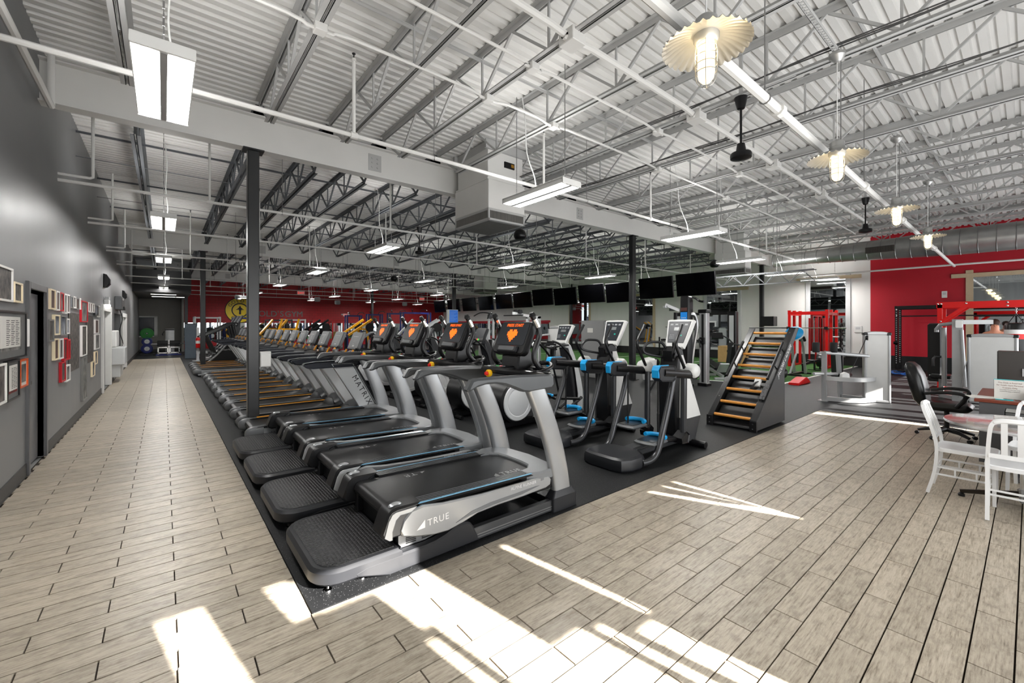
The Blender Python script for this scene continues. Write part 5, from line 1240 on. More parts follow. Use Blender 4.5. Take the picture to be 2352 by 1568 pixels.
# ---------------------------------------------------------------- ladder climber with wooden rungs
t = thing('ladder_climber', 'black inclined ladder climbing machine with varnished wooden rungs by the tiles', 'exercise machine', (7.6, 3.05, 0)); DX, DY = 7.6, 3.05
S = lambda p: sh(p, DX)
SIDEP = [(7.04, .03), (7.04, .17), (8.735, 1.60), (8.885, 1.60), (8.19, .86), (8.19, .03)]
LADM = mat('ladder_side_grey', (58, 58, 59), .45, .2, var=.18)
for s in (-1, 1):
    b = MB(); b.prism(S(SIDEP), s * .362, s * .385, 'y', .003); build('side_panel', b, LADM, t)
    d = Vector((8.735 - 7.04, 1.60 - .17)).normalized(); n = Vector((-d.y, d.x))
    b = MB(); p = lambda u, v: (7.04 + d.x * u + n.x * v - DX, .17 + d.y * u + n.y * v)
    b.prism([p(0, -.03), p(0, .006), p(2.215, .006), p(2.215, -.03)], s * .285, s * .372, 'y', .003); st = build('stringer', b, SATIN, t)
    b = MB()
    for u in (.42, .75, 1.5, 2.08):
        q = p(u, .008); b.cbox((q[0], s * .33, q[1]), (.014, .014, .008), ry=-math.atan2(d.y, d.x))
    build('bolt', b, CHROME, st)
    b = MB(); b.box(7.015 - DX, 7.06 - DX, s * .285, s * .387, 0, .17, ch=.004); bt = build('foot_plate', b, BLACK, t)
    for z in (.05, .125):
        b = MB(); b.lathe([(0, 0), (.012, 0), (.01, .008), (0, .01)], (0, 0, 0), 10, Matrix.Translation((7.014 - DX, s * .335, z)) @ Matrix.Rotation(-PI / 2, 4, 'Y')); build('bolt', b, CHROME, bt)
    # padded hand rail tube on posts
    b = MB(); a_ = p(.83, .09); c_ = p(1.72, .09); b.tube([(a_[0], s * .325, a_[1]), (c_[0], s * .325, c_[1])], .024, 10); hr = build('hand_rail', b, BLACK, t)
    b = MB()
    for u in (1.2, 1.62): a_ = p(u, .0); c_ = p(u, .09); b.tube([(a_[0], s * .325, a_[1]), (c_[0], s * .325, c_[1])], .01, 6)
    build('rail_post', b, SATIN, hr)
for k in range(8):
    b = MB(); b.tube([(7.09 + .226 * k - DX, -.285, .186 + .1885 * k), (7.09 + .226 * k - DX, .285, .186 + .1885 * k)], .0235, 10); build('rung', b, WOODR, t)
    if k < 7:
        M = Matrix.Translation((7.09 + .226 * (k + .5) - DX + .07, 0, .186 + .1885 * (k + .5) - .06)) @ Matrix.Rotation(-math.atan2(d.y, d.x), 4, 'Y'); b = MB(); b.box(-.12, .12, -.28, .28, -.006, .006, M); build('step_panel', b, mat('step_panel_black', (34, 34, 35), .4, var=.25), t)
b = MB(); b.box(8.72 - DX, 8.90 - DX, -.39, .39, 1.595, 1.612, ch=.003); build('top_cap', b, SATIN, t)
b = MB(); b.box(8.17 - DX, 8.185 - DX, -.36, .36, .05, .85); b.box(7.06 - DX, 8.15 - DX, -.36, .36, .03, .05); build('rear_panel', b, LADM, t)
M = Matrix.Translation((8.60 - DX, 0, 1.29)) @ Matrix.Rotation(-math.atan2(d.y, d.x), 4, 'Y')
b = MB(); b.box(-.13, .10, -.275, .275, -.004, .012, M); pl = build('instruction_plate', b, photo_mat('plate_green', (40, 70, 30), (110, 140, 90), 6), t)
b = MB(); b.box(.02, .08, -.1, .1, .012, .014, M); build('label_patch', b, mat('plate_white', (210, 210, 206), .4), pl)
o = text('brand_text', 'JACOBS LADDER', .105, WINK, t, (8.20 - DX, -.3875, 1.05), (PI / 2, -math.atan2(d.y, d.x), 0), .0008, spacing=1.0, shear=.15)
M = Matrix.Translation((7.50 - DX, -.33, .56)) @ Matrix.Rotation(-math.atan2(d.y, d.x), 4, 'Y')
b = MB(); b.box(-.17, .17, -.04, .04, .012, .03, M); build('control_panel', b, photo_mat('control_dark', (20, 20, 22), (90, 90, 92), 40), t)
b = MB(); b.tube(smooth_pts(S([(7.74, -.20, .74), (7.62, -.15, .70), (7.56, -.1, .60), (7.62, -.05, .55), (7.72, -.15, .60)]), 3), .022, 6, sq=.3); hb = build('waist_belt', b, mat('webbing_black', (18, 18, 19), .8), t)
b = MB(); b.cbox((7.66 - DX, -.16, .69), (.05, .09, .13), ry=.6); build('belt_patch', b, WHITE, hb)
b = MB(); b.tube(smooth_pts(S([(7.62, -.24, .62), (7.55, -.25, .45), (7.4, -.25, .40), (7.22, -.26, .24), (7.10, -.28, .15), (7.14, -.31, .10), (7.2, -.29, .16)]), 4), .005, 5); build('tether_cord', b, STEEL, t)
b = MB(); b.tube(S([(8.18, -.05, .30), (8.55, -.12, .34)]), .03, 8); b.tube(S([(8.52, -.2, .34), (8.60, -.05, .34)]), .03, 8); build('tow_handle', b, BLACK, t)
for s in (-1, 1):
    b = MB(); b.lathe([(0, -.02), (.06, -.02), (.065, 0), (.06, .02), (0, .02)], (0, 0, 0), 14, Matrix.Translation((8.25 - DX, s * .28, .065)) @ Matrix.Rotation(PI / 2, 4, 'X')); build('wheel', b, TRUNK, t)
# ---------------------------------------------------------------- right side: weight machines, rigs, desk, table and chairs
FRAME = mat('machine_silver_frame', (172, 173, 174), .32, .45, var=.08)
SHROUD = mat('frosted_shroud', (206, 206, 204), .18, var=.05)
PAD = VINYL
def tower(t, x, y, w, d, h, rz=0, name='weight_tower'):
    """shrouded weight stack: frame posts, curved cap, panel"""
    M = Matrix.Translation((x, y, 0)) @ Matrix.Rotation(rz, 4, 'Z')
    b = MB(); 
    for s in (-1, 1): b.prism(rrect(-d / 2, d / 2, s * (w / 2 - .025) - .025, s * (w / 2 - .025) + .025, .015, 2), .02, h - .03, 'z')
    b.box(-d / 2, d / 2, -w / 2, w / 2, .01, .06, ch=.008); bb = MB(); bb.join(b, M); fr = build(name, bb, FRAME, t)
    b = MB(); b.box(-d / 2 + .012, d / 2 - .012, -w / 2 + .045, w / 2 - .045, .05, h - .06); bb = MB(); bb.join(b, M); build('shroud_panel', bb, SHROUD, fr)
    pr = [(-w / 2, h - .07), (-w / 2, h - .03), (-w / 4, h - .005), (0, h), (w / 4, h - .005), (w / 2, h - .03), (w / 2, h - .07)]
    b = MB(); b.prism(pr, -d / 2 - .004, d / 2 + .004, 'x', .008); bb = MB(); bb.join(b, M); build('cap', bb, FRAME, fr)
    for s in (-1, 1): b = MB(); b.box(-d / 2 - .008, d / 2 + .008, s * (w / 2 - .03) - .04, s * (w / 2 - .03) + .04, h - .085, h - .02, ch=.012); bb = MB(); bb.join(b, M); build('corner_cap', bb, BLACK, fr)
    return fr
# dip and knee raise style machine by the tile corner
t = thing('weight_machine', 'silver cable weight machine with slim white stack tower at the tile corner', 'exercise machine', (11.5, 2.5, 0)); o = Vector((11.5, 2.5, 0))
tower(t, .42, -.38, .44, .30, 1.52, .30)
q = lambda *p: [Vector(a) - o for a in p]
b = MB(); b.bar(*q((11.16, 2.86, 0.02), (11.16, 2.86, 1.07)), .085, .085); b.box(-.46, -.22, .28, .46, 0, .02); build('front_post', b, FRAME, t)
for z, r in ((.50, .06), (.06, .06)):
    b = MB(); b.tube(q((11.16, 2.86, z), (11.22, 2.45, z), (11.40, 2.25, z), (11.85, 2.12, z)), r, 4); build('cross_frame', b, FRAME, t)
b = MB(); b.tube(q((11.16, 2.86, 1.06), (11.85, 2.15, .98)), .04, 8); build('top_arm', b, FRAME, t)
b = MB(); b.tube(q((10.95, 3.0, .60), (11.16, 2.86, .60), (11.45, 2.7, .58)), .035, 8); build('lever_arm', b, FRAME, t)
for dx, dy in ((-.12, .12), (.12, -.14)):
    b = MB(); c = Vector((11.16 + dx, 2.86 + dy, 1.06)) - o; b.lathe([(0, 0), (.062, .0), (.07, .02), (.07, .2), (.062, .22), (0, .22)], c, 14); build('roller_pad', b, TRUNK, t)
b = MB(); b.prism([(-.05, 0), (.05, 0), (.05, .5), (.0, .62), (-.08, .60)], -.16, .16, 'y', .03); bb = MB(); bb.join(b, Matrix.Translation(Vector((12.1, 2.85, .52)) - o) @ Matrix.Rotation(-.8, 4, 'Z')); build('back_pad', bb, PAD, t)
b = MB(); b.prism(rrect(-.2, .2, -.17, .17, .06), .5, .57, 'z', .02); bb = MB(); bb.join(b, Matrix.Translation(Vector((11.85, 2.72, 0)) - o)); build('seat', bb, PAD, t)
b = MB(); b.bar(*q((11.9, 2.74, .03), (11.95, 2.8, 1.0)), .07); b.bar(*q((11.85, 2.7, .06), (11.75, 2.25, .06)), .07); build('seat_post', b, FRAME, t)
b = MB(); b.tube(q((11.72, 2.25, 1.38), (11.55, 2.5, .58), (11.42, 2.56, .5)), .008, 6); build('cable', b, INK, t)
b = MB(); b.prism([(-.09, 0), (.09, 0), (.07, .12), (.0, .16), (-.07, .12)], -.05, .05, 'y', .01); bb = MB(); bb.join(b, Matrix.Translation(Vector((11.42, 2.56, .48)) - o) @ Matrix.Rotation(-.8, 4, 'Z')); build('pulley_cover', bb, WHITE, t)
b = MB(); b.lathe([(0, -.02), (.05, -.02), (.05, .02), (0, .02)], (0, 0, 0), 14, Matrix.Translation(Vector((11.74, 2.24, 1.38)) - o) @ Matrix.Rotation(PI / 2, 4, 'X')); build('pulley', b, BLACK, t)

# press machine with the wide frosted shroud
t = thing('weight_machine', 'large silver press machine with wide frosted shroud and black handles behind the desk', 'exercise machine', (13.2, .6, 0)); o = Vector((13.2, .6, 0)); q = lambda *p: [Vector(a) - o for a in p]
tower(t, .15, -.09, .70, .34, 1.48)
b = MB(); b.bar(*q((13.2, 1.0, 0), (13.2, 1.0, 1.78)), .16, .12); b.bar(*q((13.2, 1.02, 1.72), (13.3, .5, 1.72)), .09); build('main_post', b, FRAME, t)
b = MB(); b.prism(rrect(-.05, .05, 0, .16, .02), -.03, .03, 'x'); bb = MB(); bb.join(b, Matrix.Translation(Vector((13.08, .97, 1.6)) - o)); build('pivot_plate', bb, WHITE, t)
b = MB(); b.tube(q((13.3, 1.03, 1.7), (13.35, 1.28, 1.66), (13.4, 1.34, 1.56), (13.4, 1.34, 1.5)), .04, 8); b.tube(q((13.38, 1.22, 1.6), (13.4, 1.22, .3)), .045, 8); build('press_arm', b, FRAME, t)
b = MB(); b.tube(q((13.4, 1.22, .95), (13.38, 1.36, .95), (13.36, 1.39, .9), (13.36, 1.39, .74)), .026, 8); build('grip_handle', b, BLACK, t)
b = MB(); b.prism([(-.05, .35), (.05, .35), (.08, 1.2), (.0, 1.7), (-.06, 1.68), (-.03, 1.1)], -.12, .12, 'y', .03); bb = MB(); bb.join(b, Matrix.Translation(Vector((13.9, 1.42, 0)) - o)); build('back_pad', bb, PAD, t)
b = MB(); b.prism(rrect(-.22, .22, -.18, .18, .06), .45, .53, 'z', .02); bb = MB(); bb.join(b, Matrix.Translation(Vector((13.7, 1.3, 0)) - o)); build('seat', bb, PAD, t); b = MB(); b.bar(*q((13.75, 1.3, 0), (13.75, 1.3, .45)), .08); b.bar(*q((13.75, 1.3, .06), (13.2, .9, .06)), .08); build('seat_post', b, FRAME, t)
b = MB(); b.box(-.03, .03, .29, .35, .5, 1.2); st = build('weight_stack', b, INK, t)
b = MB(); b.tube(q((13.12, .93, 1.55), (13.12, .88, .35)), .03, 8); build('guide_tube', b, FRAME, t); b = MB(); b.tube(q((13.05, .86, .9), (13.1, .98, .1)), .008, 6); build('cable', b, STEEL, t)

# red heavy bag frame, bag, black rig
def bolts(t, pts):
    for p in pts: b = MB(); b.lathe([(0, -.01), (.022, -.01), (.02, .006), (0, .01)], (0, 0, 0), 8, Matrix.Translation(p) @ Matrix.Rotation(-PI / 2, 4, 'Y')); build('bolt', b, CHROME, t)
t = thing('bag_frame', 'bright red steel frame for hanging heavy bags before the red wall', 'frame', (15.5, .4, 0))
for x in (0, .8):
    for y in (1.09, -1.6): b = MB(); b.bar((x, y, 0), (x, y, 2.18), .09); build('post', b, RED, t)
for x in (0, .8): b = MB(); b.bar((x, 1.15, 2.17), (x, -1.7, 2.17), .09, .15); build('top_beam', b, RED, t)
for y in (1.09, -1.6): b = MB(); b.bar((-.04, y, 2.17), (.84, y, 2.17), .08, .12); build('cross_beam', b, RED, t); b = MB(); b.bar((0, y, .06), (.8, y, .06), .08); build('floor_beam', b, RED, t)
for x in (0, .8): b = MB(); b.bar((x, 1.09, 1.72), (x, .62, 2.14), .07, .07); build('brace', b, RED, t)
bolts(t, [(-.05, 1.12, 2.2), (-.05, 1.06, 2.2), (-.05, .62, 2.2), (-.05, 1.07, 1.75), (-.05, -.05, 2.2), (-.05, -.05, 2.12)])
t = thing('punching_bag', 'heavy bag in black white and red hanging on chains from the red frame', 'punching bag', (15.5, .22, .75))
prof = [(0, 0), (.17, 0), (.19, .03), (.19, .9), (.17, .95), (0, .97)]
b = MB(); b.lathe(prof, n=22); bg_ = build('bag_body', b, VINYL, t); b = MB(); b.lathe([(.193, .70), (.193, .80)], n=22); build('white_band', b, WHITE, bg_); b = MB(); b.lathe([(.194, .58), (.194, .70)], n=22); build('red_band', b, RED, bg_)
for k in range(3):
    a = 2 * PI * k / 3; b = MB(); b.tube([(.17 * math.cos(a), .17 * math.sin(a), .9), (0, 0, 1.18)], .016, 6, sq=.3); build('strap', b, INK, t)
b = MB()
for k in range(5): z = 1.16 + k * .035; b.tube([(.014 * math.cos(v) * (k % 2), .014 * math.cos(v) * (1 - k % 2), z + .022 * math.sin(v)) for v in [2 * PI * j / 8 for j in range(8)]], .005, 5, True)
build('chain', b, CHROME, t)
t = thing('pull_up_rig', 'black steel pull-up rig with perforated uprights against the red wall', 'rig', (20.6, 1.2, 0))
for x, y in ((-.3, 1.85), (.35, 1.85), (-.3, -1.5), (.35, -1.5)):
    b = MB(); b.bar((x, y, 0), (x, y, 2.34), .08); po = build('post', b, SATIN, t); b = MB()
    for k in range(26): b.box(x - .042, x - .038, y - .012, y + .012, .3 + k * .075, .325 + k * .075)
    build('hole', b, LGREY, po, kind='stuff')
for x in (-.3, .35): b = MB(); b.bar((x, 1.9, 2.28), (x, -1.6, 2.28), .07, .12); build('top_beam', b, SATIN, t); b = MB(); b.bar((x, 1.85, 1.98), (x, -1.5, 1.98), .035); build('pull_up_bar', b, SATIN, t)
for y in (1.85, -1.5): b = MB(); b.bar((-.3, y, 2.28), (.35, y, 2.28), .07); build('cross_beam', b, SATIN, t)
b = MB(); b.box(-.46, -.34, 1.79, 1.91, .98, 1.02); b.box(-.46, -.44, 1.79, 1.91, .98, 1.08); build('bar_hook', b, SATIN, t)
bolts(t, [(-.34, 1.85, 2.22), (-.34, 1.85, 2.0)])
t = thing('battle_rope', 'blue and black battle rope coiled on the rubber floor by the red wall', 'rope', (19.3, 2.65, .008))
rp = [(.75 * math.cos(k * .42) * (1 - .004 * k) + .1 * math.sin(k * 1.7), .34 * math.sin(k * .42) + .05 * math.cos(k * 2.3), .03 + .012 * (k % 4) + .0006 * k) for k in range(64)]
b = MB(); b.tube(rp[:40], .028, 6); build('blue_length', b, mat('rope_blue', (24, 84, 160), .7, var=.5, scale=20), t); b = MB(); b.tube(rp[39:], .028, 6); build('black_length', b, TRUNK, t)
# red squat rack with barbell
t = thing('squat_rack', 'bright red squat rack with a barbell before the white wall mirror', 'rack', (20.0, 5.4, 0))
for x in (-.55, .0, .7):
    for y in (.75, -.5): b = MB(); b.bar((x, y, 0), (x, y, 2.22), .085); b.bar((x, y, 2.2), (x, y, 2.25), .1); build('post', b, RED, t)
for x in (-.55, .7): b = MB(); b.bar((x, .8, 2.14), (x, -.55, 2.14), .08, .1); build('cross_beam', b, RED, t)
for y in (.75, -.5): b = MB(); b.bar((-.6, y, 2.1), (.74, y, 2.1), .07, .1); build('top_beam', b, RED, t); b = MB(); b.bar((-.6, y, .05), (.74, y, .05), .07); build('floor_beam', b, RED, t)
for k, y in enumerate((.4, .18, -.1, -.3)): b = MB(); b.bar((.66, y, .1), (.66, y, 1.95), .06); build('storage_post', b, DRED, t)
bb_ = thing('barbell', 'steel barbell resting across the red squat rack', 'barbell', (19.38, 5.35, 1.55)); b = MB(); b.cyl((0, 1.05, 0), (0, -1.05, 0), .016, 8); build('bar_shaft', b, CHROME, bb_); b = MB()
for s in (-1, 1): b = MB(); b.cyl((0, s * .68, 0), (0, s * 1.05, 0), .026, 10); build('bar_sleeve', b, CHROME, bb_)
for y in (.75, -.5): b = MB(); b.box(-.68, -.58, y - .06, y + .06, 1.49, 1.53); b.box(-.69, -.67, y - .06, y + .06, 1.49, 1.60); build('bar_hook', b, SATIN, t)
def plate_obj(lab, loc, r, m, rot=None, w=.05, grp='weight plates on the racks'):
    o = MB(); o.lathe([(.026, -w / 2), (r * .45, -w / 2), (r * .5, -w / 2 + .012), (r * .8, -w / 2 + .012), (r * .84, -w / 2), (r, -w / 2 + .008), (r, w / 2 - .008), (r * .84, w / 2), (r * .8, w / 2 - .012), (r * .5, w / 2 - .012), (r * .45, w / 2), (.026, w / 2)], n=24)
    t = thing('weight_plate', lab, 'weight plate', loc, 0, grp); bb = MB(); bb.join(o, rot or Matrix.Rotation(PI / 2, 4, 'X')); build('plate_disc', bb, m, t)
    hr = .12 if m is NAVY else .055; b = MB(); b.lathe([(.024, -w / 2 - .004), (hr, -w / 2 - .004), (hr, w / 2 + .004), (.024, w / 2 + .004)], n=14); bb = MB(); bb.join(b, rot or Matrix.Rotation(PI / 2, 4, 'X')); build('hub', bb, LGREY if m is not GREEN else INK, t); return t
for i, z in enumerate((.45, .85, 1.2, 1.55)):
    plate_obj('black weight plate on the near side of the red squat rack, %s from the floor' % ORD[i], (20.15, 4.62, z), .2, TRUNK)
b = MB()
for z in (.45, .85, 1.2, 1.55): b = MB(); b.cyl((.15, -.5, z), (.15, -.9, z), .022, 8); build('plate_peg', b, STEEL, t)
# slanted pad machine with half ball on top
t = thing('back_extension', 'silver back extension bench with slanted legs standing on the turf edge', 'bench', (16.3, 4.95, 0))
for y in (-.16, .16): b = MB(); b.tube(smooth_pts([(.35, y, .05), (.2, y, .55), (.12, y, .95), (-.1, y, 1.28)], 3), .045, 4); build('leg', b, FRAME, t)
b = MB(); b.bar((-.5, 0, .05), (.6, 0, .05), .07); b.bar((.45, -.3, .03), (.45, .3, .03), .07); b.bar((-.5, -.3, .03), (-.5, .3, .03), .07); build('base_frame', b, SATIN, t)
b = MB(); b.bar((-.45, .05, .06), (.15, .05, .7), .05); build('brace', b, FRAME, t)
for y in (-.16, .16): b = MB(); b.prism(rrect(-.12, .12, -.1, .1, .04), 0, .07, 'z', .02); bb = MB(); bb.join(b, Matrix.Translation((-.02, y, 1.18)) @ Matrix.Rotation(.7, 4, 'Y')); build('hip_pad', bb, PAD, t)
t = thing('balance_ball', 'blue half balance ball with white rim leaning on the silver bench', 'ball', (16.08, 4.95, 1.22)); M = Matrix.Translation((0, 0, .16)) @ Matrix.Rotation(-.9, 4, 'Y')
b = MB(); b.lathe([(0, .2), (.1, .18), (.19, .13), (.25, .06), (.27, 0)], n=22, M=M); build('dome', b, BLUE, t); b = MB(); b.lathe([(.0, -.035), (.29, -.03), (.30, -.01), (.28, .008), (0, .006)], n=22, M=M); build('rim', b, LGREY, t)
t = thing('foam_step', 'low red foam step block lying at the turf edge', 'step', (13.9, 4.15, .004)); b = MB(); b.prism([(-.45, 0), (.45, 0), (.45, .06), (.25, .17), (.1, .17), (-.45, .06)], -.14, .14, 'y', .02); build('foam_body', b, RED, t); b = MB(); b.box(-.4, .4, -.12, .12, 0, .02); build('foot_strip', b, BLACK, t)
t = thing('exercise_ball', 'shiny black exercise ball on the turf behind the ladder climber', 'ball', (14.6, 4.85, .20)); b = MB(); b.lathe([(.19 * math.sin(a), -.19 * math.cos(a)) for a in [PI * k / 14 for k in range(15)]], n=22); build('ball_skin', b, VINYL, t, ang=2); b = MB(); b.lathe([(0, -.004), (.018, -.002), (0, .002)], (0, -.19, 0), 8); build('valve', b, WHITE, t)
t = thing('rowing_rail', 'low black rowing machine on the turf edge before the red rack', 'exercise machine', (18.05, 5.0, .016))
b = MB(); b.bar((-1.0, 0, .28), (1.0, 0, .36), .06, .08); build('slide_rail', b, SATIN, t); b = MB(); b.prism(rrect(-.15, .15, -.12, .12, .04), .34, .40, 'z', .015); build('seat', b, PAD, t); b = MB()
for x in (-.95, .3, .95): b = MB(); b.bar((x, -.2, 0), (x, .2, 0.0), .05); b.bar((x, 0, 0), (x, 0, .3), .05); build('leg', b, SATIN, t)
b = MB(); b.lathe([(0, -.1), (.24, -.1), (.26, 0), (.24, .1), (0, .1)], (0, 0, 0), 20, Matrix.Translation((1.05, 0, .32)) @ Matrix.Rotation(PI / 2, 4, 'X')); build('fan_housing', b, SATIN, t)
# wall plates
for nm, lab, x, y, z, w, h in (('thermostat', 'white thermostat on the white wall beside the red wall', XR, 4.38, 1.5, .12, .13), ('wall_switch', 'small white wall plate high on the red wall', XR - .004, 1.95, 2.75, .07, .12), ('wall_clock', 'small dark digital wall clock on the white wall', XR, 12.4, 2.55, .2, .11)):
    t = thing(nm, lab, 'wall plate' if 'plate' in lab else nm.split('_')[-1], (x, y, z)); b = MB(); b.box(-.03, 0, -w, w, -h, h, ch=.006); build('cover', b, WHITE if 'clock' not in nm else GREYP, t); b = MB(); b.box(-.034, -.029, -w * .6, w * .6, -h * .1, h * .6); build('face', b, LGREY if 'clock' not in nm else SCREEN, t)

# ---------------------------------------------------------------- trainer desk corner
DESKG = mat('desk_grey_laminate', (84, 84, 86), .45, var=.06); CHERRY = mat('cherry_edge_wood', (112, 52, 36), .35, var=.2, scale=12)
t = thing('desk', 'grey office desk with a dark cherry wood top near the window corner', 'desk', (8.3, -.2, 0))
b = MB(); b.box(-.67, .72, -.8, .64, .725, .76, ch=.005); build('desk_top', b, CHERRY, t); b = MB(); b.box(-.62, .68, .55, .58, .10, .725); build('modesty_panel', b, DESKG, t); b = MB(); b.box(-.645, -.60, -.76, .60, 0, .725); build('end_panel', b, DESKG, t); b = MB(); b.box(.64, .68, -.76, .60, 0, .725); build('end_panel', b, DESKG, t)
t = thing('hutch', 'tall dark brown cabinet panel standing on the far end of the desk', 'cabinet', (9.15, -.3, .76)); b = MB(); b.box(-.15, .18, -.6, .61, -.76, .53, ch=.004); b = MB(); b.box(-.13, .16, -.6, .60, 0, .53, ch=.004); build('carcass', b, mat('dark_brown_laminate', (58, 55, 52), .35, var=.08), t); b = MB(); b.box(-.142, -.13, .0, .59, .01, .52); dr = build('door', b, mat('dark_brown_laminate', (58, 55, 52)), t); b = MB(); b.tube([(-.15, .37, .2), (-.165, .37, .2), (-.165, .37, .3), (-.15, .37, .3)], .006, 6); build('handle', b, STEEL, dr)
t = thing('pedestal_cabinet', 'low grey drawer pedestal in front of the desk', 'cabinet', (7.2, -.12, 0)); b = MB(); b.box(-.28, .3, -.5, .22, 0, .60, ch=.005); build('carcass', b, DESKG, t)
for i in range(2): b = MB(); b.box(-.292, -.28, -.48, .2, .06 + i * .27, .31 + i * .27); d_ = build('drawer', b, mat('drawer_dark', (40, 40, 42), .4), t); b = MB(); b.tube([(-.30, -.08, .2 + i * .27), (-.32, -.08, .2 + i * .27), (-.32, .06, .2 + i * .27), (-.30, .06, .2 + i * .27)], .007, 6); build('handle', b, CHROME, d_)
t = thing('acrylic_tray', 'clear acrylic literature tray on the low grey pedestal', 'tray', (7.15, -.04, .60)); b = MB()
for (a, c, e, f, g_, h) in ((-.16, .16, -.2, .22, 0, .006), (-.16, -.154, -.2, .22, 0, .12), (.154, .16, -.2, .22, 0, .12), (-.16, .16, .214, .22, 0, .12), (-.16, .16, -.2, .22, .114, .12)): b.box(a, c, e, f, g_, h)
build('tray_shell', b, GLASS, t); b = MB(); b.box(-.14, .14, -.18, .2, .008, .02); build('paper_stack', b, PAPER, t)
t = thing('sign_holder', 'clear upright sign holder with printed notice on the desk', 'sign', (7.86, .16, .762), math.radians(-4))
b = MB(); b.box(-.004, .012, -.13, .13, 0, .23); sg = build('holder', b, GLASS, t); b = MB(); b.box(-.06, .06, -.13, .13, 0, .005); build('foot', b, GLASS, t); b = MB(); b.box(-.006, -.004, -.125, .125, .005, .225); pp = build('notice', b, PAPER, t); b = MB(); b.box(-.006, .014, -.13, .13, .228, .234); build('top_edge', b, mat('teal_acrylic_edge', (90, 200, 205), .2), t)
RT = (PI / 2, 0, -PI / 2); BRN = mat('brown_print', (120, 76, 60), .5)
for k, (s_, sz, m_) in enumerate((('This Desk is Reserved', .021, BRN), ("for Gold's Gym Personal", .021, BRN), ('Trainers Only', .021, BRN), ('Please Keep This Area Clear of All', .0115, INK), ('Personal Belongings or Equipment', .0115, INK))):
    text('printed_line', s_, sz, m_, pp, (-.0068, 0, .195 - k * .03 + (0, 0, 0, .006, .016)[k]), RT, .0002)
t = thing('paper_sheet', 'loose white papers lying on the cherry desk top', 'paper', (7.84, .37, .762)); b = MB(); b.cbox((0, 0, .002), (.21, .28, .003), rz=.3); build('sheet', b, PAPER, t); b = MB(); b.cbox((.02, -.02, .0045), (.21, .28, .002), rz=-.1); build('sheet', b, PAPER, t)
t = thing('pen', 'turquoise pen lying in front of the sign holder', 'pen', (7.72, .20, .762)); b = MB(); b.tube([(0, .07, .005), (.0, -.07, .005)], .005, 8); build('barrel', b, mat('turquoise', (40, 190, 200), .4), t); b = MB(); b.tube([(0, -.07, .005), (0, -.085, .005)], [.004, .001], 8); build('tip', b, STEEL, t)
t = thing('pen_cup', 'black mesh pen cup at the desk edge', 'cup', (7.76, -.02, .762)); b = MB(); b.lathe([(0, 0), (.045, 0), (.047, .11), (.043, .11), (.041, .006), (0, .006)], n=18); build('cup_wall', b, BLACK, t); b = MB(); b.tube([(0, .01, .01), (.02, .02, .15)], .004, 6); build('pencil', b, YEL, t)
# office chair
t = thing('office_chair', 'black leather office chair with armrests pulled up to the desk', 'chair', (8.85, .78, 0), math.radians(0))
for k in range(5):
    a = 2 * PI * k / 5 + .25; c, s = math.cos(a), math.sin(a)
    b = MB(); b.tube([(.03 * c, .03 * s, .13), (.18 * c, .18 * s, .115), (.31 * c, .31 * s, .075)], [.035, .028, .02], 8); lg = build('base_arm', b, BLACK, t); b = MB(); b.lathe([(0, -.024), (.024, -.024), (.028, 0), (.024, .024), (0, .024)], (0, 0, 0), 12, Matrix.Translation((.32 * c, .32 * s, .03)) @ Matrix.Rotation(a, 4, 'Z') @ Matrix.Rotation(PI / 2, 4, 'X')); build('caster', b, BLACK, lg)
b = MB(); b.cyl((0, 0, .1), (0, 0, .42), .03, 10); build('gas_lift', b, SATIN, t)
b = MB(); b.prism(rrect(-.26, .26, -.27, .24, .09), .42, .53, 'z', .045); build('seat', b, VINYL, t, ang=.9)
rings = []
for (z, y, w, d_) in ((.46, .22, .2, .05), (.55, .26, .25, .075), (.72, .29, .265, .085), (.90, .33, .25, .085), (1.03, .37, .21, .07), (1.09, .39, .14, .035)):
    rings.append([(p[0], p[1], z) for p in rrect(-w, w, y - d_, y + d_, min(w, d_) * .8, 4)])
b = MB(); b.loft(rings); build('backrest', b, VINYL, t, ang=1.0)
for s in (-1, 1): b = MB(); b.tube(smooth_pts([(s * .28, .2, .66), (s * .31, .0, .70), (s * .30, -.18, .69), (s * .29, -.2, .62), (s * .27, -.12, .5)], 4), .024, 8); build('armrest', b, BLACK, t)
# round table with cross base
t = thing('round_table', 'round glossy grey marbled table among white chairs', 'table', (6.03, .02, 0)); MARB = photo_mat('grey_marbled_glass', (120, 120, 120), (206, 206, 206), 5); MARB.node_tree.nodes['Principled BSDF'].inputs['Roughness'].default_value = .06; MARB.node_tree.nodes['Principled BSDF'].inputs['Coat Weight'].default_value = .6
b = MB(); b.lathe([(0, .715), (.50, .715), (.53, .722), (.535, .733), (.53, .745), (0, .747)], n=56); build('table_top', b, MARB, t, ang=.5)
b = MB(); b.lathe([(0, .16), (.045, .16), (.045, .70), (.12, .712), (0, .712)], n=18); build('column', b, CHROME, t)
b = MB(); b.prism([(-.07, .05), (.07, .05), (.05, .17), (-.05, .17)], -.05, .05, 'y', .015); build('hub', b, STEEL, t)
for k in range(4):
    a = PI / 2 * k + .12; c, s = math.cos(a), math.sin(a); b = MB(); b.tube([(.04 * c, .04 * s, .115), (.2 * c, .2 * s, .085), (.42 * c, .42 * s, .045)], [.03, .024, .017], 8); f_ = build('foot', b, mat('dark_bronze', (52, 46, 40), .3, .6), t); b = MB(); b.lathe([(0, 0), (.025, 0), (.025, .02), (.012, .035), (0, .035)], (.41 * c, .41 * s, 0), 12); build('glide', b, BLACK, f_)
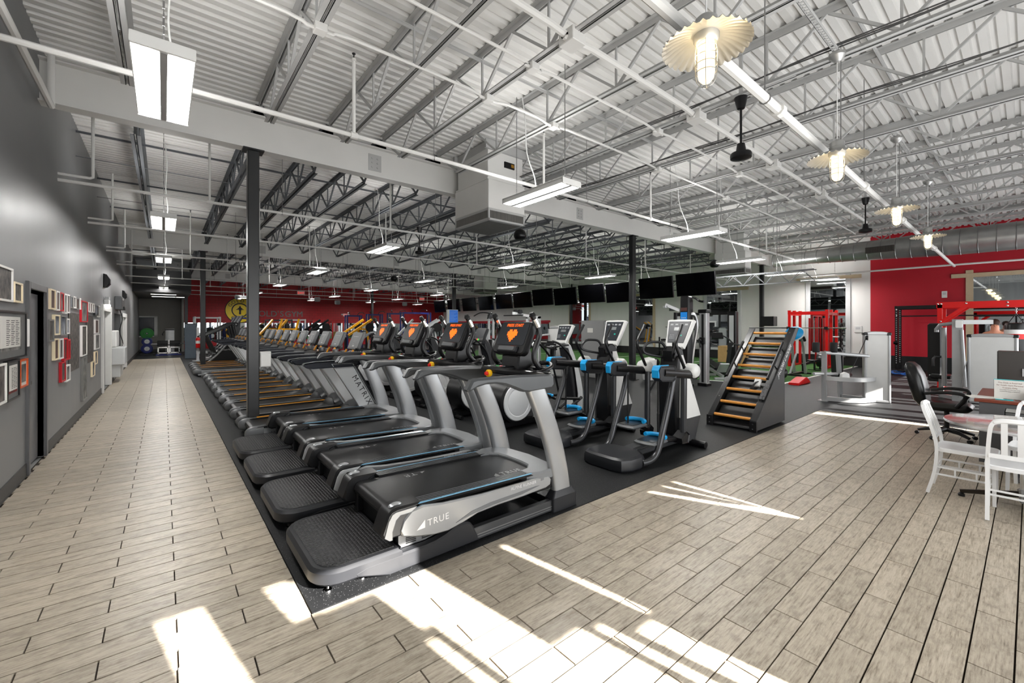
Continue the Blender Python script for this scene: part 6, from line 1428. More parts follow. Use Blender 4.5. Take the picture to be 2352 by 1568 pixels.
# white slat-back cafe chairs, facing local +x
CHW = mat('white_chair_enamel', (230, 230, 230), .3, var=.03)
def make_chair():
    t = thing('cafe_chair', '', 'chair')
    for s in (-1, 1):
        b = MB(); P = smooth_pts([(-.25, s * .185, 0), (-.20, s * .185, .22), (-.185, s * .185, .45), (-.215, s * .18, .62), (-.275, s * .165, .80), (-.285, s * .14, .845)], 3); b.tube(P, [.019] * len(P), 4); build('leg', b, CHW, t)
        b = MB(); b.tube([(.19, s * .19, 0), (.185, s * .185, .43)], [.017, .021], 4); build('leg', b, CHW, t)
        for z in (.20, .27): b = MB(); b.tube([(-.195, s * .185, z), (.185, s * .185, z)], .011, 4); build('stretcher', b, CHW, t)
        b = MB()
        for x in (-.06, .08): b = MB(); b.bar((x, s * .185, .20), (x, s * .185, .27), .03, .012); build('stretcher_plate', b, CHW, t)
    for z in (.21, .25): b = MB(); b.tube([(-.197, -.185, z), (-.197, .185, z)], .010, 4); build('stretcher', b, CHW, t)
    b = MB(); o_ = rrect(-.20, .215, -.205, .205, .07, 5); r_ = lambda k, z: [((x - .01) * k + .01, y * k, z) for x, y in o_]; b.loft([r_(1, .425), r_(1.0, .455), r_(.96, .462), r_(.80, .450), r_(.4, .446)]); build('seat', b, CHW, t, ang=.6)
    b = MB(); b.tube(smooth_pts([(-.285, -.145, .842), (-.292, -.10, .858), (-.295, 0, .862), (-.292, .10, .858), (-.285, .145, .842)], 3), .021, 6); build('top_rail', b, CHW, t)
    b = MB(); b.bar((-.205, -.18, .545), (-.205, .18, .545), .02, .035); build('lower_rail', b, CHW, t)
    for y in (-.09, 0, .09): b = MB(); b.bar((-.205, y, .55), (-.29, y, .85), .012, .04) if False else b.prism([(-.198, .55), (-.21, .55), (-.30, .85), (-.288, .85)], y - .019, y + .019, 'y'); build('slat', b, CHW, t)
    return t
c0 = make_chair(); c0.location = (6.04, .40, 0); c0.rotation_euler = (0, 0, -PI / 2); c0['group'] = 'white slat-back cafe chairs'; c0['label'] = 'white slat-back cafe chair seen side on, between table and open tiles'
dup(c0, (5.655, .055, 0), .02, 'white slat-back cafe chair turned away with its back slats facing the camera')
dup(c0, (6.62, -.06, 0), PI - .1, 'white slat-back cafe chair on the far side of the round table')
# ---------------------------------------------------------------- background machines, racks, people
def at(u, Y=None, X=None, v=None):
    """floor spot seen at picture column u (frame coordinates) at depth Y or X: used only to survey positions"""
    k = (u - 1176) / 976.5; s_, c_ = math.sin(YAW), math.cos(YAW)
    r = (s_ + k * c_, c_ - k * s_)
    return (r[0] / r[1] * Y, Y) if Y is not None else (X, r[1] / r[0] * X)
# stair climbers at the end of the treadmill row
def make_stair():
    t = thing('stair_climber', '', 'exercise machine')
    b = MB(); b.prism([(-.7, .05), (-.72, .25), (-.45, .35), (.15, 1.0), (.45, 1.05), (.72, .6), (.75, .05)], -.36, -.30, 'y', .015); b.prism([(-.7, .05), (-.72, .25), (-.45, .35), (.15, 1.0), (.45, 1.05), (.72, .6), (.75, .05)], .30, .36, 'y', .015); build('side_cover', b, SATIN, t)
    for s in (-1, 1):
        b = MB(); b.tube(smooth_pts([(-.70, s * .37, .1), (-.42, s * .37, .32), (-.15, s * .37, .62), (.1, s * .37, .95)], 3), .03, 6); build('silver_trim', b, FRAME, t)
        b = MB(); b.tube(smooth_pts([(-.65, s * .36, 1.25), (-.2, s * .36, 1.45), (.3, s * .34, 1.75), (.42, s * .3, 1.72)], 3), .028, 8); b.tube([(.3, s * .34, 1.73), (.45, s * .34, .95)], .03, 8); b.tube([(-.6, s * .36, 1.26), (-.3, s * .36, .5)], .025, 8); build('hand_rail', b, BLACK, t)
    for k in range(5): b = MB(); b.box(-.62 + k * .2, -.40 + k * .2, -.295, .295, .12 + k * .2, .30 + k * .2, ch=.01); build('stair_step', b, DARKG, t)
    b = MB(); b.prism(rrect(-.26, .26, -.24, .26, .05), 0, .07, 'x', .015); bb = MB(); bb.join(b, Matrix.Translation((.48, 0, 1.85)) @ Matrix.Rotation(.5, 4, 'Y')); c = build('console', bb, DARKG, t); b = MB(); b.prism(rrect(-.2, .2, -.1, .2, .02), -.006, .003, 'x'); bb = MB(); bb.join(b, Matrix.Translation((.48, 0, 1.85)) @ Matrix.Rotation(.5, 4, 'Y')); build('display_panel', bb, SCREEN, c)
    b = MB(); b.bar((.45, 0, 1.0), (.5, 0, 1.8), .12); build('mast', b, SATIN, t)
    text('brand_text', 'StairMaster', .10, WINK, t, (.12, -.362, .66), (PI / 2, 0, 0), .001, shear=.2)
    return t
s0 = make_stair()
for i, y in enumerate((21.2, 22.2, 23.2)):
    lab = 'black stair climber past the last treadmills, %s from them' % ORD[i]
    if i == 0: s0.location = (1.95, y, 0); s0['label'] = lab; s0['group'] = 'black stair climbers'
    else: dup(s0, (1.95, y, 0), 0, lab)
# generic builders -------------------------------------------------
def rack(name, lab, loc, w, d, h, m, bar=True, grp=None, rz=0, plates=True):
    t = thing(name, lab, 'rack', (loc[0], loc[1], .004), rz, grp)
    for x in (-d / 2, d / 2):
        for y in (-w / 2, w / 2): b = MB(); b.bar((x, y, 0), (x, y, h), .075); build('post', b, m, t)
    for x in (-d / 2, d / 2): b = MB(); b.bar((x, -w / 2 - .05, h - .04), (x, w / 2 + .05, h - .04), .07, .09); build('top_beam', b, m, t)
    for y in (-w / 2, w / 2):
        b = MB(); b.bar((-d / 2, y, h - .05), (d / 2, y, h - .05), .07); build('cross_beam', b, m, t); b = MB(); b.bar((-d / 2 - .1, y, .04), (d / 2 + .1, y, .04), .07); build('floor_beam', b, m, t)
    if bar:
        b = MB(); b.cyl((-d / 2 - .06, -w / 2 - .4, 1.25), (-d / 2 - .06, w / 2 + .4, 1.25), .018, 8); build('bar_shaft', b, CHROME, t)
        for y in (-w / 2, w / 2): b = MB(); b.box(-d / 2 - .11, -d / 2, y - .04, y + .04, 1.18, 1.23); build('bar_hook', b, SATIN, t)
    if plates:
        for s in (-1, 1):
            b = MB(); M = Matrix.Translation((-d / 2 - .06, s * (w / 2 + .2), 1.25)) @ Matrix.Rotation(PI / 2, 4, 'X'); b.lathe([(.02, -.05), (.22, -.05), (.225, 0), (.22, .05), (.02, .05)], n=18, M=M); build('loaded_plate', b, TRUNK, t)
    return t
def station(lab, loc, m, h=2.2, w=2.6, grp=None, arms=True):
    """two-tower cable crossover"""
    t = thing('cable_station', lab, 'exercise machine', (loc[0], loc[1], .004), 0, grp)
    b = MB(); b.bar((-w / 2, 0, h - .05), (w / 2, 0, h - .05), .08, .1); build('top_beam', b, m, t)
    for s in (-1, 1):
        for y in (-.2, .2): b = MB(); b.bar((s * w / 2, y, 0), (s * w / 2, y, h), .07); build('post', b, m, t)
        b = MB(); b.box(s * w / 2 - .1, s * w / 2 + .1, -.12, .12, .1, .9); build('weight_stack', b, INK, t)
        b = MB()
        for y in (-.08, .08): b.cyl((s * w / 2, y, .1), (s * w / 2, y, h - .1), .012, 6)
        build('guide_rod', b, CHROME, t, kind='stuff'); b = MB(); b.box(s * w / 2 - .12, s * w / 2 + .12, -.3, .3, 0, .05); build('foot', b, m, t)
        if arms: b = MB(); b.tube(smooth_pts([(s * .25, -.05, h), (s * .3, -.15, h + .14), (s * .45, -.4, h + .16), (s * .5, -.5, h + .08)], 3), .022, 6); build('pull_up_grip', b, SATIN, t)
    return t
def selector(lab, loc, rz=0, m=None, grp=None, pad=None, h=1.5):
    """selectorized machine: tower, seat, pads, arms"""
    m = m or FRAME; t = thing('weight_machine', lab, 'exercise machine', (loc[0], loc[1], .004), rz, grp)
    tower(t, .55, 0, .55, .28, h)
    b = MB(); b.bar((.5, 0, .06), (-.6, 0, .06), .08); b.bar((-.6, -.28, .04), (-.6, .28, .04), .07); b.bar((0, 0, .06), (.05, 0, 1.0), .08); build('base_frame', b, m, t)
    b = MB(); b.prism(rrect(-.22, .18, -.2, .2, .06), .46, .54, 'z', .02); build('seat', b, pad or PAD, t); b = MB(); b.prism([(.10, .55), (.18, .55), (.26, 1.15), (.18, 1.15)], -.17, .17, 'y', .02); build('back_pad', b, pad or PAD, t)
    for s in (-1, 1):
        b = MB(); b.tube(smooth_pts([(.4, s * .2, 1.35), (.1, s * .38, 1.3), (-.25, s * .4, 1.05), (-.3, s * .3, 1.0)], 3), .032, 6); build('press_arm', b, m, t); b = MB(); b.cyl((-.3, s * .3, .98), (-.3, s * .18, 1.0), .02, 8); build('grip', b, BLACK, t)
    return t
def lever(lab, loc, m, rz=0, grp=None):
    """plate-loaded lever machine with slanted arms"""
    t = thing('lever_machine', lab, 'exercise machine', (loc[0], loc[1], .004), rz, grp)
    for s in (-1, 1):
        b = MB(); b.bar((-.5, s * .45, .04), (.7, s * .45, .04), .08); b.bar((.55, s * .45, .05), (.35, s * .4, 1.5), .08); build('side_frame', b, m, t)
        b = MB(); b.bar((-.65, s * .38, 1.15), (.65, s * .4, 1.95), .085, .1); build('lever_arm', b, m, t)
        b = MB(); M = Matrix.Translation((.45, s * .52, 1.55)) @ Matrix.Rotation(PI / 2, 4, 'X'); b.lathe([(.02, -.04), (.22, -.04), (.22, .04), (.02, .04)], n=18, M=M); build('loaded_plate', b, TRUNK, t)
    b = MB(); b.bar((.6, -.48, .04), (.6, .48, .04), .08); b.bar((.4, -.42, 1.45), (.4, .42, 1.45), .08); build('cross_frame', b, m, t)
    b = MB(); b.prism(rrect(-.25, .15, -.2, .2, .06), .42, .50, 'z', .02); b.prism([(.1, .5), (.18, .5), (.3, 1.2), (.22, 1.2)], -.16, .16, 'y', .02); build('seat_pad', b, PAD, t); b = MB(); b.bar((0, 0, 0), (0, 0, .42), .08); build('seat_post', b, m, t)
    return t
# back row against the red wall (surveyed from the photograph)
p = at
rack('smith_machine', 'white smith machine rack before the red wall under the grey letters', p(672, 31), 1.5, 1.2, 2.05, LGREY)
rack('smith_machine', 'white smith machine rack left of the letters behind the stair climbers', p(475, 31.5), 1.6, 1.2, 2.15, LGREY)
rack('squat_rack', 'dark red squat rack before the red back wall, closer to the letters', p(738, 30), .8, 1.2, 2.0, DRED, grp='dark red squat racks')
rack('squat_rack', 'dark red squat rack before the red back wall, closer to the blue stations', p(772, 28.6), .8, 1.2, 2.0, DRED, grp='dark red squat racks')
rack('squat_rack', 'black squat rack behind the first column', p(640, 29), 1.2, 1.2, 2.0, SATIN, grp='black squat racks')
rack('squat_rack', 'navy blue squat rack between emblem and column', p(560, 29), 1.2, 1.0, 2.1, NAVY)
for i, u in enumerate((812, 860, 908)): station('navy blue cable crossover station, %s from the yellow lever machine' % ORD[i], p(u, 27.5 - i * .5), NAVY, 2.3 + i * .08, .9, 'navy cable stations')
station('navy blue cable station with raised pull-up grips nearest the televisions', p(955, 24), NAVY, 2.45, 1.8)
lever('yellow plate-loaded lever machine with slanted arms behind the treadmill consoles', p(818, 22), YEL, .2)
lever('yellow plate-loaded machine near the letters, low behind the consoles', p(628, 26.4), YEL, .9)
lever('yellow plate-loaded machine by the first column, low behind the consoles', p(662, 24.2), YEL, 1.2)
lever('white plate-loaded lever machine with slanted arms, nearer the blue notice sign', p(978, 18.6), LGREY, -.3, 'white lever machines')
lever('white plate-loaded lever machine with slanted arms, nearer the navy stations', p(946, 20.6), LGREY, .5, 'white lever machines')
lever('dark plate-loaded machine behind the red racks', p(720, 25.5), SATIN, .3)
for i, (u, Y) in enumerate(((1258, 9.6), (1080, 14.9), (1034, 16.6), (880, 20), (845, 19.0))):
    selector('silver selector weight machine behind the elliptical trainers, %s from the grey cabinet' % ORD[i], p(u, Y), (.2, -.4, .5, .9, -.5)[i], None, 'silver selector machines', None, (1.62, 1.5, 1.5, 1.55, 1.5)[i])
# tall cable arm machine with two swept handles
t = thing('cable_tower', 'tall white cable tower with curved black handlebar above the consoles', 'exercise machine', (*p(1128, 13.2), .004))
for y in (-.14, .14): b = MB(); b.bar((0, y, 0), (0, y, 2.0), .07); build('post', b, LGREY, t)
b = MB(); b.tube(smooth_pts([(-.5, .45, 2.0), (-.3, .3, 2.13), (-.05, .1, 2.12), (0, 0, 2.05), (-.05, -.1, 2.12), (-.3, -.3, 2.08), (-.5, -.45, 1.9)], 3), .022, 8); build('handlebar', b, SATIN, t)
b = MB(); b.lathe([(0, -.05), (.1, -.05), (.1, .05), (0, .05)], n=16, M=Matrix.Translation((-.06, 0, 2.0)) @ Matrix.Rotation(PI / 2, 4, 'Y')); build('pulley', b, GREYP, t); b = MB(); b.box(-.3, .3, -.25, .25, 0, .08); build('base', b, LGREY, t); b = MB(); b.box(-.05, .05, -.1, .1, .1, 1.1); build('weight_stack', b, INK, t)
t = thing('pull_down_machine', 'white pull-down machine with wide top arm behind the first elliptical', 'exercise machine', (*p(1210, 10.9), .004))
for y in (-.3, .3): b = MB(); b.bar((.3, y, 0), (.3, y, 1.95), .08); build('post', b, LGREY, t)
b = MB(); b.bar((.3, 0, 1.93), (-.6, 0, 2.05), .09); b.bar((.3, -.34, 1.92), (.3, .34, 1.92), .08); build('top_arm', b, LGREY, t); b = MB(); b.tube([(-.6, -.5, 1.98), (-.6, .5, 1.98)], .02, 8); build('lat_bar', b, SATIN, t)
for s in (-1, 1): b = MB(); b.lathe([(0, -.05), (.075, -.05), (.075, .05), (0, .05)], n=14, M=Matrix.Translation((-.4, s * .12, 2.1)) @ Matrix.Rotation(PI / 2, 4, 'X')); build('pulley', b, SATIN, t)
b = MB(); b.prism(rrect(-.45, -.05, -.18, .18, .05), .46, .54, 'z', .02); build('seat', b, PAD, t); b = MB(); b.bar((-.25, 0, 0), (-.25, 0, .46), .08); b.bar((-.5, 0, .05), (.3, 0, .05), .08); build('base_frame', b, LGREY, t)
# grey lockers
t = thing('locker_cabinet', 'plain grey metal cabinet with a paper notice behind the motion trainers', 'cabinet', (10.75, 8.75, .004)); b = MB(); b.box(-.3, .3, -.47, .47, 0, 1.80, ch=.006); build('carcass', b, mat('cabinet_grey', (136, 136, 136), .4, var=.05), t)
b = MB(); b.box(-.312, -.3, -.45, .45, .04, 1.77); dr = build('door', b, mat('cabinet_grey', (0, 0, 0)), t); b = MB(); b.box(-.316, -.312, -.02, .2, 1.42, 1.56); build('notice', b, PAPER, dr); b = MB(); b.box(-.33, -.312, -.40, -.37, .85, 1.0); build('handle', b, STEEL, dr); b = MB(); b.box(-.29, .29, -.475, -.47, .05, 1.75); build('side_skin', b, LGREY, t)
# cable column with blue console panel and silver stack tower beside it
t = thing('cable_machine', 'black leaning cable column with a bright blue keypad panel above the motion trainer', 'exercise machine', (10.9, 5.9, .004))
b = MB(); b.prism([(-.12, .3), (.12, .3), (.16, 2.3), (.1, 2.43), (-.08, 2.43), (-.1, 1.6)], -.13, .13, 'y', .03); cc = build('column_housing', b, SATIN, t); b = MB(); b.box(-.118, -.10, -.09, .09, 1.55, 2.0); build('blue_keypad', b, mat('blue_keypad', (32, 130, 214), .3, emit=.2), cc); b = MB(); b.box(-.116, -.1, -.09, .09, 2.03, 2.12); build('display', b, mat('display_maroon', (90, 60, 56), .3), cc)
b = MB()
for i in range(3):
    for k in range(5): b.box(-.121, -.117, -.06 + i * .045, -.03 + i * .045, 1.6 + k * .06, 1.62 + k * .06)
build('key_legend', b, WINK, cc, kind='stuff')
b = MB(); b.tube(smooth_pts([(.1, 0, 2.38), (.2, -.12, 2.4), (.26, -.25, 2.3), (.24, -.38, 2.28)], 3), .03, 8); build('upper_arm', b, SATIN, t); b = MB(); b.tube(smooth_pts([(.05, -.1, 1.95), (.16, -.17, 1.9), (.2, -.2, 1.6), (.2, -.1, 1.0), (.18, 0, .05)], 3), .05, 8); build('curved_frame', b, STEEL, t)
b = MB(); b.box(-.3, .24, -.1, .35, 0, .06, ch=.01); build('base', b, SATIN, t); b = MB(); b.bar((.0, .35, 0.05), (0, .3, 2.0), .07); build('rear_post', b, SATIN, t)
b = MB(); b.bar((.12, .12, 2.0), (-.15, .52, 2.22), .05, .08); b.lathe([(0, -.03), (.06, -.03), (.06, .03), (0, .03)], (-.15, .52, 2.16), 12); build('swivel_arm', b, FRAME, t)
t = thing('cable_tower', 'tall bright silver cable tower with sliding carriage beside the blue keypad column', 'exercise machine', (11.44, 5.66, .004))
b = MB(); b.prism(rrect(-.1, .1, -.1, .1, .02), .05, 2.02, 'z'); build('silver_column', b, FRAME, t); b = MB(); b.box(-.105, -.1, -.03, .03, .1, 1.95); build('slot', b, INK, t); b = MB(); b.box(-.13, .13, -.13, .13, 1.98, 2.08, ch=.02); build('top_cap', b, SATIN, t); b = MB(); b.box(-.14, .14, -.13, .13, .0, .08, ch=.01); build('base', b, SATIN, t); b = MB(); b.box(-.16, -.08, -.07, .07, 1.15, 1.32, ch=.01); build('carriage', b, BLACK, t)
b = MB(); b.tube(smooth_pts([(-.12, .0, 1.2), (-.2, .05, 1.28), (-.24, .02, 1.2), (-.22, 0, 1.05)], 3), .02, 6); build('swing_arm', b, SATIN, t)
# functional trainer by the wall, running treadmill and crate on the turf
t = thing('functional_trainer', 'black functional trainer frame with white stack windows on the turf', 'exercise machine', (16.2, 7.1, .016))
for y in (-.15, 1.9):
    b = MB(); b.prism(rrect(-.12, .12, y - .16, y + .16, .05), 0, 2.15, 'z', .03); po = build('side_column', b, SATIN, t); b = MB(); b.box(-.125, -.115, y - .08, y + .08, .85, 2.0); build('stack_window', b, LGREY, po); b = MB(); b.lathe([(0, -.02), (.07, -.02), (.07, .02), (0, .02)], n=14, M=Matrix.Translation((-.14, y, .95)) @ Matrix.Rotation(PI / 2, 4, 'Y')); build('pulley', b, BLACK, po)
b = MB(); b.bar((0, -.2, 2.08), (0, 1.95, 2.08), .1); build('top_beam', b, SATIN, t); b = MB(); b.bar((.1, -.2, .06), (.1, 1.95, .06), .1); build('base_beam', b, SATIN, t)
t = thing('curved_treadmill', 'black curved manual treadmill standing on the green turf', 'treadmill', (14.3, 6.4, .016), .9)
b = MB(); b.prism(smooth_outline([(-.9, .06), (-.9, .3), (-.4, .2), (.3, .2), (.9, .34), (.92, .06)]), -.38, .38, 'y', .03); build('deck', b, SATIN, t)
for s in (-1, 1): b = MB(); b.bar((.5, s * .36, .25), (.3, s * .36, 1.05), .10, .06); b.tube(smooth_pts([(-.25, s * .36, 1.0), (.1, s * .36, 1.02), (.4, s * .34, 1.18), (.5, s * .2, 1.28)], 3), .024, 8); build('hand_rail', b, DARKG, t)
b = MB(); b.cbox((.5, 0, 1.28), (.06, .4, .22), ry=.4, ch=.01); build('console', b, SATIN, t)
t = thing('plyo_box', 'plywood jump box on the turf below the wall mirror', 'box', (19.6, 8.4, .016)); b = MB(); b.box(-.38, .38, -.5, .5, 0, .72, ch=.01); build('box_body', b, PLY, t); b = MB(); b.box(-.385, -.378, -.1, .1, .45, .55); build('hand_hole', b, INK, t)
t = thing('bench', 'silver adjustable bench on the turf beside the cable tower', 'bench', (13.3, 6.25, .016), .9)
b = MB(); b.bar((-.5, 0, .1), (.6, 0, .3), .07); b.bar((-.5, -.25, .04), (-.5, .25, .04), .07); b.bar((.55, -.3, .04), (.55, .3, .04), .07); b.bar((.55, 0, .05), (.5, 0, .3), .07); build('frame', b, FRAME, t); b = MB(); b.cbox((.15, 0, .42), (.9, .28, .08), ry=-.25, ch=.02); build('back_pad', b, PAD, t); b = MB(); b.cbox((-.5, 0, .36), (.35, .28, .05), ry=.9, ch=.01); build('foot_plate', b, FRAME, t)
t = thing('towel_bin', 'white round towel bin with lattice base beside the middle column', 'bin', (11.25, 7.25, .004)); b = MB(); b.lathe([(0, .02), (.16, .02), (.2, .25), (.22, .62), (.2, .62), (.19, .3), (0, .05)], n=20); build('bin_wall', b, WHITE, t); b = MB()
for k in range(10):
    for s in (-1, 1): a = 2 * PI * k / 10; b.tube([(.175 * math.cos(a), .175 * math.sin(a), .02), (.205 * math.cos(a + s * .5), .205 * math.sin(a + s * .5), .25)], .006, 4)
build('lattice_base', b, LGREY, t, kind='stuff'); b = MB(); b.lathe([(0, .60), (.19, .60), (.15, .66), (0, .70)], n=14); build('towel_pile', b, WHITE, t)
t = thing('bench', 'small red padded bench behind the nearer motion trainer', 'bench', (9.9, 6.0, .004), .3); b = MB(); b.prism(rrect(-.5, .5, -.14, .14, .05), .42, .5, 'z', .02); build('seat_pad', b, mat('red_vinyl', (176, 24, 34), .4), t)
for x in (-.4, .4): b = MB(); b.bar((x, -.2, .02), (x * .8, 0, .42), .05); b.bar((x, .2, .02), (x * .8, 0, .42), .05); build('leg', b, SATIN, t)
# wall shelf with black bags, dumbbell racks along the right wall
t = thing('wall_shelf', 'black wall bracket shelf on the white wall between mirrors', 'shelf', (XR - .3, 11.7, 1.55)); b = MB(); b.box(-.25, .28, -.8, .8, 0, .03); build('shelf_board', b, SATIN, t)
for y in (-.7, .7): b = MB(); b.bar((.27, y, -.35), (.27, y, 0), .04); b.bar((.27, y, -.33), (-.2, y, -.01), .03); build('bracket', b, SATIN, t)
for i, y in enumerate((11.3, 11.75, 12.2)):
    g_ = thing('gym_bag', 'black sand bag on the wall shelf, %s along' % ORD[i], 'bag', (XR - .3, y, 1.58), 0, 'black bags on the wall shelf'); b = MB(); b.tube([(0, -.2, .11), (0, -.1, .14), (0, .1, .14), (0, .2, .11)], [.07, .13, .13, .07], 10); build('bag_body', b, VINYL, g_); b = MB(); b.tube([(0, -.1, .26), (-.02, 0, .31), (0, .1, .26)], .012, 6); build('bag_handle', b, INK, g_)
def dumbbell(lab, x, y, z, rx, grp):
    t = thing('dumbbell', lab, 'dumbbell', (x, y, z), 0, grp); b = MB(); b.cyl((-.06, 0, 0), (.06, 0, 0), .015, 6); build('handle', b, CHROME, t)
    for s in (-1, 1): b = MB(); b.tube([(s * .05, 0, 0), (s * .13, 0, 0)], .062, 6); build('head', b, TRUNK, t)
for r, (y0, n_) in enumerate(((10.7, 9), (16.0, 9))):
    nm = ['near the wall shelf', 'under the far white wall'][r]
    t = thing('dumbbell_rack', 'black two tier dumbbell rack %s' % nm, 'rack', (XR - .5, y0 + n_ * .12, .016))
    L2 = n_ * .125 + .1
    for z in (.35, .85): b = MB(); b.cbox((0, 0, z - .09), (.3, 2 * L2, .03), ry=.0); build('shelf_rail', b, SATIN, t)
    for y in (-L2, L2): b = MB(); b.bar((.18, y, 0), (.18, y, 1.0), .06); b.bar((-.2, y, .03), (.2, y, .03), .06); build('upright', b, SATIN, t)
    for z, zn in ((.35, 'lower'), (.85, 'upper')):
        for i in range(n_): dumbbell('black hex dumbbell %s, %s tier, %s from the window side' % (nm, zn, ORD[i]), XR - .5, y0 - L2 + n_ * .12 + .12 + i * .25, z + .016, 0, 'dumbbells %s' % nm)
for i, (y, r, m_) in enumerate(((9.0, .17, DRED), (9.5, .16, TRUNK))):
    t = thing('medicine_ball', ['dark red medicine ball resting on the turf by the mirror', 'black medicine ball resting on the turf by the mirror'][i], 'ball', (15.2, y, r + .014)); b = MB(); b.lathe([(r * math.sin(a), -r * math.cos(a)) for a in [PI * k / 12 for k in range(13)]], n=18); build('ball_skin', b, m_, t, ang=2); b = MB(); b.tube([(r * 1.004 * math.cos(a), 0, r * 1.004 * math.sin(a)) for a in [2 * PI * k / 20 for k in range(20)]], .004, 4, True); build('seam', b, INK, t)
t = thing('equipment_box', 'black loudspeaker box strapped to the far column near the red rack', 'box', (20.55, 7.3, 1.62)); b = MB(); b.box(-.22, .2, -.28, .26, 0, .42, ch=.02); build('box_body', b, SATIN, t); b = MB(); b.box(-.225, -.22, -.22, .2, .05, .37); build('grille', b, INK, t)
# nook: plate tree, leg machine, window side
t = thing('plate_tree', 'black weight plate tree in the grey nook at the hallway end', 'rack', (-.72, 31.4, .004)); b = MB(); b.bar((0, 0, 0), (0, 0, 1.5), .09); b.bar((-.3, -.3, .03), (.3, -.3, .03), .08); b.bar((-.3, .3, .03), (.3, .3, .03), .08); b.bar((0, -.3, .03), (0, .3, .03), .08); build('post', b, SATIN, t)
for z in (.35, .75, 1.2): b = MB(); b.cyl((0, -.5, z), (0, .5, z), .024, 8); build('plate_peg', b, STEEL, t)
for i, (z, y, r, m_, lab) in enumerate(((1.2, -.25, .3, GREEN, 'green bumper plate on the hallway plate tree, front of the top peg'), (1.2, .2, .3, GREEN, 'green bumper plate on the hallway plate tree, back of the top peg'), (.75, -.25, .23, NAVY, 'navy plate with white hub on the middle peg of the hallway tree, front'), (.75, .2, .23, NAVY, 'navy plate on the middle peg of the hallway tree, back'), (.35, -.25, .26, NAVY, 'navy plate with white hub on the lowest peg of the hallway tree'))):
    plate_obj(lab, (-.72, 31.4 + y, z), r, m_, None, .06, 'plates on the hallway tree')
t = thing('leg_machine', 'silver leg press machine with chrome frame in the grey nook', 'exercise machine', (.22, 30.6, .004)); tower(t, .05, .5, .4, .4, 1.45)
b = MB(); b.box(-.55, .55, -.55, .5, 0, .06); build('base', b, NAVY, t)
for x in (-.45, -.05, .05, .45): b = MB(); b.bar((x, -.5, .05), (x, -.5, .45), .05); build('frame_post', b, CHROME, t)
b = MB(); b.bar((-.48, -.5, .44), (.48, -.5, .44), .05); b.bar((-.48, -.5, .14), (.48, -.5, .14), .05); b.bar((0, -.5, .1), (0, -.3, .85), .07); build('cross_frame', b, CHROME, t); b = MB(); b.prism(rrect(-.5, .5, -.42, -.1, .05), .5, .6, 'z', .02); b.prism(rrect(-.5, .5, -.12, 0, .03), .6, .8, 'z', .02); build('seat_pad', b, PAD, t)
b = MB(); b.cyl((-.75, .1, .62), (.75, .1, .62), .02, 8); build('plate_bar', b, CHROME, t); b = MB(); b.tube([(-.2, .4, 1.3), (-.28, .3, 1.15), (-.25, .25, 1.1)], .025, 6); build('handle', b, BLACK, t)
t = thing('padded_pillar', 'blue grey padded locker pillar beside the far hallway column', 'pillar', (1.05, 26.6, .004)); b = MB(); b.box(-.24, .2, -.2, .2, 0, 1.7, ch=.01); build('pillar_body', b, mat('blue_grey_paint', (92, 104, 116), .45, var=.15), t); b = MB(); b.box(-.23, .19, -.19, .19, 1.7, 1.74); build('pillar_cap', b, SATIN, t)
t = thing('extinguisher_post', 'white post stand carrying the fire extinguisher beside the hallway', 'post', (1.22, 24.4, .004)); b = MB(); b.bar((0, 0, 0), (0, 0, 1.55), .1); build('post', b, LGREY, t); b = MB(); b.box(-.2, .2, -.2, .2, 0, .03); build('foot', b, LGREY, t)
t = thing('fire_extinguisher', 'red fire extinguisher hanging on the white post by the hallway', 'fire extinguisher', (1.22, 24.25, .62)); b = MB(); b.lathe([(0, 0), (.085, 0), (.09, .02), (.09, .40), (.07, .46), (.03, .48), (0, .48)], n=16); build('cylinder', b, RED, t); b = MB(); b.lathe([(.0915, .2), (.0915, .33)], n=16); build('label_band', b, WHITE, t); b = MB(); b.lathe([(0, .48), (.03, .48), (.03, .54), (0, .55)], n=10); b.bar((0, 0, .54), (.1, 0, .58), .02); build('valve', b, INK, t)
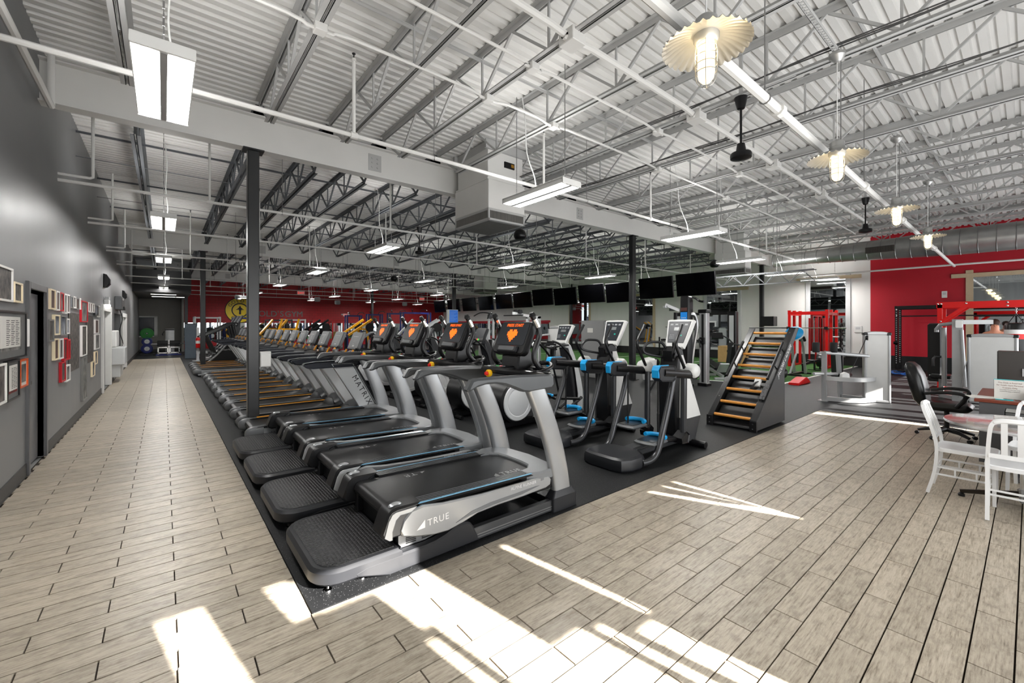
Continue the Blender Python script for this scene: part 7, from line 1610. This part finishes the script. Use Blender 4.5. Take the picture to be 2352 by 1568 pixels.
# people far back
SKIN = mat('skin_tone', (196, 140, 112), .5, var=.06); HAIR = mat('brown_hair', (52, 32, 22), .6, var=.25, scale=20); CLOTH = mat('grey_sport_cloth', (92, 92, 100), .8, var=.1); LEGG = mat('black_leggings', (22, 22, 26), .7)
def skin_body(name, m, verts, edges, rad, parent, root=0):
    me = bpy.data.meshes.new(name); me.from_pydata(verts, edges, []); o = obj(name, me, parent); me.materials.append(m)
    md = o.modifiers.new('skin', 'SKIN'); md.use_smooth_shade = True
    for i, r in enumerate(rad): me.skin_vertices[0].data[i].radius = (r, r) if not isinstance(r, tuple) else r; me.skin_vertices[0].data[i].use_root = (i == root)
    o.modifiers.new('sub', 'SUBSURF').levels = 1; o.modifiers['sub'].render_levels = 2
    return o
def person(lab, loc, rz, J, shirt, legs, hairpts):
    """J: joints pelvis, chest, neck, head base, head top, shoulders, elbows, hands, hips, knees, ankles, toes"""
    t = thing('person', lab, 'person', loc, rz)
    V = [J['pelvis'], J['waist'], J['chest'], J['neck'], J['chin'], J['crown'], J['shL'], J['elL'], J['haL'], J['shR'], J['elR'], J['haR'], J['hipL'], J['knL'], J['anL'], J['toL'], J['hipR'], J['knR'], J['anR'], J['toR']]
    E = [(0, 1), (1, 2), (2, 3), (3, 4), (4, 5), (2, 6), (6, 7), (7, 8), (2, 9), (9, 10), (10, 11), (0, 12), (12, 13), (13, 14), (14, 15), (0, 16), (16, 17), (17, 18), (18, 19)]
    R = [.13, .125, .14, .06, .088, .085, .065, .046, .036, .065, .046, .036, .09, .065, .045, .035, .09, .065, .045, .035]
    body = skin_body('body', SKIN, V, E, R, t)
    skin_body('shirt', shirt, [V[0], V[1], V[2], V[6], V[9]], [(0, 1), (1, 2), (2, 3), (2, 4)], [.145, .14, .155, .085, .085], t)
    skin_body('leggings', legs, [V[0], V[12], V[13], V[14], V[16], V[17], V[18]], [(0, 1), (1, 2), (2, 3), (0, 4), (4, 5), (5, 6)], [.14, .10, .075, .055, .10, .075, .055], t)
    b = MB(); h = Vector(V[5]); b.tube(hairpts, [.09, .105, .09, .06, .03][:len(hairpts)], 10); build('hair', b, HAIR, t, ang=2)
    hd = Vector(V[4]).lerp(Vector(V[5]), .5); f = Vector((-.088, 0, 0))
    b = MB(); b.tube([hd + f + Vector((.01, 0, .01)), hd + f + Vector((-.02, 0, -.02))], [.012, .016], 6); build('nose', b, SKIN, t)
    for s in (-1, 1): b = MB(); b.lathe([(0, -.009), (.008, 0), (0, .009)], hd + f + Vector((.008, s * .032, .02)), 8); build('eye', b, INK, t)
    return t
px, py = at(910, 14.4)
person('person bending forward with long brown hair and bare shoulder behind the third treadmill console', (px, py, .004), -.5, dict(pelvis=(.1, 0, .98), waist=(.02, 0, 1.10), chest=(-.16, 0, 1.26), neck=(-.27, 0, 1.32), chin=(-.34, 0, 1.30), crown=(-.42, 0, 1.34), shL=(-.18, .17, 1.27), elL=(-.25, .2, 1.0), haL=(-.3, .12, .78), shR=(-.18, -.17, 1.27), elR=(-.25, -.22, 1.0), haR=(-.3, -.12, .78), hipL=(.1, .1, .93), knL=(.02, .11, .5), anL=(.08, .11, .09), toL=(-.1, .12, .04), hipR=(.1, -.1, .93), knR=(.02, -.11, .5), anR=(.08, -.11, .09), toR=(-.1, -.12, .04)), CLOTH, LEGG, [(-.33, 0, 1.42), (-.40, 0, 1.40), (-.42, -.06, 1.30), (-.40, -.10, 1.12), (-.36, -.12, .95)])
person('person with short dark hair standing behind the heavy bag', (17.4, .62, .004), .1, dict(pelvis=(0, 0, .98), waist=(0, 0, 1.12), chest=(0, 0, 1.36), neck=(0, 0, 1.50), chin=(-.02, 0, 1.58), crown=(0, 0, 1.68), shL=(0, .2, 1.42), elL=(.02, .26, 1.12), haL=(-.12, .24, .9), shR=(0, -.2, 1.42), elR=(.02, -.26, 1.12), haR=(-.12, -.24, .9), hipL=(0, .1, .93), knL=(-.02, .11, .5), anL=(0, .11, .09), toL=(-.17, .12, .04), hipR=(0, -.1, .93), knR=(-.02, -.11, .5), anR=(0, -.11, .09), toR=(-.17, -.12, .04)), LEGG, CLOTH, [(-.035, 0, 1.735), (.02, 0, 1.735), (.06, 0, 1.66)])
